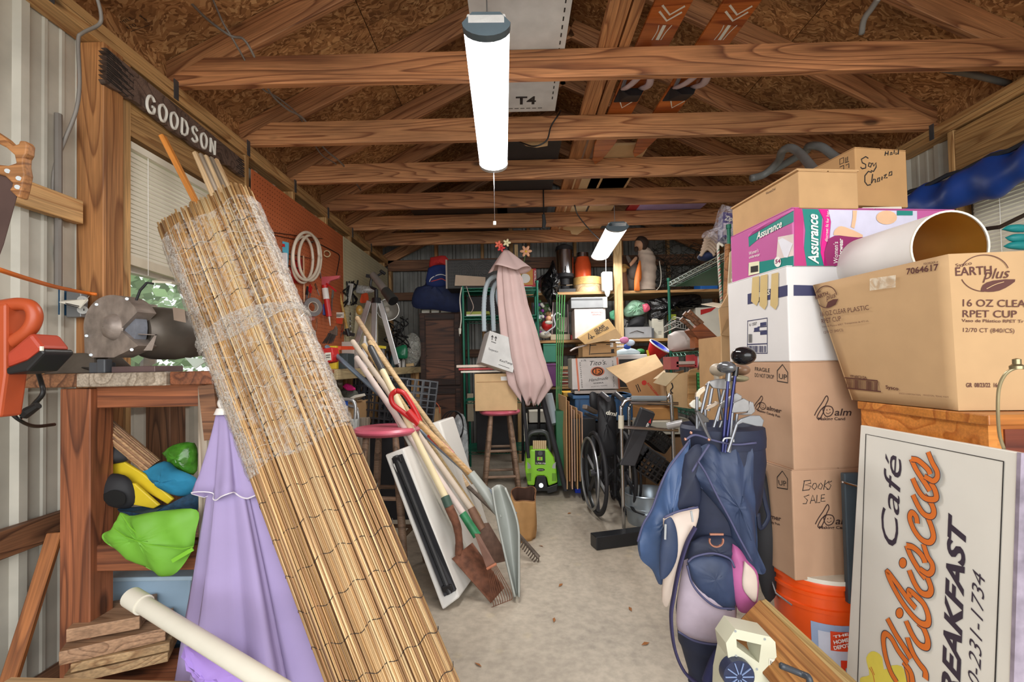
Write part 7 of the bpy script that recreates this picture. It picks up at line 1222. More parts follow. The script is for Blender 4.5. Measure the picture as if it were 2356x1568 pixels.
# ================================================================= right wall: blue roll, rod, leaves
t = T('blue_tarp', 'rolled blue tarpaulin hung above the right window', 'tarpaulin', at(2250, 450, 2.3)); TB2 = mt((26, 66, 148), .4, 0, .2, 6, .3)
def tb_(u, v): 
    a = 2*pi*u; Y = 2.95-.95*v; cx = XR-.13; z = 1.99+.02*v; r_ = .085+.012*sin(v*17+a*2)+.008*sin(v*31); return V((cx+cos(a)*r_*.8, Y, z+sin(a)*r_*1.15))
B().sheet(tb_, 28, 40).o('roll', TB2, t, smooth=2); B().tube([V((XR-.16, 2.95-.95*k/12, 2.085+.006*(k % 3))) for k in range(13)], .012, 6).o('binding', mt((40, 44, 52), .7), t)
solo(B().tube([at(2255, 528, 2.1), at(2300, 522, 2.0), at(2362, 492, 1.9)], .009, 8), 'dark_branch', mt((60, 46, 36), .7), 'thin dark branch before the right window blind', 'branch')
t = T('teal_leaves', 'teal leaf-shaped ornament at the right edge above the big carton', 'ornament', at(2350, 575, 1.5))
for pts in (((2304, 528), (2320, 518), (2345, 516), (2370, 520), (2370, 532), (2335, 534)), ((2312, 546), (2335, 538), (2370, 540), (2370, 552), (2330, 556)), ((2308, 566), (2330, 556), (2370, 556), (2370, 574), (2325, 572))): B().pillow(list(pts), 1.45, .012, .012, k=4).o('leaf', mt((20, 122, 124), .4), t, smooth=True)
# ================================================================= right boxes
bk = T('orange_bucket', 'orange store bucket with blue label under the stacked cartons', 'bucket', (1.1, 1.7, 0)); bc = V((1.075, 1.70, 0)); br = .152; BH = .365; ORB = mt((228, 82, 24), .3, 0, .1, 6)
B().lathe([(.001, 0), (.128, 0), (.13, .01), (.143, .25), (.15, .25), (.151, .262), (.145, .265), (.146, .3), (.153, .3), (.154, .312), (.148, .315), (.149, .335), (.156, .335), (.157, .35), (.151, BH-.004)], bc, n=40).o('pail', ORB, bk, smooth=True); B().lathe([(.157, BH-.014), (.158, BH), (.001, BH)], bc, n=40).o('lid', OFFW, bk, smooth=True)
fb = []
def cylp(a, z, r_=.1455): return bc+V((sin(a)*r_, -cos(a)*r_, z))
def cpatch(name, a0, a1, z0, z1, m_, e_=0, r0=.131, r1=.1415):
    n = 8; b = B(); R_ = lambda z: .1305+(z/.25)*.0128+.0012+e_
    b.sheet(lambda u, v: cylp(a0+(a1-a0)*u, z0+(z1-z0)*v, R_(z0+(z1-z0)*v)), n, 2).o(name, m_, bk)
a0, a1 = R(-42), R(30); cpatch('label', a0, a1, .03, .215, mt((146, 164, 196), .4)); cpatch('label_panel', R(-34), R(20), .05, .19, mt((196, 200, 216), .4), .0006); cpatch('logo_square', R(-20), R(4), .13, .195, mt((222, 70, 30), .4), .0012); cpatch('bucket_picture', R(-8), R(24), .04, .1, mt((222, 60, 30), .4), .0012); cpatch('bucket_picture_label', R(-2), R(20), .05, .075, mt((160, 176, 200), .4), .0018)
fq = Fr(cylp(R(-8), .16, .1455), V((sin(R(-8)), -cos(R(-8)), 0)))
for txt, z0_, h_ in (('THE', .176, .01), ('HOME', .156, .016), ('DEPOT', .138, .014)):
    cu = None; p0 = cylp(R(-17), z0_, .148); p1 = cylp(R(1), z0_+.012, .148); mid = (p0+p1)/2; n_ = V((sin(R(-8)), -cos(R(-8)), 0)); 
    def w2p(p): r = p-CAM; return (1178+F*r.dot(rt)/r.dot(fw), CYP-F*r.dot(up)/r.dot(fw))
    fq = Fr(cylp(R(-8), z0_, .1495), n_); ptext(bk, txt, fq, w2p(p0), w2p(p1), 9 if h_ > .012 else 6, WHITE, bold=.03)
B().tube([cylp(R(-95), .3, .16), cylp(R(-80), .27, .17), cylp(R(-60), .255, .165)], .003).o('bail', GREYM, bk)
BY = 1.58; PLM = mt((186, 150, 122), .85, 0, .04, 14, .1)
def stack(name, label, pe, yt, yb, pL, pR, mat, z0, Y=BY, yaw=84, grp=None, **k):
    root, fL, fR, g = cbox(name, label, 'carton', pe, yt, yb, Y, pL, pR, R(yaw), mat, grp, **k); return root, fL, fR, g
r1, L1, R1, g1 = stack('candy_carton', 'lower brown carton marked BOOKS SALE standing on the orange bucket', 1830, 1082, 1336, 1738, 2010, PLM, 0, LR=(.33, .34)); r2, L2, R2, g2 = stack('candy_carton', 'upper brown carton marked FRAGILE under the white carton', 1827, 833, 1081, 1735, 2010, PLM, 0, LR=(.33, .34))
BRN = mt((60, 40, 36), .7, 0, .02)
def palmer(par, f_, x, y, s, full=True, sk=0):
    k = lambda pts: [(x+px*s, y+py*s+sk*px*s) for px, py in pts]
    ink(par, f_, [k(((-4, 34), (2, 22), (14, 4), (24, -12), (28, -4), (22, 10), (16, 28), (8, 42), (2, 38), (10, 22), (20, 12))), k(((18, 30), (16, 18), (24, 12), (36, 14), (40, 24), (34, 34), (24, 36), (18, 30)))], 2.2*s, BRN, 'logo')
    for c in ((25, 21), (32, 20)): ppoly(par, f_, k([(c[0]+1.2*cos(a), c[1]+1.8*sin(a)) for a in [j*pi/3 for j in range(6)]]), BRN, 'logo')
    ink(par, f_, [k(((23, 27), (28, 30), (34, 26)))], 1.2*s, BRN, 'logo')
    if full: ptext(par, 'almer', f_, k(((42, 34),))[0], k(((98, 34),))[0], 17*s, BRN, 'logo', shear=.2, bold=.015)
    else: ptext(par, 'alm', f_, k(((42, 34),))[0], k(((82, 34),))[0], 17*s, BRN, 'logo', shear=.2, bold=.015)
palmer(r2, R2, 1878, 922, .98, False); palmer(r1, R1, 1880, 1172, .98, False); ptext(r2, 'Making Cand', R2, (1882, 966), (1944, 966), 7, BRN, bold=.02); ptext(r1, 'Making Candy', R1, (1884, 1216), (1955, 1216), 7, BRN, bold=.02)
palmer(r2, L2, 1737, 914, .62, True, .25); palmer(r1, L1, 1737, 1162, .62, True, .25); ptext(r2, 'Making Candy Fun', L2, (1742, 945), (1794, 960), 5, BRN, bold=.02); ptext(r1, 'Candy Fun', L1, (1762, 1200), (1794, 1208), 5, BRN, bold=.02)
for (r_, f_, yo) in ((r2, L2, 838), (r1, L1, 1083)): ink(r_, f_, [[(1788, yo+38), (1788, yo+14), (1800, yo), (1812, yo+18), (1812, yo+42), (1788, yo+38)]], 1.8, INK, smooth=False); ptext(r_, 'UP', f_, (1791, yo+32), (1809, yo+35), 12, INK)
ptext(r2, 'FRAGILE', L2, (1722+14, 852), (1770, 856), 9, INK); ptext(r2, 'DO NOT DROP', L2, (1736, 866), (1780, 871), 9, INK)
def hand(par, f_, strokes, w_=2, m=INK): ink(par, f_, strokes, w_, m, 'handwriting', smooth=False)
hand(r1, R1, [[(1851, 1105), (1847, 1128)], [(1849, 1106), (1865, 1104), (1866, 1111), (1852, 1115), (1866, 1118), (1862, 1126), (1846, 1128)], [(1872, 1112), (1868, 1120), (1874, 1126), (1880, 1118), (1877, 1111), (1872, 1112)], [(1886, 1112), (1882, 1122), (1889, 1125), (1893, 1116), (1888, 1110)], [(1899, 1104), (1895, 1126)], [(1908, 1106), (1896, 1116), (1906, 1126)], [(1914, 1106), (1906, 1110), (1912, 1116), (1908, 1125), (1902, 1125)], [(1862, 1138), (1850, 1142), (1858, 1150), (1855, 1158), (1847, 1158)], [(1864, 1158), (1870, 1138), (1877, 1157)], [(1866, 1151), (1874, 1150)], [(1880, 1138), (1879, 1156), (1887, 1155)], [(1898, 1137), (1890, 1138), (1889, 1153), (1899, 1152)], [(1890, 1146), (1897, 1145)]], 1.6)
r3, L3, R3, g3 = stack('white_carton', 'white carton with dark blue band and tape strips in the box tower', 1817, 612, 831, 1719, 1990, mt((216, 214, 214), .6, 0, .03), 0, LR=(.36, .36))
BB = mt((58, 60, 96), .6); ppoly(r3, L3, ((1720, 676), (1812, 655), (1812, 680), (1720, 700)), BB); ppoly(r3, R3, ((1826, 655), (1900, 657), (1900, 680), (1826, 680)), BB); ptext(r3, 'BOLS', L3, (1746, 683), (1771, 677), 11, OFFW, bold=.03, e=.002)
for x, y0, y1 in ((1731, 638, 703), (1750, 634, 712), (1775, 630, 712)): ppoly(r3, L3, ((x, y0), (x+16, y0-4), (x+15, y1-12), (x+9, y1), (x-3, y1-10)), mt((206, 182, 128), .4), 'tape', e=.003)
fr_ = [(1720, 738), (1765, 731), (1765, 812), (1719, 812), (1720, 738)]; ink(r3, L3, [fr_, [(1719, 792), (1765, 790)], [(1743, 752), (1764, 750)], [(1734, 762), (1764, 760)]], 1.8, BB, smooth=False); bars(r3, L3, 1721, 795, 1763, 810, 16, BB); bars(r3, L3, 1722, 768, 1732, 788, 7, INK, 3); ppoly(r3, L3, ((1749, 742), (1763, 740), (1763, 748), (1749, 750)), BB); ppoly(r3, L3, ((1735, 754), (1747, 752), (1747, 760), (1735, 762)), BB); ppoly(r3, L3, ((1749, 763), (1764, 761), (1764, 769), (1749, 770)), BB); ptext(r3, '6 1507', L3, (1724, 750), (1741, 747), 7, INK)
# pink and teal carton
PK = mt((190, 76, 150), .45, 0, .03); TE = mt((22, 128, 120), .45, 0, .03); PL = mt((140, 34, 96), .45, 0, .03); SKN = mt((224, 182, 146), .5)
r4, L4, R4, g4 = stack('printed_carton', 'pink and teal printed underwear carton in the box tower', 1826, 478, 611, 1722, 2112, mt((184, 90, 150), .45, 0, .03), 0, LR=(.37, .62))
ppoly(r4, L4, ((1722, 545), (1735, 528), (1760, 512), (1790, 500), (1826, 484), (1826, 510), (1790, 527), (1750, 545), (1723, 568)), TE); ppoly(r4, L4, ((1722, 538), (1826, 479), (1826, 484), (1790, 500), (1760, 512), (1735, 528), (1722, 545)), mt((206, 96, 170), .45), e=.002); ptext(r4, 'Assurance', L4, (1741, 551), (1800, 521), 15, WHITE, shear=.3, bold=.02, e=.003)
ppoly(r4, L4, ((1790, 545), (1826, 538), (1826, 588), (1786, 596)), mt((220, 204, 200), .5), e=.002); ppoly(r4, L4, ((1790, 552), (1800, 547), (1824, 560), (1812, 592), (1804, 592)), mt((226, 226, 236), .5), e=.003); ppoly(r4, L4, ((1722, 607), (1826, 587), (1826, 612), (1722, 634)), TE, e=.002); ppoly(r4, L4, ((1723, 604), (1747, 600), (1747, 628), (1722, 634)), mt((226, 222, 190), .5), e=.003); ppoly(r4, L4, ((1727, 613), (1744, 610), (1744, 624), (1727, 627)), INK, e=.004)
ppoly(r4, L4, circ(1789, 602, 8, 12, 16)[:-1], WHITE, e=.004); ptext(r4, '54', L4, (1783, 606), (1795, 604), 9, PL, bold=.02, e=.005); bars(r4, L4, 1767, 600, 1779, 622, 8, INK, 5); ptext(r4, "Women's", L4, (1723, 587), (1745, 579), 8, WHITE, e=.003); ptext(r4, 'underwear', L4, (1723, 595), (1748, 588), 7, WHITE, e=.003)
ppoly(r4, R4, ((1828, 478), (1844, 480), (1849, 500), (1848, 560), (1856, 611), (1828, 611)), mt((186, 50, 120), .45)); ppoly(r4, R4, ((1846, 480), (1882, 481), (1892, 500), (1890, 530), (1886, 560), (1892, 590), (1896, 611), (1856, 611), (1850, 570), (1853, 530)), TE); ppoly(r4, R4, ((1884, 481), (1904, 482), (1911, 510), (1904, 560), (1896, 580), (1904, 611), (1896, 611), (1888, 580), (1892, 540), (1896, 505)), mt((220, 20, 140), .45), e=.002)
ppoly(r4, R4, ((1906, 482), (2110, 485), (2110, 560), (1908, 560), (1912, 510)), mt((206, 204, 226), .45)); ppoly(r4, R4, ((1896, 611), (1896, 580), (1904, 550), (1920, 542), (1950, 541), (1990, 546), (2000, 611)), PL, e=.002); ppoly(r4, R4, ((1920, 530), (1930, 521), (1945, 522), (1985, 540), (1975, 546), (1930, 541), (1918, 540)), SKN, e=.003, smooth=2); ppoly(r4, R4, ((1962, 484), (1972, 484), (1970, 505), (1966, 525), (1958, 522), (1962, 500)), SKN, e=.003); ppoly(r4, R4, circ(2040, 500, 24, 16, 16)[:-1], SKN, e=.003); ppoly(r4, R4, ((2064, 484), (2100, 485), (2100, 495), (2064, 495)), TE, e=.003)
ptext(r4, 'Assurance', R4, (1883, 606), (1881, 491), 24, WHITE, shear=.3, bold=.025, e=.004); ptext(r4, 'discreet fit for her', R4, (1904, 556), (1908, 486), 7, WHITE, e=.004); ptext(r4, "Women's", R4, (1928, 606), (1928, 556), 11, WHITE, e=.004); ptext(r4, 'underwear', R4, (1939, 606), (1939, 549), 10, WHITE, bold=.02, e=.004)
z4 = g4[0].z+g4[5]+.004
r5, L5, R5, g5 = stack('shallow_carton', 'shallow tan carton on top of the pink printed one', 1840, 393, 478, 1726, 1988, CARD2, 0, LR=(.4, .22)); ptext(r5, 'WomenChef', L5, (1762, 448), (1784, 436), 5, BRN)
B().obox(g5[0]+g5[1]*.2+g5[2]*.11+V((0, 0, g5[5]+.006)), g5[1]*.2, g5[2]*.115, V((0, 0, .003))).o('top_flap', CARD2, r5)
r6, L6, R6, g6 = stack('lettered_carton', 'brown carton with handwritten words at the top of the tower', 1972, 339, 472, 1885, 2086, mt((190, 148, 100), .85, 0, .05, 14), 0, Y=1.9, yaw=80, LR=(.42, .25))
hand(r6, R6, [[(1998, 364), (1992, 360), (1982, 366), (1984, 374), (1992, 378), (1992, 386), (1984, 388), (1980, 384)], [(2000, 374), (1998, 382), (2003, 384), (2006, 376), (2000, 374)], [(2008, 374), (2010, 382), (2016, 374), (2016, 384), (2010, 394), (2004, 392)], [(2006, 396), (1998, 394), (1990, 404), (1990, 418), (1996, 426), (2004, 424)], [(2008, 400), (2005, 422), (2010, 412), (2014, 412), (2014, 420)], [(2020, 410), (2018, 418), (2024, 416), (2024, 408), (2020, 410)], [(2030, 406), (2029, 414)], [(2034, 404), (2040, 400), (2034, 410), (2042, 408)], [(2047, 396), (2045, 404), (2052, 402), (2052, 394), (2047, 396)]], 2.4)
hand(r6, R6, [[(2038, 348), (2036, 358)], [(2044, 347), (2043, 357)], [(2037, 353), (2044, 352)], [(2050, 350), (2048, 356), (2053, 355), (2052, 350), (2050, 350)], [(2058, 345), (2057, 354)], [(2062, 350), (2061, 355), (2066, 353), (2068, 343), (2067, 355)]], 2)
ink(r6, L6, [[(1932, 366), (1941, 362), (1941, 374), (1932, 378), (1932, 366)], [(1946, 362), (1946, 372)], [(1950, 360), (1950, 370)], [(1944, 374), (1953, 371)], [(1932, 384), (1941, 380), (1941, 390)], [(1946, 380), (1953, 376), (1953, 386)]], 1.4, INK, smooth=False)
fbox('white_sheet', 'white flat pack beneath the handwritten carton', 'package', 1985, 474, 2076, 484, 1.88, .3, OFFW, zb=z4+.0)
for b_ in ('body',): pass
tag(B().box(g4[0].x+.1, 1.95, z4, g4[0].x+.3, 2.15, g6[0].z-.001).o('carton_riser', CARD2, None), 'small hidden carton carrying the handwritten one', 'carton')
# ---------------------------------------------------------------- cabinet
kz = at(2274, 953, 1.1).z; cx = at(2274, 1000, 1.1).x; cb_ = T('wooden_cabinet', 'orange varnished wooden cabinet with dark panelled front', 'cabinet', (cx+.3, 1.3, 0)); yN, yF = 1.1, 1.5
zl = at(1945, 1100, yF).z
B().box(cx, yN, .0, cx+.02, yF, kz-.025).o('side_panel', W_ORANGE, cb_); B().box(cx-.008, yN-.01, kz-.025, cx+.75, yF+.005, kz).o('top', wood((206, 134, 62), (166, 94, 40), 6, r=.3, fine=.2, knot=False), cb_, bev=.003)
DR = wood((120, 56, 36), (82, 34, 24), 5, r=.4, knot=False, fine=.2); B().box(cx+.02, yN, 0, cx+.07, yN+.02, kz-.025).box(cx+.07, yN, kz-.06, cx+.75, yN+.02, kz-.025).o('face_frame', W_ORANGE, cb_); o = B().box(cx+.035, yN-.004, .05, cx+.75, yN+.016, kz-.035).o('door', DR, cb_); B().box(cx+.09, yN-.01, .12, cx+.7, yN-.003, kz-.1).o('door_panel', DR, o, bev=.004); B().box(cx+.02, yF-.02, 0, cx+.75, yF, kz-.025).box(cx+.73, yN+.02, 0, cx+.75, yF-.02, kz-.025).o('carcass', W_ORANGE, cb_)
wire('lamp_wire', 'curved brass lamp harp wire on the cabinet corner', 'wire', [(2362, 846, .96), (2335, 847, .97), (2312, 862, .98), (2298, 895, .99), (2296, 950, 1.0), (2300, 1000, 1.02), (2310, 1032, 1.03)], .0035, mt((176, 164, 130), .3, .6)); solo(B().lathe([(.001, 0), (.012, 0), (.012, .006), (.007, .01), (.007, .02), (.001, .022)], at(2340, 848, .97), n=14), 'lamp_finial', mt((150, 140, 110), .3, .8), 'small brass lamp finial above the curved wire', 'finial', smooth=True)
tag(B().pillow([(1748, 1060), (1772, 1110), (1795, 1200), (1800, 1320), (1772, 1385), (1745, 1330), (1738, 1180)], 1.72, .03, .05).o('black_bag', SOFTBLK, None, smooth=True), 'soft black bag between the golf bag and the candy cartons', 'bag')
fbox('dark_drawer_unit', 'dark slate cabinet end visible between carton and sign', 'cabinet', 1945, 1088, 1985, 1240, 1.53, .02, mt((60, 74, 84), .5), zb=.3); wire('silver_lever', 'small silver lever poking left beside the sign edge', 'lever', [(1937, 1108, 1.5), (1950, 1112, 1.5), (1972, 1118, 1.51)], .004, CHROME)
# big carton
t = T('cup_carton', 'big open brown carton printed for clear plastic cups on the cabinet', 'carton', (1.3, 1.35, kz)); yb0, yb1 = 1.14, 1.52
q0, q1 = at(2205, 942, 1.17), at(1962, 915, 1.52); q0.z = q1.z = kz+.002; T0, T1 = at(2182, 584, 1.17), at(1872, 655, 1.57); q2 = at(2420, 942, 1.15); q2.z = kz+.002; T2 = at(2420, 574, 1.15)
BXC = mt((186, 152, 112), .85, 0, .05, 12, .1)
def wall(a, b_, c, d_, nm, th=.004, bulge=0):
    n = (b_-a).cross(d_-a).normalized(); 
    if n.dot(CAM-a) < 0: n = -n
    return B().hexa([a, b_, c, d_, a-n*th, b_-n*th, c-n*th, d_-n*th]).o(nm, BXC, t), Fr(a, n)
class Bil(Fr):
    """the slightly twisted long wall: pixel points land on the curved surface"""
    def S(s, u, v): return q0.lerp(q1, u).lerp(T0.lerp(T1, u), v)
    def p(s, x, y, e=.0012):
        d = ray(x, y); u = v = .5; k = 1.6
        for _ in range(12):
            r = s.S(u, v)-CAM-d*k; Su = (s.S(u+.01, v)-s.S(u-.01, v))/.02; Sv = (s.S(u, v+.01)-s.S(u, v-.01))/.02
            q = MX((Su, Sv, -d)).transposed().inverted() @ r; u -= q.x; v -= q.y; k -= q.z
        n = Su.cross(Sv).normalized(); n = n if n.dot(CAM-s.S(u, v)) > 0 else -n; s.n = n; return s.S(u, v)+n*(e*2.5)
F1 = Bil(q0, (q1-q0).cross(T0-q0)); B().sheet(lambda u, v: F1.S(u, v), 12, 12, -.004 if (q1-q0).cross(T0-q0).dot(CAM-q0) > 0 else .004).o('long_wall', BXC, t, smooth=2); w2, F2 = wall(q0, q2, T2, T0, 'end_wall'); bkv = V((.52, .05, 0)); wall(q1, q1+bkv, T1+bkv, T1, 'back_wall'); wall(q2, q1+bkv, T1+bkv, T2, 'far_wall'); B().add([q0, q1, q1+bkv, q2], [(0, 1, 2, 3)]).o('bottom', BXC, t)
CB = mt((86, 46, 40), .7, 0, .02)
ptext(t, 'EARTH', F1, (1878, 688), (1907, 678), 9, CB, bold=.015); ptext(t, 'plus', F1, (1903, 690), (1926, 682), 13, CB, shear=.4); ptext(t, 'Sysco', F1, (1876, 675), (1890, 671), 6, CB)
ink(t, F1, [circ(1903, 682, 24, 25, 22, .6, 2.4), circ(1903, 682, 24, 25, 22, 3.6, 6.1)], 1.6, CB); ppoly(t, F1, ((1902, 706), (1906, 694), (1918, 688), (1930, 687), (1924, 700), (1912, 706)), CB)
[ptext(t, s_, F1, a, c, 11, CB, e=.003) for s_, a, c in (('16 OZ', (1891, 727), (1917, 723)), ('CLEAR', (1922, 722), (1951, 718)), ('PLASTIC', (1955, 718), (2003, 711)))]; ptext(t, 'RPET CUP', F1, (1895, 743), (1939, 736), 11, CB, e=.003); ptext(t, 'Vaso de Plástico RPET', F1, (1896, 752), (1944, 746), 4, CB, e=.003); ptext(t, 'Transparente de 473 mL', F1, (1948, 745), (2003, 738), 4, CB, e=.003); ptext(t, '12/70 CT (840/CS)', F1, (1899, 766), (1943, 760), 6, CB, e=.003); ptext(t, '7064617', F1, (2087, 631), (2160, 620), 14, CB, bold=.02); ptext(t, 'REORDER #', F1, (2127, 609), (2160, 604), 5, CB)
ptext(t, 'Sysco', F1, (2040, 893), (2069, 897), 8, CB, bold=.02); fr_ = [(1945, 868), (2021, 875), (2029, 900), (1952, 892), (1945, 868)]; ink(t, F1, [fr_], 2, CB, smooth=False); bars(t, F1, 1950, 871, 2022, 893, 24, CB, 4, .09); ptext(t, 'YP160C212A', F1, (1958, 867), (1996, 871), 6, CB, bold=.02); ptext(t, 'SYSCO CORPORATION,', F1, (2074, 905), (2124, 909), 3.5, CB, e=.003); ptext(t, 'HOUSTON, TEXAS 77077', F1, (2130, 909), (2188, 914), 3.5, CB, e=.003)
ptext(t, 'Sysco', F2, (2199, 614), (2236, 608), 8, CB); ptext(t, 'EARTH', F2, (2197, 634), (2281, 630), 20, CB, bold=.01); ptext(t, 'plus', F2, (2262, 642), (2326, 638), 25, CB, shear=.4); ink(t, F2, [circ(2266, 628, 56, 42, 26, 3.5, 6.0), circ(2266, 628, 56, 42, 20, 1.6, 2.8)], 2, CB); ppoly(t, F2, ((2257, 669), (2262, 655), (2285, 645), (2336, 642), (2325, 655), (2300, 668), (2275, 671)), CB, smooth=2); ink(t, F2, [[(2270, 664), (2290, 654), (2310, 648)]], 1.5, CARD, e=.002)
ptext(t, '16 OZ CLEAR', F2, (2210, 704), (2372, 706), 17, CB, bold=.005); ptext(t, 'RPET CUP', F2, (2213, 729), (2338, 730), 17, CB, bold=.005); ptext(t, 'Vaso de Plástico RPET Tr', F2, (2213, 740), (2356, 742), 7, CB, bold=.01); ptext(t, '12/70 CT (840/CS)', F2, (2213, 763), (2331, 765), 10, CB); ptext(t, 'GR  08/23/22  16:5', F2, (2223, 890), (2302, 890), 10, CB, bold=.02)
B().sheet(lambda u, v: F1.p(2005+60*u, 640+28*v-8*u, .0025), 6, 4).o('clear_tape', film((240, 236, 220), .6, .3), t)
t = T('drum_lampshade', 'white drum lampshade with golden lining lying on the big carton', 'lampshade', at(2080, 600, 1.4)); a, c = at(1985, 618, 1.62), at(2184, 568, 1.26); d = (c-a); b = B(); L = d.length; d.normalize(); r0, r1_ = .104, .098
B().lathe([(r0, 0), (r1_, L)], a, d, 44).o('shade', mt((232, 230, 228), .7, 0, .03), t, smooth=True); B().lathe([(r0-.003, .002), (r1_-.003, L-.001)], a, d, 44).o('gold_lining', mt((206, 152, 60), .35, .4, .08), t, smooth=True); B().lathe([(r1_-.004, L-.001), (r1_+.001, L-.001), (r1_+.001, L+.003), (r1_-.004, L+.003), (r1_-.004, L-.001)], a, d, 44).o('rim', OFFW, t)
_, u, v_ = basis(d); c2 = a+d*(L-.02)
B().tube([a+d*(L*k/8)+(u*-.3+v_*.95)*(r0+(r1_-r0)*k/8-.004) for k in range(9)], .0012, 4).o('seam', GREYM, t)
solo(B().lathe([(.001, .0), (.03, .01), (.05, .04), (.052, .08), (.03, .11), (.001, .12)], at(1948, 640, 1.66), V((.6, 0, -1)), 20), 'tan_dome', mt((206, 172, 120), .6), 'smooth tan rounded shade end left of the white lampshade', 'lampshade', smooth=True)
# ---------------------------------------------------------------- sign
t = T('cafe_sign', 'white cafe sign with orange script leaning sideways on the cabinet', 'sign', (1.05, 1.2, 0)); s0, s1, s2, s3 = at(1980, 977, 1.42), at(2342, 1040, .985), at(1946, 1568, 1.42), at(2325, 1568, .985)
ns = (s1-s0).cross(s2-s0).normalized(); FS = Fr(s0, ns); ns = FS.n
ex = (s2-s0); k = (s0.z-.015)/(s0.z-s2.z); b0_, b1_ = s0+ex*k, s1+(onp(2325, 1568, s0, ns)-s1)*((s1.z-.015)/(s1.z-onp(2325, 1568, s0, ns).z)); s1p = onp(2342, 1040, s0, ns)
B().hexa([s0, s1p, b1_, b0_, s0-ns*.018, s1p-ns*.018, b1_-ns*.018, b0_-ns*.018]).o('panel', mt((226, 224, 216), .35, 0, .04, 5), t, bev=.002)
B().hexa([s1p+ns*.002, s1p+ns*.002+V((.0, -.008, 0)), b1_+ns*.002+V((0, -.008, 0)), b1_+ns*.002, s1p-ns*.02, s1p-ns*.02+V((0, -.008, 0)), b1_-ns*.02+V((0, -.008, 0)), b1_-ns*.02]).o('edge_strip', mt((150, 140, 156), .6, 0, .4, 20), t)
ink(t, FS, [[(1972, 1600), (1992, 998), (2309, 1061), (2288, 1600)]], 2, INK, 'border', smooth=False)
DK = mt((58, 48, 62), .6, 0, .02); ptext(t, 'Café', FS, (2063, 1276), (2074, 1066), 42, DK, shear=.25)
G = lambda pts: [(1980+x/2.76, 1000+y/2.76) for x, y in pts]; ORG = mt((222, 118, 46), .5, 0, .04, 6)
SC = [((428, 108), (455, 175), (484, 228), (486, 270), (462, 292), (432, 278), (405, 262)), ((322, 152), (362, 160), (402, 192), (430, 222), (442, 250)), ((322, 152), (345, 205), (375, 255), (412, 310), (440, 355)), ((330, 275), (362, 345), (400, 395), (445, 410), (480, 400), (472, 350), (445, 305)), ((332, 380), (365, 450), (402, 502), (446, 518), (466, 488), (446, 430), (405, 385)), ((360, 562), (352, 518), (326, 492), (312, 528), (338, 600), (385, 662), (436, 682), (462, 650), (452, 590), (425, 520)), ((398, 692), (425, 770), (454, 818), (455, 860), (432, 882), (405, 870), (378, 850)), ((292, 702), (332, 712), (372, 745), (398, 780), (410, 812)), ((292, 702), (315, 760), (345, 815), (380, 870), (412, 910)), ((308, 858), (342, 940), (384, 1000), (430, 1012), (448, 975), (425, 905)), ((350, 1100), (300, 1040), (235, 950), (170, 866), (190, 930), (250, 1040), (310, 1125), (375, 1190), (424, 1200), (430, 1150), (402, 1075), (352, 1022), (308, 988), (312, 1030)), ((288, 1180), (328, 1268), (372, 1330), (418, 1346), (426, 1300), (398, 1225), (362, 1190)), ((170, 1165), (222, 1262), (275, 1345), (320, 1420)), ((230, 1570), (190, 1500), (158, 1400), (144, 1300), (158, 1262), (195, 1290), (240, 1370), (300, 1450)), ((296, 1285), (330, 1380), (372, 1450), (410, 1500), (412, 1550)), ((270, 1440), (320, 1510), (330, 1600), (325, 1660)), ((290, 1470), (310, 1560), (315, 1640))]
for i, s in enumerate(SC[::-1]): ink(t, FS, [G(s)], 12.8, DK, 'script_outline', e=.001+i*.0004); ink(t, FS, [G(s)], 10, ORG, 'script_lettering', e=.0012+i*.0004)
for c_ in ((268, 812), (247, 1130)): x, y = G((c_,))[0]; ppoly(t, FS, circ(x, y, 9.5, 13, 16)[:-1], DK, 'script_outline'); ppoly(t, FS, circ(x, y, 8, 11.5, 16)[:-1], ORG, 'script_lettering', e=.002)
ptext(t, 'BREAKFAST', FS, (2203, 1677), (2222, 1194), 42, DK, shear=.3, bold=.035); ptext(t, '0-231-1734', FS, (2254, 1592), (2266, 1327), 31, DK, shear=.35, bold=-.004)
ppoly(t, FS, ((1993, 1600), (1978, 1565), (1985, 1556), (2000, 1552), (1996, 1530), (1993, 1512), (2004, 1498), (2018, 1500), (2030, 1512), (2034, 1540), (2052, 1530), (2075, 1532), (2083, 1556), (2082, 1600)), mt((238, 222, 90), .5), 'flower_print', e=.0008, smooth=2); ink(t, FS, [[(2000, 1535), (2008, 1550), (2012, 1568)], [(2004, 1533), (2012, 1552)]], 2, mt((214, 120, 60), .6), 'flower_print')
# planks on the floor by the bucket
tag(beam('pale_lumber', at(1745, 1392, 1.47), at(1990, 1620, 1.22), .045, .045, wood((196, 168, 112), (160, 130, 78), 8)), 'pale timber slanting in front of the orange bucket', 'timber'); tag(beam('brown_plank', at(1715, 1420, 1.43), at(1930, 1650, 1.15), .14, .03, wood((178, 126, 72), (136, 86, 46), 10, r=.35, stain=.1), None, V((-.6, -1, .6))), 'wide brown plank lying beneath the pale timber', 'plank'); wire('steel_bar', 'black metal bar lying on the brown plank', 'bar', [(1796, 1530, 1.2), (1840, 1548, 1.2), (1862, 1560, 1.18), (1860, 1590, 1.18)], .008, mt((60, 66, 74), .4))
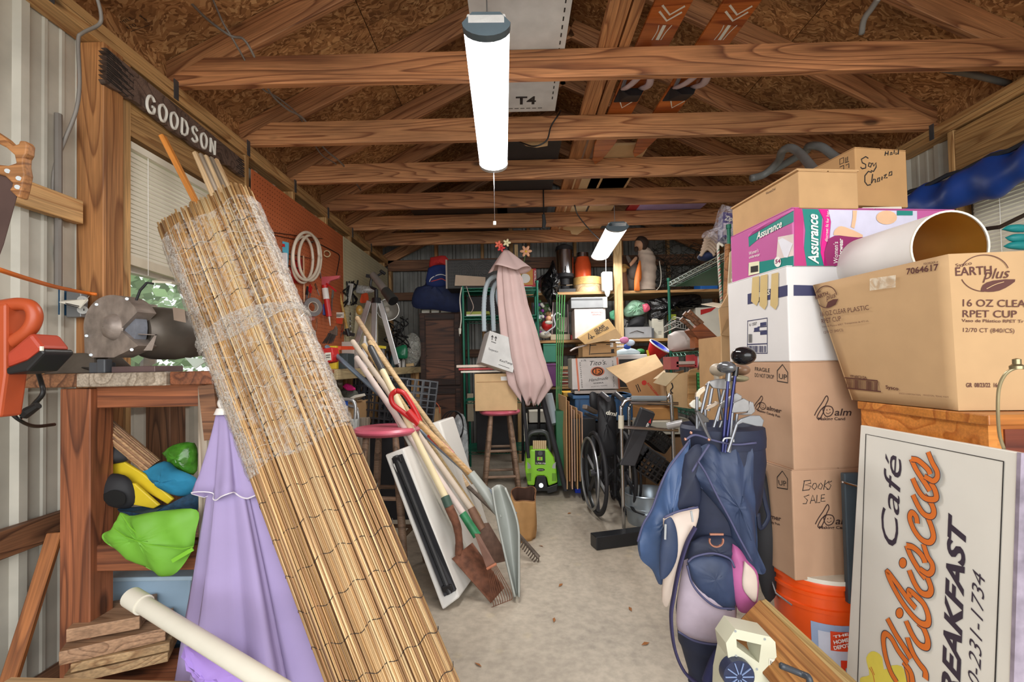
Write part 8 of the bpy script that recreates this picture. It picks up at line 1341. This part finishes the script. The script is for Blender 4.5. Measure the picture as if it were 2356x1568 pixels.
# ---------------------------------------------------------------- golf bag
NV = mt((48, 62, 92), .6, 0, .25, 10, .3); NVD = mt((30, 38, 62), .65, 0, .2, 14, .2); NVB = mt((60, 84, 124), .5, 0, .25, 8, .3); GRP = mt((176, 162, 176), .6, 0, .06, 30); CRM = mt((206, 190, 178), .6, 0, .08, 14)
gb = T('golf_bag', 'worn navy golf bag with grey and magenta panels full of clubs', 'golf bag', (at(1625, 1500, 1.62).x, 1.62, 0)); GYv = 1.62
secs = []
for y, x0, x1 in ((1600, 1585, 1655), (1545, 1585, 1650), (1485, 1568, 1668), (1474, 1562, 1688), (1400, 1557, 1690), (1300, 1573, 1692), (1240, 1575, 1712), (1150, 1562, 1745), (1060, 1572, 1756), (1005, 1576, 1752)):
    a, c = at(x0, y, GYv), at(x1, y, GYv); m_ = (a+c)/2; r_ = (c.x-a.x)/2
    if y == 1600: m_.z = .001
    secs.append((m_, r_, r_*.8))
B().loft(secs, 32).o('body', NVD, gb, smooth=True)
m_ = secs[-1][0]; R_ = secs[-1][1]
B().loft([(m_+V((0, 0, -.03)), R_*1.03, R_*.85), (m_+V((-.003, 0, .0)), R_*1.06, R_*.88), (m_+V((-.005, 0, .035)), R_*1.05, R_*.88), (m_+V((-.005, .02, .045)), R_*.96, R_*.78), (m_+V((-.005, 0, .02)), R_*.9, R_*.72)], 32).o('collar', NVD, gb, smooth=True)
yf = lambda q: GYv-q
def pad(name, pts, Y, th, mat, wr=0, back=.03, k=4, rings=9, fo=0): return B().pillow(list(pts), Y, th, back, wr=wr, k=k, rings=rings, fo=fo).o(name, mat, gb, smooth=True)
pad('side_hood', ((1588, 1008), (1562, 1040), (1535, 1075), (1518, 1120), (1500, 1170), (1478, 1210), (1467, 1245), (1474, 1285), (1500, 1310), (1520, 1345), (1545, 1290), (1570, 1230), (1592, 1170), (1590, 1080)), 1.56, .045, NVB, .002, fo=.008)
pad('rain_hood', ((1606, 1030), (1634, 1018), (1700, 1016), (1727, 1024), (1728, 1100), (1738, 1170), (1743, 1240), (1745, 1290), (1762, 1313), (1748, 1320), (1712, 1296), (1688, 1250), (1672, 1200), (1640, 1155), (1608, 1115), (1590, 1085), (1606, 1060)), 1.53, .045, NV, .002, fo=.011)
pad('padded_panel', ((1576, 1045), (1600, 1022), (1616, 1030), (1598, 1080), (1612, 1120), (1606, 1166), (1554, 1178), (1562, 1120)), 1.535, .025, NVD)
pad('cream_pocket', ((1525, 1192), (1560, 1175), (1606, 1166), (1602, 1205), (1586, 1228), (1562, 1290), (1545, 1340), (1535, 1395), (1522, 1372), (1528, 1300)), 1.515, .035, CRM)
pad('zip_pocket', ((1530, 1195), (1545, 1190), (1558, 1225), (1558, 1280), (1540, 1320), (1520, 1330), (1518, 1280), (1524, 1230)), 1.48, .015, NV); pad('grey_panel', ((1574, 1288), (1566, 1330), (1557, 1400), (1560, 1448), (1600, 1470), (1650, 1478), (1690, 1474), (1692, 1400), (1690, 1320), (1660, 1280), (1610, 1274)), 1.545, .045, GRP)
pad('navy_dome_pocket', ((1581, 1292), (1605, 1278), (1640, 1274), (1675, 1286), (1690, 1310), (1691, 1398), (1650, 1394), (1612, 1362), (1588, 1325)), 1.515, .03, NV, .002); pad('waist_band', ((1590, 1245), (1620, 1232), (1680, 1232), (1712, 1270), (1690, 1290), (1640, 1278), (1585, 1290)), 1.53, .03, NVD, .002)
pad('magenta_pocket', ((1685, 1250), (1702, 1262), (1722, 1290), (1744, 1322), (1740, 1400), (1738, 1408), (1705, 1408), (1690, 1380), (1681, 1320)), 1.51, .025, mt((178, 92, 146), .6, 0, .2, 8)); pad('cream_insert', ((1713, 1290), (1740, 1322), (1740, 1382), (1722, 1372), (1708, 1345)), 1.485, .01, CRM)
P = lambda pts, Y: catmull([at(x, y, Y) for x, y in pts], 5)
B().tube(P(((1600, 1212), (1580, 1250), (1562, 1310), (1550, 1370), (1544, 1420), (1552, 1490), (1575, 1545), (1610, 1575)), 1.47), .012, 8, flat=.4).o('shoulder_strap', mt((52, 48, 84), .8), gb, smooth=2); B().tube(P(((1655, 1500), (1640, 1530), (1625, 1570)), 1.5), .022, 8, flat=.6).o('strap_pad', mt((50, 54, 100), .8), gb, smooth=2); B().tube(P(((1732, 1020), (1745, 1080), (1762, 1160), (1768, 1190), (1750, 1215), (1744, 1180)), 1.62), .008, 8, flat=.4).o('side_strap', NVD, gb, smooth=2)
B().tube([at(1648+16*cos(a), 1243+14*sin(a), 1.475) for a in [j*pi/8 for j in range(-1, 10)]], .0035, 6).bar(at(1633, 1228, 1.475), at(1664, 1228, 1.475), .006, .006).o('ring', mt((196, 140, 120), .3, .8), gb, smooth=True)
for pts, Y_ in (((( 1576, 1012), (1600, 1000), (1640, 1012), (1690, 1022), (1740, 1018)), 1.49), (((1467, 1245), (1480, 1205), (1500, 1170), (1520, 1115), (1540, 1075), (1585, 1015)), 1.535), (((1606, 1060), (1625, 1090), (1650, 1140), (1680, 1195), (1700, 1235), (1730, 1290)), 1.475), (((1582, 1292), (1600, 1279), (1640, 1272), (1678, 1284), (1690, 1305)), 1.485), (((1581, 1300), (1592, 1340), (1616, 1372), (1650, 1396), (1690, 1400)), 1.485), (((1560, 1452), (1600, 1474), (1650, 1482), (1690, 1478)), 1.51), (((1528, 1190), (1560, 1176), (1606, 1166)), 1.48), (((1592, 1085), (1606, 1062), (1632, 1022)), 1.49)): B().tube(P(pts, Y_), .0035, 6).o('piping', mt((74, 76, 110), .6), gb, smooth=2)
for x, y in ((1577, 1010), (1590, 995), (1631, 1011)): B().ball(at(x, y, 1.485), .005, 5, 8).o('rivet', mt((206, 150, 130), .3, .7), gb, smooth=True)
for a, c in (((1531, 1205), (1530, 1240)), ((1590, 1175), (1594, 1200))): B().bar(at(*a, 1.455), at(*c, 1.455), .006, .004).o('zip_pull', SILVER, gb)
B().tube(catmull([at(x, y, 1.47) for x, y in ((1663, 1015), (1668, 1008), (1685, 1008), (1688, 1016))], 4), .003).o('carry_handle', SILVER, gb)
# clubs
q3 = lambda x, y: (1580+x/6.815, 780+y/6.815); IRN = mt((136, 134, 134), .38, .5, .15, 30); NVS = mt((36, 40, 90), .2, .5)
CLS = mt((120, 122, 128), .3, .7)
def club(label, shaft, heads, Y, hm, sm=None, wood_=False, th=.012, extra=None):
    sm = sm if sm and sm is not CHROME else CLS; a, c = [at(*q3(*p), Y) for p in shaft]; t = T('golf_club', label, 'golf club', a, 'golf clubs in the bag'); d = (a-c).normalized(); e_ = V((m_.x+(a.x-m_.x)*.4, GYv+(Y-GYv)*.5, .45)); B().tube([c, a, a+(a-c)*0, a.lerp(e_, .25) if False else a-(c-a).normalized()*.06], .0052, 8).o('shaft', sm, t, smooth=True)
    if wood_:
        x, y, rx, ry = heads; B().ball(at(*q3(x, y), Y), (rx/6.815*mpp(Y), .045, ry/6.815*mpp(Y)), 12, 20).o('head', hm, t, smooth=True); B().cyl(c+(a-c).normalized()*.02, c-(a-c).normalized()*.01, .009, n=10).o('hosel', hm, t, smooth=True)
    else: B().prism([at(*q3(*p), Y) for p in heads], (0, th, 0)).o('head', hm, t, bev=.002); 
    return t
club('black driver standing highest in the golf bag', ((640, 1480), (770, 480)), (890, 260, 172, 145), 1.5, mt((24, 24, 28), .1, .1), NVS, True); club('silver and black fairway wood left of the driver', ((585, 1470), (655, 560)), (620, 440, 118, 95), 1.5, mt((120, 124, 130), .2, .6), NVS, True)
club('tan headed wood at the back left of the clubs', ((560, 1200), (470, 600)), (490, 480, 105, 105), 1.62, mt((176, 164, 146), .4), CHROME, True); club('brown headed wood behind the driver', ((700, 1300), (740, 600)), (840, 480, 125, 90), 1.64, mt((124, 96, 76), .35), CHROME, True); club('olive headed wood low behind the driver shaft', ((690, 1300), (720, 700)), (820, 615, 125, 55), 1.6, mt((130, 122, 96), .35), CHROME, True)
club('iron with broad pale head arching over to the right, left side', ((240, 1110), (340, 690)), ((300, 720), (360, 660), (480, 625), (600, 620), (690, 665), (690, 780), (560, 785), (415, 765), (360, 700), (330, 740)), 1.54, IRN); club('iron with tan narrow head at the left of the bag', ((160, 1110), (160, 900)), ((140, 930), (150, 850), (200, 790), (290, 740), (300, 800), (220, 880), (195, 960)), 1.52, mt((176, 160, 138), .35, .4))
club('white oval headed putter leaning left', ((150, 1120), (140, 1080)), ((50, 1020), (110, 960), (180, 940), (240, 1000), (225, 1060), (130, 1090), (70, 1060)), 1.58, OFFW); club('iron with slim dark tan head in the middle left', ((290, 1150), (290, 1100)), ((275, 1130), (330, 1050), (480, 970), (525, 1000), (440, 1060), (330, 1110), (300, 1150)), 1.53, mt((150, 134, 118), .35, .4))
club('silver iron with ribbed face behind the dark shafts', ((430, 1360), (520, 1060)), ((500, 1100), (540, 1010), (640, 930), (790, 840), (870, 890), (860, 960), (700, 1010), (640, 1090), (560, 1080)), 1.56, IRN); club('silver iron with broad ribbed face right of the dark shafts', ((690, 1480), (715, 1150)), ((705, 1150), (740, 1000), (900, 925), (980, 970), (990, 1110), (940, 1140), (740, 1155)), 1.5, IRN); club('silver iron tucked behind the broad ribbed one', ((760, 1420), (790, 1170)), ((780, 1180), (960, 1150), (990, 970), (1050, 990), (1078, 1130), (1020, 1185), (900, 1190)), 1.53, IRN)
club('dark faced iron pointing right at the bag edge', ((735, 1480), (780, 1340)), ((740, 1390), (790, 1310), (860, 1250), (1000, 1200), (1150, 1195), (1215, 1270), (1190, 1370), (1100, 1365), (880, 1310), (810, 1340)), 1.47, mt((130, 132, 136), .35, .5)); club('black putter lying at the left rim of the bag', ((240, 1310), (160, 1140)), ((130, 1110), (200, 1130), (350, 1245), (355, 1300), (245, 1310), (200, 1200)), 1.49, mt((60, 54, 50), .4))
for i, (x0, y0, x1, y1) in enumerate(((400, 770, 340, 1120), (590, 790, 540, 980), (480, 1280, 520, 1060), (490, 1460, 550, 1280))): tag(B().cyl(at(*q3(x0, y0), 1.56), at(*q3(x1, y1), 1.56), .0055, n=8).o('club_shaft', CLS, None, smooth=True), ['bare chrome shaft behind the pale iron', 'bare chrome shaft left of the dark shafts', 'short chrome shaft near the bag middle', 'chrome shaft at the bag mouth below the dark shafts'][i], 'shaft')
tag(B().cyl(at(1590, 958, 1.66), at(1640, 1010, 1.6), .013, n=10).o('club_grip_end', BLACK, None, smooth=True), 'black rubber grip end inside the bag mouth', 'grip')
# cream tool
t = T('cream_blower', 'cream plastic hand tool with dark blue fan grille standing by the golf bag', 'power tool', (at(1725, 1560, 1.3).x, 1.32, 0)); q2_ = lambda x, y: (1460+x/3.844, 1160+y/3.844); CR = mt((206, 206, 184), .4, 0, .04); Yt_ = 1.3
bz_ = .0; base0, base1 = at(1665, 1568, Yt_), at(1792, 1568, Yt_)
outl = [at(*q2_(*p), Yt_) for p in ((890, 1100), (1200, 1170), (1245, 1215), (1262, 1400), (1275, 1568))]+[V((base1.x+.01, Yt_, .001)), V((base0.x-.015, Yt_, .001))]+[at(*q2_(*p), Yt_) for p in ((790, 1568), (830, 1360), (808, 1225))]
hole = [at(*q2_(*p), Yt_) for p in ((900, 1190), (1120, 1240), (1100, 1400), (960, 1300), (905, 1260))]
# body as four slabs around the grip opening
O, H_ = outl, hole
b = B(); dv = V((0, .07, 0))
for poly in ((O[0], O[1], H_[1], H_[0]), (O[1], O[2], O[3], H_[2], H_[1]), (O[3], O[4], O[5], O[6], O[7], H_[3], H_[2]), (O[7], O[8], O[9], H_[4], H_[3]), (O[9], O[0], H_[0], H_[4])): b.prism(poly, dv)
b.o('housing', CR, t); c = at(*q2_(925, 1520), Yt_-.02); B().cyl(c, c+V((0, .03, 0)), .042, n=28).o('fan_guard', mt((40, 48, 76), .4), t, smooth=True)
for k in range(10): a = k*pi/5; B().bar(c+V((cos(a)*.008, -.002, sin(a)*.008)), c+V((cos(a)*.038, -.002, sin(a)*.038)), .003, .003).o('fan_rib', mt((120, 140, 180), .4), t)
for p in ((892, 1120), (1152, 1190), (898, 1338), (1082, 1455)): B().cyl(at(*q2_(*p), Yt_-.002), at(*q2_(*p), Yt_), .0032, n=8).o('screw', mt((120, 124, 124), .4, .5), t)
f_ = frp(Yt_-.0005); ppoly(t, f_, [q2_(*p) for p in ((1190, 1360), (1245, 1370), (1250, 1530), (1198, 1520))], OFFW, 'label'); ink(t, f_, [[q2_(1205, 1380), q2_(1210, 1500)], [q2_(1220, 1390), q2_(1224, 1500)], [q2_(1236, 1400), q2_(1240, 1470)]], 1.4, INK, e=.002)
# ---------------------------------------------------------------- folding table and leaning tools
WT = mt((214, 212, 206), .4, 0, .03, 5); t = T('folding_table', 'folded white plastic table leaning with its black slot towards the camera', 'table', at(1030, 1390, 2.12)); e0, e1, e2, e3 = at(885, 1046, 2.36), at(928, 1030, 2.36), at(1058, 1374, 2.14), at(1018, 1393, 2.1); e3.z = .004; e2.z = max(e2.z, .012)
dv = V((.1, .42, 0)); nrm = V((0, -1, 0)); B().hexa([e0, e1, e2, e3, e0+dv, e1+dv, e2+dv, e3+dv]).o('table_half', WT, t, bev=.008)
i0, i1, i2, i3 = [at(x, y, Y-.005) for x, y, Y in ((897, 1052, 2.36), (925, 1044, 2.35), (1049, 1358, 2.14), (1022, 1372, 2.11))]; i4 = V((0, .02, 0)); B().hexa([i0, i1, i2, i3, i0+i4, i1+i4, i2+i4, i3+i4]).o('slot', SOFTBLK, t); m0, m1 = (i0+i1)/2, (i2+i3)/2; B().tube([m0+V((0, -.004, 0)), m1+V((0, -.004, 0))], .012, 8).o('slot_tube', mt((50, 52, 54), .35), t, smooth=True)
for p in (m0.lerp(m1, .03), m0.lerp(m1, .96)): B().obox(p+V((0, -.008, 0)), V((.022, 0, .004)), V((0, .008, 0)), V((-.004, 0, .014))).o('latch', BLACK, t, bev=.003)
f0, f1, f2, f3 = at(985, 975, 2.75), at(1012, 968, 2.75), at(1088, 1185, 2.55), at(1060, 1200, 2.5); t2 = T('white_board', 'white rounded board standing behind the shovel handles', 'board', V((f3.x, f3.y, 0))); f3 = V((f3.x+.06, f3.y, .003)); f2 = V((f2.x+.06, f2.y, .003)); B().hexa([f0, f1, f2, f3, f0+V((.05, .25, 0)), f1+V((.05, .25, 0)), f2+V((.05, .25, 0)), f3+V((.05, .25, 0))]).o('panel', WT, t2, bev=.01)
WH = mt((206, 190, 172), .6, 0, .1, 12); PT = mt((222, 206, 166), .5, 0, .06)
def pole(par, a, c, r_, m, nm='handle', n=10): o = B().cyl(at(*a), at(*c), r_, n=n).o(nm, m, par, smooth=True); B().ball(at(*a), r_, 5, 8).o('handle_end', m, o, smooth=True); return o
tg = 'long handled tools leaning together'
t = T('scoop_shovel', 'grey plastic scoop shovel with wooden shaft and red grip', 'shovel', at(1185, 1370, 2.25), tg)
B().tube(P(((912, 898), (900, 910), (905, 930), (930, 950), (960, 972), (965, 965), (950, 935), (930, 905), (912, 898)), 2.45), .014, 8).o('d_grip', RED, t, smooth=2); B().tube([at(940, 945, 2.45), at(965, 975, 2.44)], [.022, .02], 10).o('grip_socket', RED, t, smooth=True); B().cyl(at(962, 970, 2.44), at(1085, 1092, 2.36), .0165, n=12).o('shaft', wood((214, 172, 116), (180, 134, 80), 4, r=.4, knot=False), t, smooth=True); B().cyl(at(988, 998, 2.425), at(1040, 1046, 2.4), .0185, n=12).o('red_sleeve', mt((170, 40, 32), .4, 0, .2), t, smooth=True)
SG = mt((158, 162, 156), .4, 0, .06); B().tube([at(1083, 1088, 2.36), at(1115, 1130, 2.34), at(1150, 1190, 2.3)], [.022, .026, .012], 12).o('socket', SG, t, smooth=True)
def sc(u, v):
    x0, x1 = 1133+v**1.2*52, 1162+sin(min(1, v*2.2)*pi/2)*32; y0 = 1122+v*250; y = y0-(1-v)*8*sin(u*pi); x = x0+(x1-x0)*u; return at(x, y, 2.32-.1*v+.1*(1-(2*u-1)**2)*(1-v*.4)-.05)
B().sheet(sc, 14, 24, .004).o('scoop_blade', SG, t, smooth=2); B().tube([V(sc(1, k/20)) for k in range(21)], .006, 6).o('blade_rim', SG, t, smooth=2); B().tube([V(sc(0, k/20)) for k in range(21)], .006, 6).o('blade_rim', SG, t, smooth=2)
t = T('square_shovel', 'rusty square shovel with green ferrule and cream handle', 'shovel', at(1130, 1385, 2.15), tg); pole(t, (853, 800, 2.62), (880, 852, 2.6), .019, mt((60, 60, 62), .35), 'grip'); B().cyl(at(879, 850, 2.6), at(1026, 1146, 2.3), .0175, n=12).o('handle', PT, t, smooth=True); B().cyl(at(1024, 1142, 2.3), at(1034, 1168, 2.28), .022, n=10).o('ferrule', mt((60, 84, 72), .6), t, smooth=True)
B().tube(P(((1033, 1165), (1050, 1205), (1056, 1240), (1056, 1275)), 2.26), [.022, .02, .018, .02], 10).o('neck', RUST, t, smooth=2)
def sh(u, v): A, Bq, C_, D = (1040, 1284), (1086, 1248), (1160, 1352), (1130, 1386); x = (A[0]*(1-u)+Bq[0]*u)*(1-v)+(D[0]*(1-u)+C_[0]*u)*v; y = (A[1]*(1-u)+Bq[1]*u)*(1-v)+(D[1]*(1-u)+C_[1]*u)*v; return at(x, y, 2.22-.06*v+.03*(1-(2*u-1)**2))
B().sheet(sh, 10, 10, .003).o('blade', RUST, t, smooth=2)
t = T('garden_spade', 'brown spade with white shaft standing behind the square shovel', 'spade', at(1150, 1290, 2.35), tg); pole(t, (812, 786, 2.8), (1088, 1175, 2.4), .0165, WH); B().tube([at(1084, 1168, 2.4), at(1100, 1200, 2.38), at(1110, 1216, 2.37)], [.021, .024, .02], 10).o('socket', mt((130, 96, 76), .7, .2, .2, 30), t, smooth=True); B().prism([at(x, y, 2.37) for x, y in ((1092, 1222), (1102, 1205), (1124, 1202), (1155, 1255), (1165, 1290), (1120, 1300))], (0, .004, 0)).o('blade', mt((120, 92, 78), .7, .2, .3, 30), t)
t = T('leaf_rake', 'spring leaf rake with green socket and wire tines', 'rake', at(1160, 1390, 2.15), tg); pole(t, (821, 824, 2.6), (1068, 1184, 2.3), .0165, mt((200, 184, 176), .65, 0, .12)); B().tube([at(1064, 1180, 2.3), at(1098, 1232, 2.27)], [.02, .022], 10).o('socket', mt((44, 120, 76), .5, 0, .3, 20), t, smooth=True); B().prism([at(x, y, Y) for x, y, Y in ((1092, 1228, 2.24), (1102, 1228, 2.24), (1141, 1298, 2.14), (1120, 1308, 2.14))], (0, .006, 0)).o('fan_plate', mt((116, 84, 70), .7, .2, .3), t)
for k in range(9): f = k/8; B().tube(P(((1122+19*f, 1307-8*f), (1126+30*f, 1335-10*f), (1130+44*f, 1372-14*f), (1136+42*f, 1392-16*f), (1129+42*f, 1397-16*f)), 2.13), .0016, 4).o('tine', RUST, t)
B().tube([at(1120, 1308, 2.13), at(1142, 1296, 2.13)], .006, 6).o('tine_band', mt((176, 110, 80), .6), t)
t = T('bow_rake', 'iron bow rake whose teeth reach past the grey scoop', 'rake', at(1230, 1290, 2.6), tg); pole(t, (822, 732, 2.95), (1076, 1118, 2.75), .0155, wood((214, 184, 146), (180, 146, 106), 3, knot=False)); B().tube([at(1074, 1115, 2.75), at(1195, 1232, 2.66)], .012, 8).o('neck', IRON, t, smooth=True); B().tube([at(1192, 1228, 2.66), at(1240, 1282, 2.6)], .011, 6).o('rake_bar', IRON, t)
for k in range(10): f = k/9; B().tube(P(((1195+44*f, 1232+50*f), (1199+40*f, 1242+48*f), (1194+38*f, 1254+44*f)), 2.62-.02*f), .004, 5).o('tooth', IRON, t)
t = T('metal_pole', 'blue-grey metal pole crossing behind the wooden handles', 'pole', at(1185, 1185, 2.4), tg); pole(t, (752, 798, 2.85), (1186, 1184, 2.42), .0145, mt((126, 140, 156), .35, .4)); 
for i, (a, c, r_, m, n_) in enumerate((((836, 792, 2.85), (1102, 1190, 2.5), .015, wood((206, 178, 126), (170, 136, 90), 3, knot=False), 'yellowish wooden handle between the two white shafts'), ((850, 785, 2.9), (1090, 1110, 2.6), .015, wood((214, 184, 140), (180, 146, 100), 3, knot=False), 'pale wooden handle running behind the red grip'), ((900, 940, 2.5), (1060, 1240, 2.36), .012, mt((206, 202, 190), .5), 'thin cream rod in front of the white table'))):
    t = T('wooden_rod', n_, 'handle', at(*c), tg); a_, c_ = at(*a), at(*c); c_ = c_+(c_-a_)*((c_.z-.012)/(a_.z-c_.z)) if i == 2 else c_; B().cyl(a_, c_, r_, n=10).o('shaft', m, t, smooth=True)
